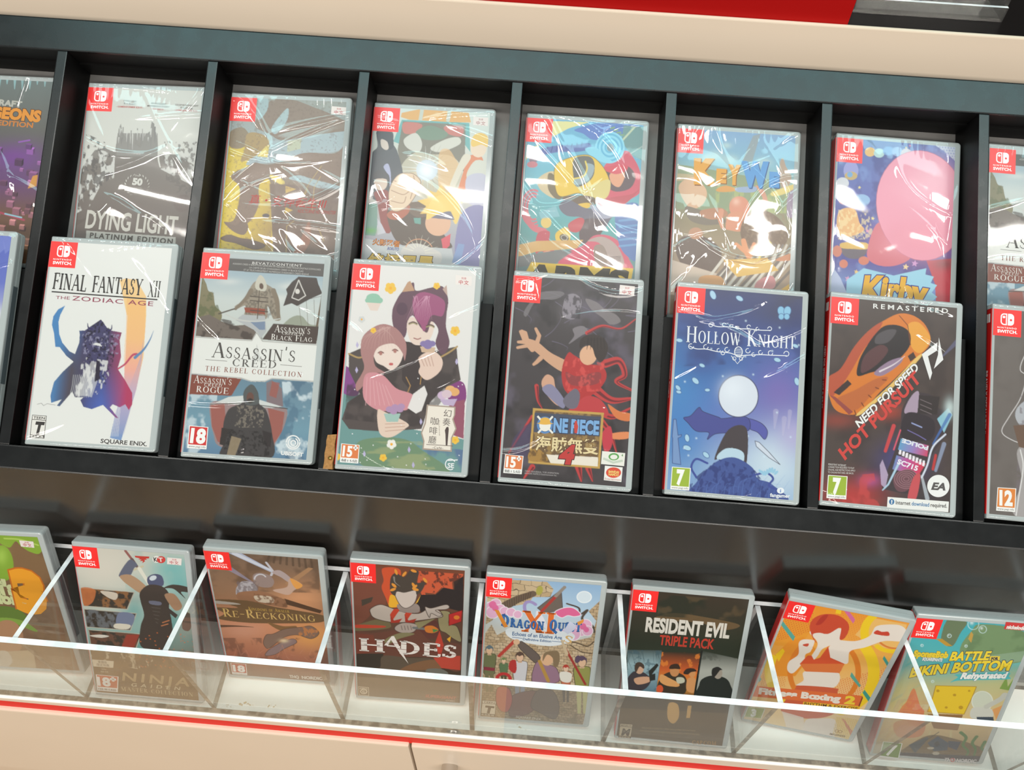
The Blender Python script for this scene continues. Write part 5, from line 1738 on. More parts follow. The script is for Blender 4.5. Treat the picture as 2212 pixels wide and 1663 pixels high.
c.finish()

# ---- brown smoke over yellow
c = rear_case('smoke', (450, 180, .2285), -.1226, 1.5, 'game case with brown smoke shapes drifting over pale blue and yellow', (136, 116, 100), dict(amp=1.5, folds=22))
c.G([(0, (150, 150, 142)), (.3, (158, 168, 170)), (.55, (140, 120, 104)), (1, (126, 106, 94))], (800, 100), (680, 1640))
c.P([(180, 560), (330, 520), (420, 700), (360, 850), (310, 1000), (470, 960), (590, 950), (610, 1640), (90, 1640), (100, 1300)], (214, 186, 66), s=True)
c.G([(0, (222, 194, 64)), (.6, (206, 176, 76)), (1, (170, 140, 84))], (150, 1100), (640, 1300), [(110, 940), (590, 940), (600, 1640), (90, 1640)])
c.P([(360, 760), (560, 560), (760, 540), (1350, 440), (1340, 560), (1180, 650), (900, 660), (700, 740), (480, 760)], (164, 178, 184), s=True)
c.P([(440, 390), (600, 160), (800, 160), (900, 190), (1000, 230), (1130, 280), (1330, 380), (1350, 440), (1150, 470), (950, 500), (700, 540), (580, 480)], (140, 118, 104), s=True)
c.P([(600, 420), (720, 260), (760, 250), (740, 360), (640, 480)], (166, 184, 188), s=True)
c.P([(480, 150), (560, 130), (560, 250), (470, 350)], (160, 178, 182), s=True)
c.P([(210, 460), (330, 420), (400, 520), (360, 590), (280, 620), (200, 590)], (142, 122, 98), s=True)
c.P([(370, 480), (500, 480), (580, 560), (480, 660), (430, 700), (310, 740), (340, 640)], (168, 140, 92), s=True)
c.P([(540, 600), (580, 580), (560, 700), (460, 690)], (222, 200, 110))
c.P([(370, 790), (440, 750), (560, 770), (700, 740), (900, 660), (1200, 660), (1320, 540), (1320, 780), (1270, 960), (1000, 900), (760, 900), (560, 860), (480, 980), (480, 1140), (400, 1300), (260, 1360), (150, 1310), (250, 1280), (300, 1000), (220, 900), (250, 840)], (136, 112, 98), s=True)
c.P([(580, 870), (660, 880), (720, 930), (700, 960), (620, 920)], (226, 202, 110), s=True)
c.P([(760, 900), (860, 870), (1000, 910), (1260, 980), (1240, 1010), (1080, 1000), (900, 940)], (166, 182, 188), s=True)
c.P([(580, 950), (800, 960), (1000, 1000), (1240, 1010), (1230, 1640), (610, 1640)], (126, 104, 92))
c.N((110, 88, 78), .48, .62, 6, 10, poly=[(580, 950), (1250, 1000), (1230, 1640), (610, 1640)], a=.7)
c.P([(750, 550), (880, 520), (870, 620), (745, 650)], (190, 190, 160), a=.8)
c.P([(730, 970), (830, 1000), (730, 1040)], (206, 170, 90), a=.9)
c.P([(730, 1170), (800, 1200), (720, 1230)], (206, 170, 80), a=.9)
c.P([(120, 1460), (200, 1430), (300, 1460), (420, 1480), (540, 1530), (440, 1570), (260, 1510), (160, 1490)], (112, 92, 84), s=True, ol=(80, 62, 54), w=3)
c.P([(150, 1310), (260, 1340), (330, 1290), (380, 1350), (340, 1430), (240, 1400)], (128, 106, 94), s=True)
c.E(545, 1250, 34, 20, (96, 84, 84))
c.P([(780, 1640), (860, 1500), (950, 1300), (960, 1500), (850, 1640)], (156, 104, 84), s=True, a=.8)
for p_ in ([(740, 1350), (810, 1300)], [(740, 1350), (735, 1640)], [(577, 930), (615, 1640)], [(900, 1060), (950, 950), (1070, 780)], [(980, 1200), (1000, 980), (1060, 880)], [(1040, 1370), (1090, 1490)], [(870, 1130), (940, 1000)]):
    c.L(p_, (196, 166, 90), 4)
c.N((120, 98, 86), .62, .68, 60, 90, a=.4)
c.part('title_lettering')
c.text('真・女神転生III', (380, 1136), (1100, 1180), 90, (190, 62, 56), bold=-.0, skew=.2)
c.text('NOCTURNE HD REMASTER', (840, 1222), (1200, 1240), 34, (178, 62, 56), skew=.3)
chinese_label(c, [(1166, 216), (1304, 228), (1300, 302), (1160, 290)])
c.finish()

# ---- gate and scroll cover
c = rear_case('scroll', (770, 210, .22857), -.0006, .7, 'game case with a raised fist and spiky yellow burst below an orange gate', (206, 208, 206), dict(amp=1.1, folds=14, lay=-0.4))
c.G([(0, (206, 216, 212)), (.5, (200, 196, 186)), (1, (150, 150, 170))], (700, 100), (640, 1600))
c.P([(430, 150), (620, 110), (700, 90), (860, 130), (1060, 150), (1080, 240), (900, 240), (500, 215), (420, 190)], (222, 170, 104))
for x_ in (612, 872):
    c.L([(x_ + 10, 112), (x_ - 8, 220)], (196, 200, 190), 34)
c.P([(430, 215), (1065, 245), (1075, 520), (1000, 420), (990, 290), (500, 260), (400, 440), (350, 420)], (112, 172, 172))
c.P([(440, 230), (1030, 262), (1020, 700), (420, 650), (390, 500)], (128, 122, 110))
c.P([(450, 240), (620, 260), (560, 340), (450, 340)], (196, 122, 112), s=True)
c.P([(830, 280), (1000, 280), (990, 370), (870, 350)], (196, 120, 112), s=True)
c.P([(560, 330), (700, 270), (860, 340), (800, 400), (640, 400)], (120, 140, 122), s=True)
c.P([(450, 400), (560, 340), (620, 430), (590, 520), (480, 480)], (206, 204, 196), s=True)
c.P([(700, 480), (840, 400), (960, 380), (980, 440), (860, 500), (760, 520)], (206, 204, 194), s=True)
c.P([(430, 640), (560, 520), (700, 540), (900, 560), (1000, 700), (900, 900), (640, 960), (440, 760)], (190, 184, 166), s=True)
for k in range(40):
    a = c.rng.uniform(0, 6.28)
    c.L([(660 + 90 * math.cos(a), 690 + 80 * math.sin(a)), (660 + c.rng.uniform(160, 330) * math.cos(a), 690 + c.rng.uniform(140, 280) * math.sin(a))], ((226, 228, 226), (150, 142, 120), (214, 180, 130))[k % 3], 7, w1=1, a=.8)
c.P([(780, 540), (860, 490), (920, 560), (980, 700), (880, 880), (780, 860)], (222, 180, 126), s=True, a=.7)
c.E(665, 690, 100, 98, (190, 206, 222), a=.9)
c.B(660, 690, 90, 90, (238, 242, 246), 1)
# cloaked shape
c.P([(200, 330), (340, 330), (350, 440), (390, 520), (440, 720), (420, 900), (330, 1000), (200, 980), (130, 900), (140, 560), (200, 470)], (92, 92, 98), s=True)
c.P([(190, 330), (270, 320), (340, 350), (350, 470), (300, 500), (230, 470)], (76, 76, 84), s=True)
c.P([(235, 400), (290, 420), (306, 480), (280, 500), (238, 470)], (214, 200, 190), s=True)
c.P([(258, 660), (300, 630), (326, 720), (320, 860), (300, 740)], (176, 178, 208), s=True)
# figure in a dark red coat, featureless
c.P([(170, 900), (290, 880), (320, 1000), (330, 1260), (250, 1250), (200, 1010)], (150, 84, 80), s=True)
c.E(232, 810, 62, 72, (222, 200, 186))
c.P([(160, 790), (170, 720), (230, 690), (310, 740), (310, 860), (290, 780), (200, 770)], (92, 88, 92), s=True)
c.P([(190, 1130), (240, 1200), (280, 1280), (200, 1300)], (200, 196, 206))
c.P([(90, 1000), (200, 1010), (200, 1200), (180, 1310), (80, 1300)], (110, 156, 140), a=.8)
c.B(140, 1260, 60, 30, (110, 180, 90), .8)
# orange coat with a pale sash
c.P([(1060, 560), (1180, 560), (1190, 720), (1080, 900), (950, 940), (1010, 700)], (214, 130, 90), s=True)
c.P([(1020, 540), (1080, 570), (1000, 700), (920, 860), (880, 840), (960, 640)], (214, 206, 190), s=True)
c.E(1150, 480, 76, 90, (226, 204, 182))
c.P([(1080, 430), (1110, 360), (1180, 340), (1240, 380), (1240, 470), (1180, 450), (1100, 470)], (228, 190, 100), s=True)
c.P([(1120, 600), (1250, 640), (1230, 800), (1040, 760)], (206, 206, 196), s=True)
c.P([(1040, 760), (1220, 740), (1230, 1000), (1060, 1000)], (190, 188, 206), s=True)
c.P([(990, 1100), (1220, 1060), (1200, 1580), (940, 1560)], (140, 136, 176), s=True)
# sleeve and raised fist
c.P([(300, 1060), (490, 1010), (700, 1080), (830, 1300), (900, 1420), (700, 1420), (440, 1400), (330, 1270)], (104, 90, 82), s=True)
c.P([(470, 1010), (700, 990), (720, 1100), (560, 1130)], (122, 104, 92), s=True)
c.P([(300, 1090), (480, 1010), (500, 1080), (420, 1150), (320, 1150)], (180, 110, 90), s=True)
c.P([(310, 880), (390, 740), (520, 720), (600, 780), (600, 840), (540, 960), (470, 1040), (380, 1080), (320, 1040)], (226, 200, 174), s=True, ol=(130, 100, 84), w=5)
for p_ in ([(360, 790), (470, 830), (560, 800)], [(330, 880), (440, 920), (500, 890)], [(330, 980), (440, 1000), (470, 940)], [(540, 740), (550, 820), (510, 960)]):
    c.L(p_, (150, 112, 92), 5, s=True)
# spiky yellow burst
star(c, 800, 1010, 230, (230, 194, 110), n=9, inner=.62, sq=.8)
c.P([(680, 1130), (800, 950), (920, 960), (980, 1060), (940, 1200), (880, 1120), (760, 1090)], (236, 204, 118), s=True)
c.E(770, 1190, 120, 120, (222, 176, 146), rot=20)
c.P([(690, 1110), (880, 1060), (930, 1160), (700, 1140)], (122, 118, 134))
c.P([(660, 1150), (720, 960), (900, 930), (980, 1060), (940, 1190), (890, 1080), (760, 1110)], (236, 204, 118), s=True)
c.P([(800, 1340), (890, 1290), (880, 1400), (820, 1460)], (214, 92, 104))
c.P([(540, 1140), (610, 1140), (606, 1200), (550, 1190)], (110, 160, 150))
c.P([(70, 1330), (440, 1400), (900, 1430), (930, 1600), (40, 1560)], (190, 192, 194))
c.P([(440, 1420), (560, 1380), (700, 1420), (800, 1480), (760, 1580), (430, 1560)], (206, 200, 196), s=True)
c.P([(900, 1560), (960, 1380), (1020, 1390), (980, 1580)], (136, 156, 196))
for k in range(9):
    a = RAD(200 + 20 * k)
    c.L([(590 + 60 * math.cos(a), 1470 + 60 * math.sin(a)), (590 + 190 * math.cos(a), 1470 + 170 * math.sin(a))], (232, 226, 206), 6, w1=1)
c.R(590, 1450, 130, 110, (222, 160, 120), 7, a0=200, a1=340)
c.part('title_lettering')
c.text('火影忍者', (150, 1388), (408, 1412), 54, (206, 130, 60), bold=.02, fat=((120, 70, 60), .03))
c.text('BORUTO', (290, 1440), (398, 1450), 26, (110, 116, 160), bold=.04, skew=.2)
c.text('終極風暴', (92, 1608), (720, 1636), 130, (226, 186, 90), bold=.03, fat=((74, 58, 44), .035), skew=.12)
chinese_label(c, [(1106, 184), (1246, 194), (1242, 274), (1102, 262)], (176, 120, 120))
c.finish()

# ---- boxing machines
c = rear_case('gloves', (1100, 230, .22857), .1295, .2, 'game case with a huge yellow boxing glove, a blue ring and red shell on blue', (110, 176, 196), dict(amp=1.1, folds=14, lay=-0.6))
c.G([(0, (110, 170, 206)), (.4, (112, 178, 196)), (.7, (96, 160, 160)), (1, (110, 130, 130))], (700, 120), (500, 1600))
c.P([(410, 140), (760, 150), (560, 210), (410, 290)], (222, 214, 150))
c.P([(180, 400), (300, 360), (210, 440), (150, 520)], (220, 206, 130))
c.P([(620, 220), (860, 160), (1200, 180), (1100, 260), (820, 320), (700, 260)], (96, 122, 190), s=True)
c.P([(1080, 180), (1300, 200), (1270, 520), (1150, 460), (1060, 330)], (112, 146, 146))
c.L([(1180, 200), (1070, 320)], (190, 200, 170), 18)
c.L([(1270, 370), (1140, 450)], (170, 186, 180), 10)
for k in range(4):
    c.L([(960 + 30 * k, 210 + 20 * k), (990 + 30 * k, 200 + 24 * k)], (126, 160, 130), 18)
# striped tail
c.L([(230, 490), (330, 430), (480, 400), (620, 400), (740, 380)], (98, 108, 168), 60, s=True, w1=70)
for k in range(9):
    c.L([(300 + 48 * k, 450 - 9 * k), (320 + 46 * k, 390 - 6 * k)], (74, 80, 136), 8)
c.E(230, 500, 40, 40, (120, 100, 120))
c.E(220, 550, 50, 30, (200, 120, 130))
# red shell with a plain visor
c.P([(900, 560), (1090, 420), (1180, 500), (1240, 640), (1240, 800), (1140, 880), (980, 970), (840, 920), (830, 800)], (206, 84, 104), s=True)
c.P([(900, 600), (1100, 560), (1190, 660), (1130, 780), (960, 790)], (96, 74, 80), s=True)
c.P([(950, 640), (1060, 590), (1090, 660), (1040, 760), (970, 730)], (222, 158, 124), s=True)
c.P([(880, 590), (980, 560), (1110, 560), (1100, 610), (1000, 640)], (206, 70, 86), s=True)
c.P([(840, 900), (960, 860), (1150, 830), (1230, 780), (1120, 900), (980, 970)], (190, 76, 90), s=True)
# blue ring
c.E(950, 390, 138, 150, (122, 194, 222), rot=10)
for k in range(6):
    c.R(950, 390, 132 - 18 * k, 144 - 20 * k, ((150, 212, 232), (92, 168, 206))[k % 2], 9, rot=10)
c.E(955, 390, 34, 38, (126, 150, 160))
c.P([(720, 400), (820, 390), (900, 470), (980, 530), (880, 530), (760, 460)], (140, 206, 228), s=True)
# yellow glove
c.P([(270, 690), (370, 620), (440, 640), (440, 850), (380, 850), (290, 780)], (206, 186, 150), s=True)
c.P([(370, 640), (430, 660), (500, 850), (440, 870), (370, 780)], (120, 104, 76), s=True)
c.P([(440, 560), (560, 490), (740, 460), (860, 540), (940, 680), (940, 820), (880, 880), (760, 880), (660, 820), (480, 850), (430, 720)], (226, 188, 66), s=True, ol=(120, 96, 40), w=5)
c.P([(640, 760), (740, 760), (940, 690), (940, 830), (860, 890), (740, 870)], (214, 196, 126), s=True)
c.P([(610, 500), (740, 470), (800, 520), (800, 640), (740, 720), (640, 760), (610, 680)], (104, 100, 96), s=True)
c.P([(720, 540), (740, 600), (700, 660), (620, 690), (618, 740), (700, 730), (780, 660), (800, 560)], (150, 166, 172), s=True)
c.L([(720, 520), (735, 590), (700, 660), (610, 685)], (226, 200, 90), 14, s=True)
c.P([(500, 860), (640, 840), (800, 860), (810, 930), (720, 950), (560, 900)], (112, 92, 76), s=True)
c.P([(640, 930), (740, 910), (780, 940), (700, 970)], (222, 182, 70), s=True)
# dark body and red pod
c.P([(470, 940), (560, 880), (720, 960), (900, 960), (1010, 1000), (960, 1060), (880, 1180), (720, 1300), (660, 1210), (700, 1060), (540, 1030)], (110, 104, 118), s=True)
c.P([(760, 930), (880, 960), (1010, 990), (960, 1050), (850, 1050)], (166, 166, 184), s=True)
c.P([(690, 1080), (820, 1060), (900, 1120), (820, 1260), (700, 1290), (660, 1220)], (96, 78, 80), s=True)
c.P([(460, 1480), (540, 1380), (700, 1310), (800, 1220), (940, 1220), (1060, 1300), (1130, 1440), (1140, 1560), (700, 1560), (480, 1520)], (206, 92, 112), s=True)
c.P([(740, 1270), (880, 1230), (1020, 1320), (1080, 1500), (900, 1500), (860, 1300)], (176, 156, 150), s=True)
c.P([(800, 1330), (880, 1310), (930, 1420), (900, 1510), (820, 1500)], (150, 130, 120), s=True)
for k in range(8):
    c.L([(950, 1420 + 12 * k), (1050, 1415 + 13 * k)], (110, 92, 92), 5)
# red spring ribbon and the small pod
for k in range(3):
    c.R(230, 960, 110 - 26 * k, 170 - 30 * k, (206, 104, 116), 18, a0=70, a1=290)
c.L([(160, 1000), (180, 1080), (240, 1150), (330, 1180)], (206, 110, 120), 46, s=True, w1=60)
c.P([(270, 1200), (380, 1180), (380, 1280), (430, 1380), (300, 1370), (250, 1380)], (190, 84, 96), s=True)
c.E(350, 1095, 50, 54, (222, 190, 110))
c.P([(320, 1380), (400, 1370), (420, 1470), (340, 1460)], (222, 160, 128), s=True)
c.P([(440, 1200), (540, 1140), (580, 1220), (550, 1290), (460, 1290)], (222, 184, 74), s=True)
c.E(520, 1240, 44, 34, (96, 86, 80), rot=20)
c.R(520, 1240, 30, 22, (200, 190, 170), 6, rot=20)
c.P([(560, 1110), (660, 1050), (710, 1080), (660, 1180), (580, 1180)], (190, 76, 84), s=True)
c.P([(280, 1000), (440, 940), (480, 1040), (300, 1060)], (140, 184, 196), a=.8)
c.P([(70, 1310), (260, 1270), (700, 1260), (640, 1340), (260, 1370), (60, 1430)], (206, 164, 104))
c.P([(60, 1420), (500, 1350), (600, 1370), (440, 1480), (60, 1520)], (120, 120, 120))
c.P([(1010, 980), (1230, 940), (1210, 1420), (1120, 1420), (1030, 1280)], (96, 122, 176), s=True)
for k in range(5):
    c.L([(1040, 1080 + 60 * k), (1220, 1060 + 60 * k)], (112, 162, 206), 20, a=.7)
c.P([(210, 1470), (1170, 1530), (1140, 1700), (120, 1700), (160, 1560)], (226, 186, 60))
c.part('title_lettering')
c.text('ARMS', (110, 1700), (1110, 1760), 210, (84, 74, 62), bold=.06, skew=.12)
c.finish()

# ---- letters and birds
c = rear_case('letter_birds', (1430, 255, .22857), .258, 0, 'game case with big orange and blue letters over round brown bodies', (150, 170, 160), dict(amp=1.6, folds=20, lay=1.25))
c.G([(0, (132, 160, 200)), (.22, (130, 176, 196)), (.32, (150, 180, 170)), (.42, (140, 150, 120)), (.6, (146, 130, 100)), (1, (176, 150, 130))], (700, 90), (600, 1640))
for x_, y_, r_ in ((610, 262, 50), (500, 360, 90), (420, 380, 60), (960, 420, 80), (640, 400, 90)):
    c.B(x_, y_, r_, r_ * .6, (186, 206, 206), .8)
c.P([(760, 400), (860, 170), (930, 150), (850, 420)], (150, 152, 150), a=.8)
c.P([(150, 440), (300, 460), (1100, 600), (1280, 700), (1270, 900), (140, 860)], (140, 152, 118))
c.P([(100, 520), (340, 540), (340, 580), (100, 600)], (186, 168, 130))
c.N((176, 182, 110), .5, .6, 30, 14, poly=[(500, 640), (1250, 700), (1250, 900), (500, 900)], a=.6)
c.P([(1110, 440), (1140, 380), (1170, 460), (1220, 560), (1180, 660), (1120, 640)], (176, 150, 130), s=True)
c.P([(1040, 700), (1270, 620), (1275, 660), (1150, 720), (1050, 740)], (222, 198, 120), s=True)
c.P([(1190, 720), (1270, 690), (1240, 920), (1180, 920)], (160, 140, 160), s=True)
c.P([(880, 640), (960, 680), (1000, 800), (970, 880), (930, 860), (950, 760)], (206, 146, 120), s=True)
c.P([(160, 640), (300, 560), (420, 680), (400, 800), (300, 860), (220, 800)], (216, 174, 140), s=True)
c.P([(220, 840), (340, 860), (600, 960), (560, 1000), (400, 1010), (260, 960)], (126, 112, 98), s=True)
c.P([(380, 870), (560, 850), (620, 920), (480, 960), (370, 920)], (180, 126, 96), s=True)
c.E(730, 840, 96, 100, (214, 140, 112))
c.P([(640, 900), (800, 900), (760, 1060), (640, 1060), (600, 1030)], (212, 142, 110), s=True)
c.L([(560, 880), (550, 960), (570, 1030)], (212, 146, 116), 50, s=True, w1=30)
c.B(700, 790, 40, 40, (232, 186, 164), .8)
c.P([(740, 1060), (800, 920), (940, 870), (1080, 930), (1180, 1060), (1170, 1180), (1060, 1240), (900, 1270), (780, 1190)], (122, 96, 76), s=True)
c.N((150, 122, 96), .52, .62, 50, 70, poly=[(740, 900), (1180, 900), (1180, 1250), (780, 1250)], a=.5)
c.P([(130, 1240), (220, 1110), (420, 1130), (560, 1260), (520, 1440), (400, 1490), (240, 1460)], (112, 92, 82), s=True)
c.E(320, 1090, 66, 56, (190, 140, 110))
c.P([(100, 1340), (560, 1480), (560, 1640), (70, 1640)], (206, 186, 170))
for k in range(18):
    x_ = 600 + 40 * k
    c.L([(x_, 1320 + c.rng.uniform(-20, 60)), (x_ - 260, 1640)], ((216, 206, 194), (126, 112, 104))[k % 2], 24)
for k in range(9):
    c.L([(960 + 36 * k, 1200), (900 + 36 * k, 1330)], ((206, 196, 186), (130, 116, 108))[k % 2], 20)
c.L([(770, 1160), (790, 1240), (820, 1300)], (222, 150, 104), 46, s=True, w1=60)
c.L([(700, 1190), (760, 1240), (820, 1280)], (222, 150, 104), 30, s=True, w1=50)
c.L([(870, 1190), (850, 1250), (830, 1290)], (222, 150, 104), 34, s=True, w1=50)
c.P([(580, 1340), (990, 1320), (1100, 1440), (710, 1500), (640, 1430)], (224, 182, 104))
c.L([(590, 1345), (870, 1380), (985, 1325)], (176, 126, 70), 8)
c.P([(1000, 1150), (1036, 1180), (920, 1330), (890, 1370), (950, 1220)], (228, 204, 118))
c.P([(900, 1540), (1040, 1490), (1060, 1600), (880, 1640)], (206, 140, 140), s=True)
c.P([(1080, 1330), (1220, 1280), (1220, 1340), (1100, 1350)], (206, 140, 104), s=True)
c.P([(1120, 1620), (1210, 1560), (1200, 1640)], (226, 176, 80))
c.P([(360, 1500), (560, 1500), (580, 1640), (380, 1640)], (222, 164, 110), s=True)
c.P([(510, 680), (590, 640), (680, 660), (690, 690), (560, 700)], (214, 150, 70), s=True)
c.P([(700, 660), (880, 650), (870, 700), (720, 700)], (150, 166, 196), s=True)
c.part('title_lettering')
for ch, x0_, x1_, y_, h_, k_ in (('K', 300, 520, 604, 220, 0), ('E', 510, 606, 600, 120, 0), ('Y', 620, 740, 612, 170, 0), ('W', 748, 1012, 632, 220, 1), ('E', 1010, 1106, 640, 130, 1)):
    c.text(ch, (x0_ + 8, y_ + 8), (x1_ + 8, y_ + 14), h_, ((150, 96, 50), (76, 100, 150))[k_], bold=.09)
    c.text(ch, (x0_, y_), (x1_, y_ + 6), h_, ((228, 166, 76), (104, 158, 214))[k_], bold=.08)
c.finish()

# ---- pink ball cover
c = rear_case('pink', (1770, 275, .22853), .390, -.9, 'game case with a huge plain pink ball on a starry blue cover', (84, 92, 168), dict(amp=1.1, folds=12, lay=-0.95))
c.G([(0, (100, 116, 176)), (.4, (84, 92, 168)), (.8, (74, 72, 150)), (1, (120, 150, 200))], (600, 100), (500, 1600))
c.N((120, 146, 206), .52, .68, 6, 8, a=.7)
c.N((60, 54, 130), .54, .68, 6, 9, a=.7)
c.P([(1060, 150), (1300, 170), (1290, 330), (1180, 230)], (196, 206, 222))
c.dots((150, 164, 206), [(1060, 150), (1300, 170), (1290, 330)], 26, 7)
c.P([(420, 100), (480, 110), (560, 220)], (60, 66, 130))
for k in range(5):
    x_, y_ = 480 + 85 * k, 235 + 12 * math.sin(2 * k)
    c.E(x_, y_, 50, 44, ((224, 180, 110), (176, 206, 206), (120, 156, 206), (150, 176, 216), (200, 190, 200))[k])
c.E(300, 410, 70, 90, (150, 150, 206))
c.E(300, 460, 60, 40, (190, 160, 100))
c.E(290, 448, 26, 26, (110, 160, 206))
c.E(220, 530, 60, 56, (206, 206, 214))
c.P([(180, 600), (260, 600), (320, 700), (200, 720)], (206, 110, 110), s=True)
c.E(400, 690, 80, 56, (140, 176, 216))
c.P([(190, 790), (330, 770), (380, 900), (420, 980), (240, 1040), (170, 960)], (226, 172, 110), s=True)
c.N((238, 214, 160), .5, .58, 50, 60, poly=[(180, 780), (460, 780), (520, 1060), (180, 1060)], a=.6)
c.E(330, 1160, 120, 84, (96, 84, 96))
c.P([(220, 1090), (440, 1090), (450, 1150), (340, 1150), (210, 1140)], (214, 172, 80), s=True)
c.E(170, 1170, 44, 54, (206, 120, 96))
c.E(230, 1290, 40, 40, (206, 116, 90))
c.E(420, 1260, 50, 40, (206, 116, 90))
c.P([(1010, 1260), (1250, 1240), (1240, 1660), (1100, 1660), (1090, 1480)], (190, 62, 74))
c.B(1180, 1290, 120, 60, (120, 70, 70), .8)
# plain pink ball with a darker lobe of cloth-like shade beneath
c.P([(450, 1180), (560, 900), (760, 1100), (860, 1230), (700, 1310), (520, 1290)], (206, 104, 116), s=True)
c.E(960, 740, 420, 520, (232, 150, 172), rot=-8, ol=(190, 104, 132), w=5)
c.B(1080, 520, 280, 220, (244, 184, 200), .8)
c.B(760, 1060, 220, 160, (222, 136, 156), .6)
c.B(1010, 1060, 300, 220, (230, 140, 160), .6)
for x_, y_, r_, k_ in ((380, 570, 18, (226, 206, 130)), (505, 862, 20, (230, 210, 140)), (455, 980, 22, (222, 150, 180)), (815, 1318, 32, (232, 200, 150)), (900, 1286, 34, (206, 150, 200)), (350, 1365, 24, (226, 190, 120)), (270, 1430, 30, (206, 150, 190)), (820, 195, 14, (214, 190, 130)), (855, 176, 14, (200, 130, 170))):
    star(c, x_, y_, r_, k_, rot=-80)
c.P([(260, 1440), (420, 1330), (700, 1400), (1010, 1330), (1000, 1390), (1080, 1410), (1050, 1470), (1110, 1490), (1060, 1560), (1110, 1600), (1050, 1660), (250, 1660)], (150, 200, 222))
c.P([(96, 1270), (200, 1420), (260, 1560), (220, 1660), (90, 1640)], (176, 186, 216))
c.part('title_lettering')
c.text('Kirby', (390, 1640), (1010, 1690), 240, (230, 174, 56), bold=.05, skew=.12, fat=((74, 74, 140), .03), arch=.06)
c.finish()

# ---- the same two-hooded cover on the upper step, cut by the frame
c = rear_case('rebel_again', (2080, 290, .24044), .5182, -.9, 'game case with a white title band, on the upper step above the line-drawing case', (180, 188, 190), dict(amp=1.1, folds=9))
c.finish()
for o in list(c.root.children):
    if o.name.startswith('cover_insert'):
        o.data = [q for q in REBEL.root.children if q.name.startswith('cover_insert')][0].data
for q in REBEL.root.children:
    if q.name.split('.')[0] in ('title_lettering', 'rating_label', 'publisher_logo'):
        o = q.copy()
        o.parent = c.root
        col.objects.link(o)

# ---- green slime cover, cut by the frame
c = tray_case('slime', (0, 1120, .24038), (-.3649, .0369, 66.5, 1.6, .6), 'game case with green slime along its top edge and a big orange figure 3', (140, 112, 84))
c.G([(0, (132, 104, 72)), (.5, (128, 98, 72)), (1, (150, 120, 90))], (200, 160), (500, 1380))
c.N((110, 84, 62), .45, .65, 4, 10, a=.7)
c.P([(-400, 130), (370, 170), (360, 310), (270, 300), (190, 250), (140, 205), (90, 260), (30, 240), (-60, 200), (-200, 260), (-400, 200)], (136, 172, 58), s=True)
c.L([(40, 180), (180, 190), (340, 240)], (176, 206, 96), 12, s=True)
c.E(30, 400, 90, 160, (132, 170, 56), rot=-8)
c.B(10, 340, 60, 80, (170, 206, 90), .8)
c.E(70, 900, 190, 110, (96, 124, 52), rot=12)
c.P([(-80, 900), (60, 890), (210, 920), (330, 1000), (300, 1010), (100, 930), (-60, 930)], (130, 164, 70), s=True)
c.E(60, 1080, 150, 170, (176, 132, 100), rot=6)
c.P([(-100, 1200), (300, 1180), (330, 1380), (-100, 1380)], (190, 170, 140))
c.P([(-60, 1210), (60, 1190), (110, 1290), (0, 1360), (-100, 1340)], (206, 196, 180), s=True)
c.part('title_lettering')
c.text('Luigi\'s', (-290, 650), (160, 688), 120, (206, 212, 160), bold=.07)
c.text('Mansion', (-330, 732), (190, 772), 92, (206, 212, 160), bold=.07)
c.text('3', (150, 792), (440, 826), 300, (236, 160, 40), bold=.12, fat=((200, 110, 30), .03))
c.text('™', (200, 768), (238, 774), 16, (200, 200, 160))
chinese_label(c, [(172, 194), (300, 206), (310, 262), (190, 250)])
c.finish()

# ---- masked swordsman, teal
c = tray_case('swordsman', (140, 1150, .23443), (-.2435, .0212, 59.8, .1, 0), 'game case with a teal cover of a dark masked swordsman beside three slanted panels', (206, 200, 186))
c.G([(0, (206, 202, 190)), (.35, (196, 200, 190)), (.6, (110, 160, 156)), (.8, (112, 96, 76)), (1, (112, 88, 60))], (300, 150), (700, 1540))
c.B(1000, 330, 260, 140, (120, 182, 180), .9)
c.B(1050, 480, 200, 160, (112, 176, 176), .9)
c.B(640, 720, 130, 160, (112, 166, 164), .8)
c.B(980, 820, 150, 170, (96, 156, 156), .8)
c.B(350, 330, 240, 160, (214, 208, 196), .9)
c.N((160, 186, 180), .5, .7, 5, 7, poly=[(560, 150), (1130, 190), (1180, 640), (560, 600)], a=.5)
c.P([(200, 1080), (1230, 1100), (1240, 1600), (280, 1540)], (122, 96, 64))
c.N((96, 74, 50), .45, .62, 5, 8, poly=[(200, 1060), (1230, 1080), (1240, 1600), (280, 1540)], a=.7)
for x0_, y0_, c0_ in ((150, 512, (150, 104, 66)), (180, 706, (110, 112, 116)), (222, 896, (112, 78, 62))):
    c.P([(x0_, y0_), (x0_ + 490 - (0 if y0_ < 600 else 10), y0_ + 40), (x0_ + 425, y0_ + 196), (x0_ + 25, y0_ + 164)], (66, 58, 50), ol=(190, 180, 164), w=6)
    c.N(c0_, .45, .6, 26, 34, poly=[(x0_, y0_), (x0_ + 480, y0_ + 40), (x0_ + 420, y0_ + 190), (x0_ + 25, y0_ + 160)], a=.9)
c.P([(150, 515), (280, 530), (260, 640), (180, 670)], (206, 120, 70), s=True, a=.8)
c.P([(330, 540), (480, 560), (470, 620), (400, 600)], (214, 200, 184), s=True)
c.P([(500, 740), (640, 760), (600, 880), (480, 860)], (116, 124, 150), s=True)
c.P([(470, 840), (600, 850), (580, 890), (460, 880)], (214, 206, 190), s=True)
c.P([(570, 940), (690, 940), (630, 1075), (520, 1060)], (150, 64, 50))
c.P([(230, 950), (330, 940), (410, 955), (330, 970)], (214, 206, 196), s=True)
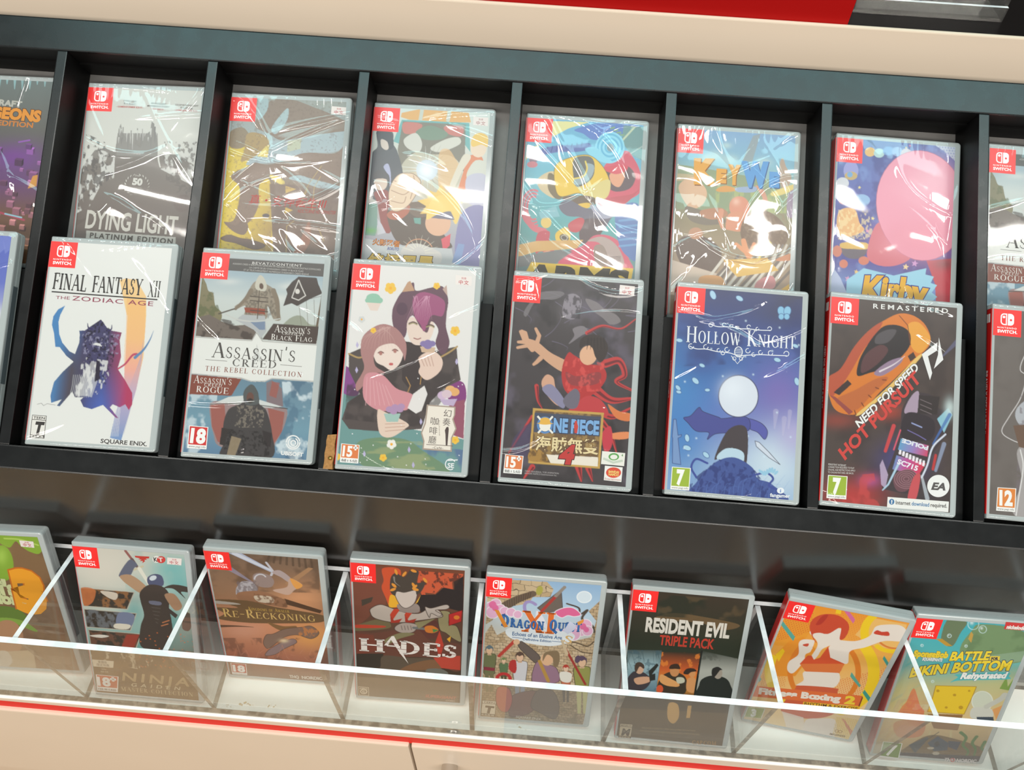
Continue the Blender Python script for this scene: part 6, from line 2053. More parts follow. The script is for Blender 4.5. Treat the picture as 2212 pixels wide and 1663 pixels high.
# sword and arm
c.L([(560, 172), (620, 250)], (150, 96, 90), 20)
c.L([(620, 250), (660, 310)], (110, 84, 80), 26)
c.L([(640, 345), (720, 312)], (200, 190, 160), 14)
c.L([(688, 335), (780, 480)], (222, 220, 206), 30, w1=26)
c.P([(560, 290), (610, 250), (670, 300), (640, 330), (600, 400), (520, 410), (500, 390)], (100, 104, 122), s=True)
c.P([(510, 400), (600, 390), (700, 450), (760, 520), (700, 560), (590, 490), (530, 440)], (176, 142, 112), s=True)
c.P([(760, 420), (820, 384), (890, 400), (912, 470), (880, 500), (780, 490)], (84, 88, 116), s=True)
c.E(812, 420, 34, 22, (206, 214, 222), rot=-20)
c.P([(740, 500), (800, 480), (900, 500), (960, 570), (960, 700), (980, 800), (990, 960), (900, 1100), (760, 1080), (690, 1020), (700, 860), (730, 760), (700, 640), (690, 560)], (70, 60, 54), s=True)
c.P([(780, 630), (880, 640), (880, 670), (790, 660)], (112, 112, 130), s=True)
c.P([(905, 515), (1000, 480), (1150, 510), (1140, 550), (1070, 550), (1110, 610), (1000, 520)], (72, 62, 56), s=True)
c.P([(920, 570), (1010, 570), (1080, 680), (1020, 720), (950, 640)], (170, 132, 104), s=True)
c.P([(960, 700), (1040, 760), (1020, 790), (960, 740)], (70, 60, 56))
c.P([(1100, 740), (1170, 770), (1150, 900), (1080, 880)], (84, 72, 64), s=True)
c.L([(900, 830), (960, 810)], (190, 120, 80), 8)
c.L([(890, 860), (950, 842)], (190, 120, 80), 8)
for k in range(5):
    c.L([(800 + 10 * k, 690 + 34 * k), (880 - 6 * k, 700 + 34 * k)], (96, 88, 82), 5)
for k in range(60):
    c.B(c.rng.uniform(680, 1230), c.rng.uniform(900, 1250), 6, 5, (226, 120, 60), .9)
c.N((206, 190, 160), .58, .66, 20, 20, poly=[(220, 1080), (820, 1100), (800, 1280), (230, 1180)], a=.7)
c.part('title_lettering')
c.text('NINJA', (528, 1362), (1150, 1418), 84, (176, 152, 112), bold=.02, skew=.2, spread=1.3)
c.text('GAIDEN', (610, 1416), (1060, 1452), 34, (206, 190, 156), bold=.02, skew=.3, spread=1.9)
c.text('MASTER COLLECTION', (524, 1458), (1182, 1512), 40, (206, 184, 140), 'serif', spread=1.15)
c.part('publisher_logo')
c.poly([(645, 214), (780, 222), (775, 238), (745, 240), (760, 250), (730, 252), (742, 262), (716, 282), (720, 262), (690, 262), (708, 250), (676, 246), (694, 238), (650, 228)], (196, 60, 50))
c.disc(846, 246, 38, 32, (230, 228, 222))
c.disc(888, 250, 40, 32, (206, 66, 60))
c.text('K', (822, 266), (858, 268), 36, (60, 60, 60), bold=.03)
c.text('T', (866, 268), (908, 270), 36, (232, 228, 224), bold=.03)
c.part('bonus_label')
c.poly([(252, 1168), (452, 1184), (448, 1246), (264, 1232)], (214, 200, 176))
c.text('實體版', (308, 1200), (390, 1206), 22, (84, 72, 60))
c.text('限定特典', (298, 1226), (412, 1236), 24, (84, 72, 60))
c.text('特製', (340, 1264), (384, 1268), 14, (206, 190, 160))
c.text('服裝', (330, 1286), (404, 1290), 14, (206, 190, 160))
chinese_label(c, [(945, 228), (1078, 240), (1074, 302), (942, 290)])
rating(c, [(286, 1306), (496, 1326), (490, 1470), (300, 1454)], '18⁺', '限制級', (206, 96, 66), cut=.75, bold=.05, wf=.9)
c.finish()

# ---- warrior with raised sword, orange brown
c = tray_case('warrior', (430, 1150, .21046), (-.1223, .0487, 70.2, .1, .3), 'game case with an orange-brown cover of a leaping warrior raising a glowing sword', (166, 126, 96))
c.G([(0, (122, 100, 84)), (.3, (150, 114, 88)), (.55, (206, 140, 104)), (.8, (166, 104, 82)), (1, (120, 88, 70))], (600, 230), (800, 1500))
c.B(1050, 700, 300, 180, (222, 160, 116), .8)
c.B(1150, 1060, 220, 140, (226, 160, 90), .9)
c.B(450, 1000, 260, 100, (206, 150, 126), .8)
c.N((96, 76, 62), .5, .66, 4, 9, poly=[(60, 200), (1220, 280), (1240, 620), (120, 600)], a=.7)
c.N((120, 80, 66), .5, .62, 10, 10, poly=[(220, 1080), (1260, 1080), (1240, 1420), (290, 1420)], a=.7)
for k in range(8):
    c.L([(720 + 60 * k, 240), (700 + 66 * k, 300 + 10 * k)], (84, 68, 56), 16, s=True, a=.7)
c.P([(880, 520), (1120, 360), (1170, 370), (920, 560)], (170, 130, 96))
c.P([(300, 210), (430, 212), (760, 390), (740, 410)], (176, 184, 206), s=False)
c.L([(360, 215), (750, 395)], (206, 212, 226), 30, w1=14)
c.L([(330, 380), (560, 520)], (160, 160, 190), 40, a=.5, w1=10)
c.L([(690, 310), (760, 400), (740, 440)], (196, 196, 206), 16)
c.P([(750, 410), (830, 390), (940, 470), (920, 510), (840, 460)], (176, 160, 160), s=True)
c.P([(920, 480), (990, 490), (1060, 545), (980, 590), (920, 640), (820, 620), (760, 590), (900, 560)], (196, 166, 150), s=True)
c.P([(940, 470), (1060, 540), (1000, 580), (950, 520)], (226, 160, 84), s=True)
c.P([(555, 440), (620, 415), (720, 440), (770, 500), (740, 560), (640, 560), (570, 520)], (150, 132, 128), s=True)
c.R(630, 480, 60, 50, (206, 206, 214), 10, a0=180, a1=330)
c.P([(390, 560), (450, 500), (560, 520), (600, 590), (540, 620), (400, 640), (380, 620)], (176, 172, 178), s=True)
c.N((112, 100, 104), .5, .6, 40, 50, poly=[(380, 500), (620, 500), (600, 640), (390, 640)], a=.7)
c.P([(400, 620), (600, 600), (760, 640), (880, 700), (900, 770), (760, 750), (600, 720), (420, 700)], (150, 108, 82), s=True)
c.P([(570, 650), (740, 660), (760, 720), (610, 710)], (206, 190, 170), s=True)
c.N((120, 84, 62), .54, .62, 40, 50, poly=[(560, 620), (900, 680), (900, 770), (580, 720)], a=.8)
c.P([(880, 680), (1260, 800), (1240, 830), (900, 740)], (84, 60, 46))
c.P([(150, 690), (500, 700), (760, 760), (1000, 800), (1270, 850), (1280, 910), (1100, 930), (600, 930), (340, 910), (200, 880), (260, 830), (170, 770), (400, 770)], (110, 84, 58), s=True)
c.P([(160, 700), (360, 720), (420, 740), (180, 730)], (180, 170, 160), s=True)
c.L([(220, 960), (380, 960), (560, 970)], (104, 74, 58), 26, s=True, w1=4)
c.P([(700, 920), (860, 960), (1000, 960), (950, 1010), (820, 1000)], (130, 96, 62), s=True)
c.P([(690, 1050), (760, 1040), (880, 990), (1050, 970), (1150, 960), (1230, 1030), (1150, 1090), (1000, 1050), (860, 1080), (760, 1160), (700, 1190), (660, 1130)], (130, 104, 92), s=True, ol=(84, 62, 52), w=4)
c.N((206, 130, 70), .5, .6, 40, 30, poly=[(1020, 950), (1230, 1000), (1160, 1090), (1020, 1060)], a=.7)
c.P([(720, 1200), (840, 1130), (960, 1090), (1000, 1130), (880, 1190), (780, 1250), (680, 1260)], (140, 116, 116), s=True, ol=(84, 62, 52), w=4)
c.B(870, 1110, 50, 22, (230, 206, 170), .9)
for k in range(20):
    x_ = 300 + 46 * k
    c.L([(x_, 1180 + c.rng.uniform(-60, 160)), (x_ + 50, 1170 + c.rng.uniform(-60, 160))], (200, 140, 116), 5, a=.6, w1=1)
c.part('title_lettering')
c.text('Kingdoms of Amalur', (512, 796), (930, 824), 34, (206, 168, 84), 'serif')
c.text('Re-Reckoning', (256, 862), (1196, 916), 84, (214, 178, 110), 'serif')
c.part('publisher_logo')
c.text('THQ', (930, 1490), (1028, 1497), 32, (214, 206, 196), bold=.05)
c.text('NORDIC', (1056, 1499), (1270, 1512), 32, (214, 206, 196), bold=.05)
rating(c, [(322, 1336), (484, 1350), (496, 1464), (342, 1450)], '18', 'www.pegi.info', (196, 84, 70), cut=.82, bold=.05)
c.finish()

# ---- dark haired figure, red and black
c = tray_case('underworld', (740, 1180, .22255), (.0049, .0388, 65.7, -.2, .8), 'game case with a red and black cover and slashed white serif lettering', (60, 48, 44))
c.G([(0, (120, 70, 50)), (.4, (96, 66, 54)), (.7, (66, 52, 44)), (1, (110, 90, 72))], (600, 220), (640, 1540))
c.P([(70, 370), (400, 210), (420, 560), (300, 620), (240, 700), (90, 760)], (122, 72, 58), s=True)
c.P([(390, 215), (560, 230), (540, 420), (560, 580), (460, 580), (420, 500), (380, 400), (400, 330)], (206, 84, 50), s=True)
c.P([(450, 540), (470, 470), (530, 500), (540, 580), (460, 590)], (230, 172, 50), s=True)
c.P([(740, 240), (1170, 270), (1160, 300), (1060, 350), (1070, 420), (960, 400), (900, 460), (800, 450), (820, 520), (790, 530), (760, 450), (720, 400)], (204, 92, 60))
c.P([(1170, 290), (1170, 640), (1020, 600), (760, 640), (720, 560), (760, 470), (900, 470), (980, 400), (1080, 420), (1080, 350)], (44, 38, 40))
c.P([(705, 560), (760, 470), (730, 540)], (230, 180, 60))
c.N((60, 46, 42), .55, .6, 24, 26, poly=[(740, 240), (1170, 270), (1060, 430), (780, 460)], a=.8)
c.P([(185, 520), (300, 490), (280, 540), (190, 580)], (70, 62, 54))
for p_, k_ in (([(100, 780), (380, 700), (470, 760), (420, 800), (130, 820)], (112, 100, 72)), ([(140, 760), (400, 770), (380, 790), (130, 790)], (190, 66, 48))):
    c.P(p_, k_, s=True)
c.P([(800, 760), (900, 720), (940, 800), (930, 880), (760, 900), (700, 860)], (96, 54, 50), s=True)
c.P([(930, 640), (1040, 640), (1030, 750), (1110, 780), (1150, 920), (1080, 900), (1000, 840), (940, 800)], (150, 140, 104), s=True, ol=(60, 52, 44), w=5)
c.P([(1030, 660), (1160, 620), (1150, 730), (1030, 770)], (190, 44, 44), ol=(90, 30, 30), w=4)
c.E(1105, 690, 28, 20, (226, 130, 50))
c.P([(310, 840), (700, 800), (860, 920), (1150, 960), (1140, 1200), (1000, 1180), (860, 1080), (400, 1080), (130, 1120), (120, 840)], (104, 64, 54), s=True)
c.P([(120, 840), (300, 860), (340, 1010), (140, 1060)], (120, 62, 50))
c.P([(900, 930), (940, 820), (980, 960), (940, 1100)], (190, 64, 50))
c.P([(1010, 900), (1050, 870), (1040, 930)], (230, 170, 50))
c.P([(140, 1040), (400, 1040), (370, 1170), (120, 1180)], (52, 48, 44))
c.P([(400, 1060), (640, 1080), (880, 1090), (960, 1180), (900, 1300), (360, 1280), (370, 1160)], (92, 80, 68), s=True)
c.P([(560, 1200), (700, 1130), (900, 1100), (960, 1180), (760, 1200)], (128, 92, 66), s=True)
c.P([(820, 1190), (960, 1190), (1020, 1240), (830, 1250)], (110, 110, 104), s=True)
c.P([(880, 1080), (1140, 1060), (1140, 1200), (960, 1180)], (190, 70, 56))
c.P([(120, 1260), (1130, 1330), (1120, 1560), (110, 1500)], (120, 104, 86))
# arms and torso
c.P([(280, 600), (370, 565), (480, 600), (600, 640), (740, 650), (840, 600), (930, 620), (970, 680), (880, 700), (740, 720), (520, 740), (320, 700), (270, 640)], (190, 176, 166), s=True, ol=(70, 56, 52), w=6)
for x0_ in (470, 610):
    c.P([(x0_ + 30, 604), (x0_ + 90, 610), (x0_, 740), (x0_ - 8, 660)], (196, 66, 46))
    c.P([(x0_ - 8, 660), (x0_ + 30, 720), (x0_ + 110, 700), (x0_ + 80, 740), (x0_, 742)], (170, 54, 42))
c.P([(800, 590), (860, 600), (1000, 566), (1035, 590), (1000, 612), (900, 620), (960, 660), (930, 680), (860, 650), (840, 690)], (184, 172, 164), s=True, ol=(70, 56, 52), w=5)
c.P([(520, 770), (600, 740), (720, 760), (690, 830), (580, 840), (510, 810)], (170, 156, 148), s=True, ol=(70, 56, 52), w=5)
for k in range(4):
    c.L([(570 + 30 * k, 770), (580 + 30 * k, 810)], (110, 94, 90), 5)
c.L([(690, 790), (800, 800)], (110, 112, 112), 22)
c.P([(800, 780), (870, 770), (930, 810), (880, 840), (810, 830)], (206, 120, 50), s=True)
c.P([(870, 800), (935, 812), (880, 836)], (70, 130, 70))
c.P([(420, 900), (560, 840), (700, 850), (540, 900), (430, 960)], (130, 124, 90), s=True)
c.P([(700, 740), (900, 700), (740, 800)], (140, 132, 96))
# neck and featureless head
c.P([(540, 560), (720, 560), (740, 640), (600, 640), (550, 620)], (150, 136, 130), s=True)
c.P([(510, 470), (540, 430), (710, 430), (720, 490), (690, 560), (620, 600), (560, 570)], (204, 190, 182), s=True, ol=(70, 58, 56), w=5)
c.P([(460, 400), (470, 300), (520, 260), (600, 300), (660, 230), (740, 250), (720, 350), (800, 350), (770, 430), (720, 470), (700, 430), (600, 450), (530, 440), (510, 480), (470, 450)], (74, 66, 60), s=True)
c.L([(500, 300), (510, 350), (560, 390)], (140, 134, 126), 12, s=True, w1=2)
for x_, y_, a_ in ((500, 380, 40), (490, 420, -20), (690, 380, 60), (710, 420, 10), (520, 250, 70), (600, 270, -50), (690, 240, 20), (800, 330, 50), (700, 395, -40)):
    c.E(x_, y_, 30, 13, (226, 150, 60), rot=a_)
c.part('title_lettering')
c.text('H', (164, 1012), (410, 1030), 128, (232, 224, 218), 'serif', bold=.06)
c.text('DES', (554, 1040), (1100, 1086), 128, (232, 224, 218), 'serif', bold=.06)
c.poly([(478, 870), (500, 870), (640, 1138), (560, 1040), (470, 905), (440, 960), (402, 960)], (232, 224, 218))
c.line([(430, 962), (560, 972)], (232, 224, 218), 12)
c.line([(165, 955), (1100, 1052)], (120, 50, 44), 4)
c.line([(165, 915), (1080, 985)], (120, 60, 50), 3)
c.part('publisher_lettering')
c.text('SUPERGIANT', (800, 1462), (1100, 1484), 30, (190, 110, 90), bold=.04, skew=.2)
c.text('GAMES', (1000, 1500), (1090, 1508), 16, (200, 180, 160), bold=.02)
c.part('rating_label')
for q_, k_ in (([(152, 1356), (256, 1366), (258, 1452), (158, 1442)], (206, 190, 166)), ([(158, 1362), (250, 1371), (252, 1446), (164, 1437)], (126, 108, 88))):
    c.poly(q_, k_)
c.text('CERO', (166, 1384), (242, 1390), 18, (222, 206, 182), bold=.04)
c.ring(206, 1408, 30, 20, (222, 206, 182), 8)
c.text('C', (192, 1418), (220, 1420), 22, (222, 206, 182), bold=.06)
c.finish()

# ---- stone ruins and a crowd
c = tray_case('ruins', (1020, 1210, .23449), (.1244, .0294, 62.3, .1, .1), 'game case with sandy stone ruins, blue sky and a crowd of small figures', (196, 178, 150))
c.G([(0, (150, 184, 218)), (.45, (178, 204, 226)), (1, (206, 206, 200))], (900, 220), (800, 720))
SAND = [(360, 180), (690, 200), (750, 270), (720, 340), (560, 340), (520, 400), (330, 430), (130, 380), (140, 330)]
c.bricks(SAND, (206, 184, 150), (186, 160, 124), (84, 70, 56), 78, 46, 3)
c.bricks([(120, 420), (300, 440), (180, 560), (110, 600)], (196, 172, 138), (170, 144, 112), (84, 70, 56), 34, 24, 2.4)
c.bricks([(90, 720), (180, 590), (230, 690), (370, 620), (520, 760), (860, 760), (1130, 700), (1090, 1170), (70, 1100)], (206, 184, 154), (180, 154, 120), (88, 74, 60), 40, 26, 2.4)
c.bricks([(1070, 470), (1190, 360), (1160, 760), (1090, 720), (1140, 560)], (196, 172, 138), (170, 144, 112), (84, 70, 56), 44, 30, 2.6)
c.bricks([(70, 1100), (1100, 1170), (1010, 1540), (60, 1450)], (176, 156, 126), (150, 128, 100), (96, 80, 62), 30, 22, 2.6)
c.N((110, 96, 72), .55, .64, 20, 26, poly=[(70, 1150), (1100, 1200), (1010, 1540), (60, 1460)], a=.5)
c.L([(310, 420), (420, 360), (560, 310)], (110, 92, 76), 70, s=True, w1=50)
for k in range(12):
    c.L([(310 + 20 * k, 450 - 9 * k), (300 + 22 * k, 380 - 8 * k)], (70, 58, 50), 4)
c.L([(870, 400), (980, 440), (990, 500), (1060, 460), (1010, 540), (1100, 600), (1120, 660)], (84, 72, 62), 12, s=True, w1=20)
c.L([(860, 740), (960, 760), (1060, 790), (1120, 750)], (92, 76, 60), 10, s=True)
c.L([(900, 780), (1000, 840), (1100, 860)], (92, 76, 60), 8, s=True)
c.P([(820, 270), (834, 460), (660, 490), (600, 440)], (112, 100, 92), ol=(60, 50, 46), w=4)
c.L([(850, 250), (640, 470)], (176, 62, 56), 22)
c.L([(850, 250), (770, 330)], (150, 140, 130), 24)
c.E(620, 280, 30, 44, (176, 170, 80), rot=20)
# pale plain blob in the sky
c.E(1030, 340, 66, 52, (216, 230, 240), ol=(240, 246, 250), w=7)
# pink smoke and title ground
for x_, y_, r_ in ((180, 430, 50), (220, 400, 44), (190, 480, 56), (260, 450, 44), (300, 470, 40), (360, 480, 40), (420, 500, 36), (1040, 600, 56), (1000, 640, 60), (930, 680, 60), (860, 690, 56), (1060, 650, 46), (780, 680, 50)):
    c.E(x_, y_, r_ * 1.1, r_, (226, 176, 206), ol=(240, 236, 240), w=5)
for x_, y_, r_ in ((190, 410, 34), (215, 440, 30), (1020, 610, 30), (1050, 640, 24)):
    c.E(x_, y_, r_, r_, (222, 110, 160))
c.P([(760, 480), (840, 440), (930, 440), (1000, 500), (940, 520), (880, 510), (820, 530)], (222, 104, 152), s=True, ol=(236, 230, 240), w=6)
c.P([(360, 620), (880, 660), (920, 740), (700, 790), (360, 720)], (226, 232, 238), s=True)
c.R(560, 470, 60, 100, (160, 146, 196), 24, rot=-38, a0=150, a1=340)
c.P([(590, 470), (640, 500), (700, 640), (600, 560)], (226, 226, 236), s=True)
# crowd
figure(c, 160, 790, 420, (222, 184, 150), (96, 116, 126), (112, 116, 80), (120, 116, 84))
c.P([(110, 980), (210, 990), (205, 1020), (110, 1010)], (140, 50, 66))
figure(c, 292, 900, 270, (226, 190, 160), (112, 136, 84), (96, 120, 84), (90, 80, 60), hairw=1.1)
c.R(290, 1090, 60, 46, (190, 52, 54), 26, a0=180, a1=360)
figure(c, 440, 850, 470, (222, 184, 156), (92, 72, 62), (206, 204, 210), (150, 156, 170))
c.P([(350, 930), (400, 920), (410, 1000), (390, 1040), (340, 1000)], (180, 52, 52), s=True)
c.L([(250, 880), (390, 745)], (186, 66, 56), 26)
c.P([(440, 750), (480, 760), (620, 880), (600, 940), (560, 930), (430, 800)], (104, 92, 86), s=True, ol=(56, 46, 44), w=4)
c.E(410, 752, 30, 26, (220, 180, 146))
c.P([(590, 940), (700, 960), (780, 1000), (790, 1120), (560, 1130)], (150, 116, 136), s=True, ol=(66, 52, 52), w=4)
c.L([(620, 930), (700, 1110)], (180, 140, 70), 26)
c.E(690, 910, 56, 60, (220, 176, 140))
c.P([(660, 860), (720, 835), (790, 840), (806, 900), (790, 970), (750, 980), (740, 900), (690, 870), (650, 930)], (132, 112, 86), s=True)
figure(c, 862, 966, 340, (222, 190, 166), (178, 60, 50), (190, 110, 80), (90, 80, 70))
c.P([(810, 1030), (910, 1040), (900, 1120), (820, 1110)], (226, 222, 214), s=True)
figure(c, 1010, 890, 520, (222, 184, 154), (92, 74, 96), (150, 150, 84), (190, 186, 130))
c.E(970, 910, 26, 36, (92, 74, 96), rot=20)
c.L([(850, 800), (1040, 1140)], (160, 56, 50), 18)
c.L([(826, 740), (870, 860)], (200, 180, 150), 18, w1=24)
c.P([(380, 1240), (560, 1200), (640, 1260), (540, 1400), (360, 1440), (340, 1330)], (124, 92, 84), s=True, ol=(70, 54, 50), w=4)
c.P([(600, 1200), (740, 1200), (800, 1340), (760, 1460), (620, 1400), (540, 1340)], (110, 96, 88), s=True, ol=(70, 54, 50), w=4)
c.P([(240, 1170), (340, 1180), (370, 1290), (330, 1390), (260, 1380), (220, 1290)], (176, 92, 84), s=True, ol=(80, 56, 50), w=4)
c.part('title_lettering')
c.text('XI', (448, 655), (752, 680), 188, (222, 110, 44), 'serif', bold=.06, fat=((236, 226, 220), .03))
c.text('Dragon Quest', (268, 602), (1000, 660), 104, (58, 112, 180), 'serif', bold=.08, fat=((40, 52, 96), .05), arch=-.12)
c.poly([(204, 452), (244, 460), (330, 610), (296, 620)], (226, 140, 50))
c.poly([(966, 570), (1030, 540), (1024, 570), (980, 600)], (226, 150, 60))
c.poly([(840, 650), (900, 560), (960, 600), (940, 640), (880, 680)], (206, 210, 232))
c.text('Echoes of an Elusive Age', (368, 690), (826, 730), 34, (84, 116, 156), bold=.02)
c.text('Definitive Edition', (466, 734), (728, 756), 22, (84, 116, 156), bold=.02)
c.line([(368, 708), (462, 718)], (84, 116, 156), 4)
c.line([(734, 744), (822, 752)], (84, 116, 156), 4)
c.text('S', (838, 752), (912, 768), 66, (216, 176, 110), 'serif', bold=.03)
c.part('publisher_lettering')
c.text('SQUARE ENIX', (402, 1450), (634, 1474), 24, (214, 206, 190), bold=.01)
esrb(c, [(92, 1286), (222, 1298), (212, 1438), (78, 1424)], 'T', 'TEEN', 'ESRB', (84, 74, 62), (214, 204, 184))
c.finish()

# ---- three panels on dark green
c = tray_case('triple', (1310, 1240, .24045), (.2543, .0222, 59.0, 1.6, -1.8), 'game case with a dark green cover and three photo panels in a row', (52, 52, 40))
c.G([(0, (62, 52, 40)), (.3, (44, 50, 36)), (.5, (36, 46, 34)), (.7, (70, 56, 38)), (1, (104, 82, 54))], (700, 200), (640, 1560))
c.P([(420, 400), (600, 350), (900, 390), (1180, 450), (1150, 490), (1000, 500), (850, 440), (560, 420)], (112, 88, 58), s=True, a=.8)
c.N((40, 46, 34), .5, .6, 3, 6, poly=[(470, 180), (1290, 250), (1230, 420), (460, 380)], a=.7)
c.N((96, 78, 54), .58, .66, 4, 7, poly=[(470, 180), (1290, 250), (1230, 420), (460, 380)], a=.6)
A_, B_, C_ = [(190, 680), (500, 684), (446, 1060), (190, 1030)], [(500, 700), (858, 700), (790, 1090), (446, 1060)], [(862, 690), (1180, 760), (1120, 1120), (800, 1096)]
c.G([(0, (56, 66, 62)), (.35, (150, 178, 186)), (1, (84, 116, 134))], (340, 670), (320, 1060), A_)
c.G([(0, (44, 46, 34)), (.4, (196, 90, 40)), (.8, (222, 150, 60)), (1, (90, 60, 36))], (680, 700), (640, 1090), B_)
c.G([(0, (60, 66, 58)), (.4, (170, 172, 164)), (1, (150, 154, 148))], (1000, 700), (980, 1110), C_)
c.N((70, 74, 66), .54, .64, 12, 16, poly=C_, a=.6)
c.N((60, 90, 104), .58, .64, 30, 40, poly=A_, a=.6)
for k in range(14):
    x_ = c.rng.uniform(200, 480)
    c.L([(x_, 690), (x_ + c.rng.uniform(-30, 30), 780), (x_ + c.rng.uniform(-50, 50), 850)], (70, 90, 96), 4, w1=1, a=.8)
c.N((226, 130, 50), .56, .64, 20, 26, poly=B_, a=.7)
# plain busts, no features
c.P([(195, 930), (260, 870), (350, 890), (400, 960), (330, 1040), (195, 1030)], (62, 56, 62), s=True)
c.P([(250, 940), (330, 920), (400, 930), (380, 970), (280, 990)], (206, 160, 130), s=True)
c.E(298, 850, 38, 46, (206, 166, 140))
c.P([(254, 850), (266, 800), (310, 792), (340, 820), (336, 850), (300, 830), (270, 880)], (72, 58, 48), s=True)
c.P([(380, 870), (455, 800), (470, 820), (410, 900), (440, 890), (440, 950), (390, 960)], (38, 42, 38))
c.P([(480, 940), (560, 880), (660, 890), (720, 950), (690, 1080), (470, 1060)], (56, 48, 36), s=True)
c.P([(490, 900), (560, 930), (650, 980), (640, 1010), (540, 1000), (480, 960)], (214, 156, 96), s=True)
c.E(612, 870, 42, 50, (196, 136, 86))
c.P([(566, 850), (580, 815), (640, 806), (664, 850), (620, 850)], (58, 40, 28), s=True)
c.P([(630, 930), (690, 930), (700, 970), (640, 980)], (190, 190, 170), s=True)
c.E(770, 890, 30, 38, (206, 144, 90))
c.P([(690, 890), (720, 850), (780, 846), (808, 870), (760, 880), (730, 900)], (52, 38, 30), s=True)
c.P([(730, 940), (800, 940), (790, 1060), (720, 1040)], (206, 146, 92), s=True)
c.E(480, 1030, 30, 36, (206, 84, 46))
c.P([(860, 940), (950, 910), (1060, 930), (1110, 990), (1120, 1120), (820, 1100), (830, 1000)], (34, 40, 36), s=True)
c.E(1000, 890, 40, 50, (160, 150, 138))
c.P([(944, 900), (950, 850), (1000, 832), (1040, 860), (1020, 862), (990, 900), (960, 930)], (36, 36, 34), s=True)
c.L([(856, 690), (790, 1090)], (28, 32, 26), 14)
c.P([(120, 1200), (1110, 1250), (1050, 1580), (100, 1480)], (104, 82, 54), a=.8)
c.P([(560, 1160), (640, 1170), (650, 1280), (600, 1340), (550, 1290)], (214, 166, 96), s=True, a=.8)
c.P([(730, 1180), (764, 1180), (750, 1290), (716, 1290)], (214, 166, 96), a=.8)
c.part('title_lettering')
c.text('RESIDENT EVIL', (346, 510), (1100, 572), 122, (214, 208, 198), bold=.045)
c.text('TRIPLE PACK', (472, 630), (962, 672), 86, (196, 62, 44), bold=.03)
c.part('small_print')
c.text('INCLUDES ACCESS TO THREE FULL GAMES ON ONE PACK', (320, 1384), (800, 1412), 13, (176, 150, 106))
c.text('DOWNLOAD CODE FOR ADDITIONAL GAMES INSIDE. INTERNET REQUIRED', (300, 1410), (836, 1446), 13, (176, 150, 106))
c.text('CAPCOM', (768, 1526), (984, 1536), 38, (170, 126, 60), 'serif', bold=.05)
esrb(c, [(122, 1340), (238, 1348), (218, 1476), (106, 1466)], 'M', 'MATURE 17+', 'ESRB', (92, 74, 56), (196, 178, 148))
c.finish()

# ---- white silhouette on orange
c = tray_case('fitness', (1580, 1260, .22246), (.3763, .0486, 70.8, -.2, -6.3), 'tilted game case with an orange cover of a white boxing silhouette', (240, 170, 60))
c.G([(0, (240, 150, 40)), (.4, (240, 176, 80)), (.75, (240, 206, 150)), (1, (236, 214, 170))], (700, 200), (900, 1500))
c.P([(440, 480), (560, 240), (820, 220), (800, 420), (660, 620), (420, 600)], (238, 160, 50))
c.dots((222, 112, 50), [(480, 340), (800, 260), (780, 460), (620, 520), (440, 560)], 16, 4.5)
c.dots((222, 112, 50), [(1000, 250), (1720, 400), (1640, 560), (1150, 560)], 16, 3.5, a=.6)
c.dots((226, 130, 60), [(200, 900), (560, 700), (520, 1000), (180, 1060)], 16, 4)
c.dots((226, 120, 60), [(980, 950), (1560, 800), (1360, 1150), (1000, 1080)], 16, 4.5)
c.P([(560, 560), (700, 520), (820, 640), (620, 900), (420, 900), (420, 700)], (236, 150, 44))
c.P([(1200, 500), (1350, 330), (1700, 400), (1640, 640), (1400, 620)], (240, 190, 110))
c.R(960, 860, 420, 400, (244, 206, 40), 70, a0=-40, a1=75)
c.R(900, 860, 330, 330, (226, 130, 40), 34, a0=-45, a1=240)
c.R(840, 860, 470, 400, (244, 206, 40), 60, a0=110, a1=200)
c.R(1480, 480, 190, 190, (244, 206, 40), 50, a0=150, a1=235)
c.R(1560, 520, 190, 140, (244, 206, 40), 34, a0=40, a1=140)
c.R(1590, 480, 190, 150, (222, 130, 60), 14, a0=40, a1=140)
for p_, k_ in (([(500, 366), (620, 520), (600, 560), (480, 400)], (92, 170, 156)), ([(1465, 730), (1480, 700), (1560, 830), (1530, 840)], (64, 156, 144)), ([(1150, 900), (1165, 860), (1255, 990), (1240, 1010)], (92, 166, 150)), ([(1270, 1060), (1290, 1030), (1350, 1110), (1330, 1150)], (64, 156, 140)), ([(235, 880), (260, 880), (295, 930), (270, 960)], (100, 170, 156)), ([(1090, 262), (1140, 270), (1200, 350), (1180, 390)], (216, 110, 160)), ([(1070, 1310), (1090, 1310), (1185, 1450), (1160, 1480)], (206, 96, 130)), ([(1020, 250), (1070, 255), (1060, 300), (1010, 290)], (244, 206, 40)), ([(430, 690), (500, 630), (520, 660), (460, 760)], (244, 200, 30))):
    c.P(p_, k_)
WHT = (236, 226, 216)
c.P([(770, 460), (1080, 440), (1060, 540), (960, 600), (880, 640), (840, 700), (800, 740), (770, 720), (830, 620), (830, 560)], WHT, s=True)
c.P([(760, 420), (800, 340), (900, 300), (1030, 310), (1120, 370), (1142, 440), (1100, 530), (1050, 540), (1060, 430), (940, 490), (850, 480), (790, 500), (830, 580), (790, 530)], (206, 78, 50), s=True)
c.P([(820, 400), (880, 320), (940, 310), (880, 390)], (184, 58, 44), s=True)
c.P([(655, 580), (700, 545), (790, 550), (806, 570), (770, 660), (720, 690), (700, 760), (600, 870), (545, 840), (560, 760), (650, 690)], WHT, s=True)
c.P([(698, 592), (750, 584), (740, 612), (700, 606)], (206, 80, 56), s=True)
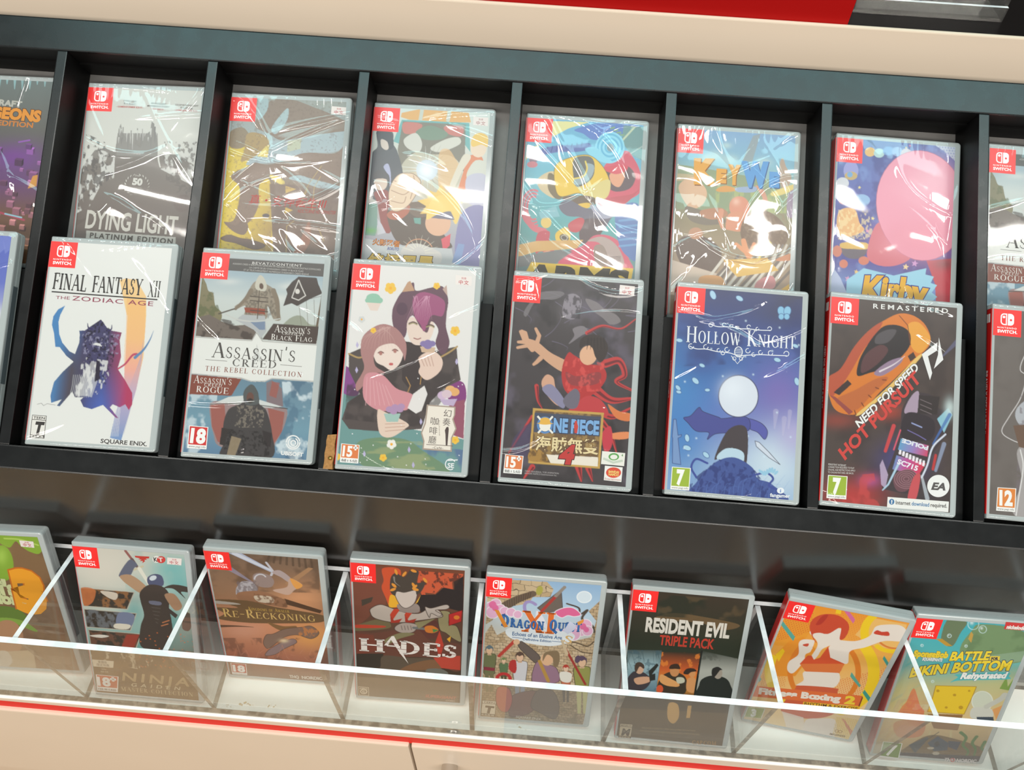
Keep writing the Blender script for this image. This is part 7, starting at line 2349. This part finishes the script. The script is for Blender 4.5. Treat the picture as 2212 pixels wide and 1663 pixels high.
c.P([(960, 600), (1000, 550), (1200, 560), (1340, 510), (1400, 420), (1520, 400), (1640, 410), (1700, 470), (1680, 560), (1480, 560), (1300, 620), (1150, 660), (1120, 780), (960, 720), (930, 660)], WHT, s=True)
c.P([(1385, 490), (1410, 455), (1460, 470), (1520, 470), (1522, 510)], (206, 72, 52), s=True)
c.P([(720, 850), (1030, 860), (990, 1010), (640, 1000), (700, 940)], WHT, s=True)
c.P([(940, 610), (860, 720), (800, 740), (780, 700), (740, 700), (664, 780), (720, 850), (1050, 870), (1098, 780), (960, 720)], (216, 84, 46))
c.P([(664, 780), (1098, 780), (1050, 868), (720, 855)], (224, 120, 60))
c.P([(655, 990), (1000, 1015), (1030, 1060), (1000, 1260), (720, 1310), (480, 1230), (620, 1020)], (206, 92, 58), s=True)
c.P([(490, 1240), (700, 1300), (720, 1480), (560, 1480)], WHT, a=.8)
c.P([(720, 1330), (860, 1310), (1010, 1330), (980, 1500), (720, 1490)], WHT, s=True)
c.dots((226, 190, 60), [(1020, 1290), (1280, 1330), (1150, 1520), (980, 1460)], 14, 5)
c.P([(240, 994), (1270, 1090), (1230, 1190), (200, 1095)], (226, 112, 56))
c.P([(1270, 1090), (1275, 1110), (1240, 1200), (1230, 1190)], (130, 50, 36))
c.P([(700, 1146), (1245, 1196), (1235, 1230), (690, 1180)], (238, 186, 50))
c.part('title_lettering')
c.text('Fitness Boxing', (262, 1070), (1055, 1146), 62, (238, 228, 216), bold=.06)
c.text('2', (1092, 1162), (1196, 1172), 78, (240, 206, 60), bold=.06)
c.text('RHYTHM & EXERCISE', (706, 1176), (1224, 1226), 28, (92, 60, 30), bold=.01)
c.part('publisher_lettering')
c.text('IMAGINEER', (950, 1468), (1104, 1494), 22, (130, 100, 60), bold=.02)
c.ring(1022, 1432, 16, 12, (170, 130, 70), 5)
c.ring(1056, 1438, 18, 12, (170, 130, 70), 5)
rating(c, [(160, 1196), (330, 1212), (290, 1310), (120, 1292)], '3', '', (160, 176, 66), cut=.98, bold=.06, wf=.3)
c.finish()

# ---- underwater cover
c = tray_case('seabed', (1860, 1290, .22435), (.495, .0265, 63.6, .4, 0), 'game case with a turquoise underwater cover and fat yellow lettering', (110, 186, 190))
c.G([(0, (70, 176, 190)), (.3, (90, 180, 180)), (.45, (190, 190, 140)), (.7, (220, 190, 140)), (1, (150, 130, 90))], (900, 200), (720, 1580))
c.B(500, 1000, 160, 300, (206, 196, 150), .6)
c.P([(840, 210), (960, 210), (1020, 250), (960, 340), (880, 470), (780, 440), (780, 340)], (110, 126, 96), s=True)
c.P([(780, 400), (880, 470), (820, 470), (720, 400)], (190, 150, 60))
c.P([(1060, 330), (1160, 260), (1560, 330), (1640, 560), (1400, 640), (1000, 560), (960, 470)], (122, 150, 108), s=True)
c.N((104, 130, 92), .5, .66, 6, 8, poly=[(1060, 330), (1160, 260), (1560, 330), (1640, 560), (1400, 640), (1000, 560)], a=.7)
c.P([(1030, 400), (1060, 330), (1080, 360), (1060, 440)], (196, 160, 80))
c.P([(1240, 560), (1700, 500), (1700, 600), (1320, 640)], (150, 176, 150), a=.6)
for x_, y_, r_ in ((1080, 260, 52), (1170, 310, 36), (588, 464, 12), (850, 372, 18), (1010, 470, 12), (690, 810, 12), (1350, 1190, 8)):
    c.R(x_, y_, r_, r_, (206, 232, 236), 5, a=.8)
    c.B(x_ - r_ * .3, y_ - r_ * .3, r_ * .4, r_ * .4, (236, 246, 246), .7)
c.P([(1330, 880), (1400, 760), (1410, 860), (1460, 790), (1440, 900)], (130, 160, 80))
# plain block and simple cone, no faces or limbs
c.P([(720, 850), (1110, 860), (1060, 980), (990, 1125), (640, 1100), (690, 960)], (232, 196, 50), s=False, ol=(170, 130, 40), w=5)
for x_, y_, r_ in ((960, 1060, 22), (740, 900, 16), (1040, 900, 12), (820, 1060, 14), (900, 940, 16), (700, 1050, 10)):
    c.E(x_, y_, r_, r_ * .8, (190, 150, 40))
c.P([(510, 875), (570, 1040), (610, 1100), (560, 1170), (360, 1150), (390, 1060), (440, 1000)], (222, 130, 96), s=True)
c.P([(330, 1200), (600, 1180), (580, 1330), (360, 1340)], (206, 140, 100), s=True)
c.E(1165, 1000, 100, 96, (206, 214, 200), a=.85, ol=(226, 230, 220), w=6)
c.P([(1080, 1060), (1260, 1080), (1240, 1180), (1060, 1160)], (206, 206, 196), s=True)
c.L([(1210, 1050), (1340, 980), (1380, 940)], (196, 196, 186), 44, s=True)
c.P([(1110, 1150), (1270, 1150), (1280, 1200), (1120, 1200)], (70, 80, 92))
c.P([(1260, 1080), (1400, 1020), (1300, 1180)], (222, 160, 100))
c.P([(640, 1120), (980, 1130), (930, 1280), (700, 1260)], (150, 110, 70))
c.L([(668, 1290), (640, 1390)], (206, 190, 140), 14)
c.L([(866, 1280), (860, 1380)], (206, 190, 140), 14)
c.P([(380, 1480), (640, 1330), (900, 1360), (1250, 1480), (1200, 1540), (380, 1500)], (120, 96, 62), s=True)
c.P([(640, 1400), (740, 1335), (840, 1400), (830, 1470), (700, 1480)], (56, 72, 92))
c.P([(840, 1380), (960, 1390), (920, 1470), (840, 1440)], (50, 62, 84))
c.P([(700, 1400), (740, 1380), (760, 1420), (720, 1440)], (34, 42, 52))
c.P([(460, 1420), (640, 1340), (650, 1360), (520, 1500)], (66, 76, 84))
c.L([(560, 1420), (750, 1295)], (60, 56, 50), 6)
for p_ in ([(960, 1300), (1010, 1350), (980, 1420), (1030, 1480), (1000, 1540)], [(1110, 1340), (1070, 1400), (1100, 1460), (1080, 1540)], [(1190, 1390), (1160, 1450), (1200, 1490), (1120, 1550)]):
    c.L(p_, (76, 122, 60), 26, s=True, w1=14)
c.P([(360, 1490), (1210, 1530), (1180, 1640), (300, 1560)], (62, 50, 60))
c.E(720, 1500, 34, 16, (190, 180, 160))
c.E(670, 1450, 34, 12, (190, 180, 160))
c.P([(860, 820), (930, 770), (930, 740), (1390, 720), (1420, 760), (1400, 790), (960, 800)], (84, 186, 190), s=True)
c.part('title_lettering')
NV = ((44, 60, 96), .035)
c.text('SpongeBob', (498, 566), (832, 582), 54, (236, 206, 60), bold=.07, fat=((110, 90, 40), .03))
c.text('SQUAREPANTS', (586, 606), (778, 618), 28, (236, 238, 236), bold=.06, fat=((50, 100, 130), .05))
c.text('BATTLE', (846, 606), (1226, 600), 78, (240, 212, 60), bold=.05, skew=.15, fat=NV)
c.poly([(1242, 566), (1338, 566), (1330, 612), (1234, 608)], (236, 206, 70))
c.text('FOR', (1250, 602), (1318, 600), 24, (50, 56, 80), bold=.06)
c.text('BIKINI BOTTOM', (462, 768), (1424, 700), 88, (240, 212, 60), bold=.05, skew=.2, fat=NV, arch=.2)
c.text('Rehydrated', (952, 782), (1390, 776), 56, (240, 240, 236), bold=.06, skew=.2, fat=((60, 130, 150), .03))
c.part('publisher_logo')
c.text('THQ', (792, 1574), (900, 1580), 34, (226, 220, 220), bold=.05, skew=.1)
c.text('NORDIC', (912, 1582), (1104, 1592), 34, (226, 220, 220), bold=.05)
c.ring(880, 1564, 16, 16, (206, 60, 70), 7)
c.part('brand_label')
c.poly([(1395, 236), (1640, 256), (1620, 322), (1376, 304)], (214, 62, 62))
c.text('nickelodeon', (1396, 298), (1624, 316), 30, (240, 236, 232), bold=.06)
rating(c, [(212, 1386), (398, 1404), (360, 1560), (170, 1534)], '7', '', (120, 150, 60), cut=.9, bold=.06, wf=.4)
c.finish()

# ------------------------------------------------------------------ spines that show


def spine_text(cov, body, y0, y1, h, badge_too=True):
    """white lettering reading downwards along the red spine face"""
    q = MB()
    wh = MATS['badge_white']
    V_, F_, bx = glyphs(body, 'sans', .01, None)
    y = y0 + (V_[:, 0] - bx[0]) / (bx[1] - bx[0]) * (y1 - y0)
    z = -0.0055 + (V_[:, 1] / bx[2] - .5) * h
    q.add([(-0.00030, a, b_) for a, b_ in zip(y, z)], F_, wh)
    if badge_too:
        q2 = MB()
        for z0, z1, y0_, y1_ in ((-0.0082, -0.0058, 0.155, 0.162), (-0.0052, -0.0028, 0.155, 0.162)):
            q2.add([(-0.00030, y0_, z0), (-0.00030, y0_, z1), (-0.00030, y1_, z1), (-0.00030, y1_, z0)], [(0, 1, 2, 3)], wh)
        q2.build('spine_badge', cov.spine)
    me = bpy.data.meshes.new('spine_lettering')
    me.from_pydata(q.v, [], q.f)
    for m_ in q.mats:
        me.materials.append(m_)
    me.update()
    link('spine_lettering', me, cov.spine)


spine_text(BRAVE, 'BRAVELY DEFAULT™ II', 0.116, 0.066, .0034)
spine_text(HOLLOW, 'Hollow Knight', 0.106, 0.076, .0034)
spine_text(RACERS, 'NEED FOR SPEED HOT PURSUIT', 0.126, 0.076, .0034)

# clear box on the black shelf
t = thing('acrylic_box', 'empty clear acrylic box standing on the black shelf by the red panel', 'display box', Matrix.Translation((0.3960, yh + 0.0270, zh - 0.0010)))
for name, a_, b_ in (('front_wall', (0, 0, 0), (0.124, 0.003, 0.012)), ('back_wall', (0, 0.042, 0), (0.124, 0.045, 0.05)), ('side_wall', (0, 0.003, 0), (0.003, 0.042, 0.05)), ('side_wall', (0.121, 0.003, 0), (0.124, 0.042, 0.05)), ('base', (0.003, 0.003, 0), (0.121, 0.042, 0.003))):
    q = MB()
    q.box(a_, b_, M_SHEET, None if name == 'base' else {'+z': M_EDGE})
    q.build(name, t)
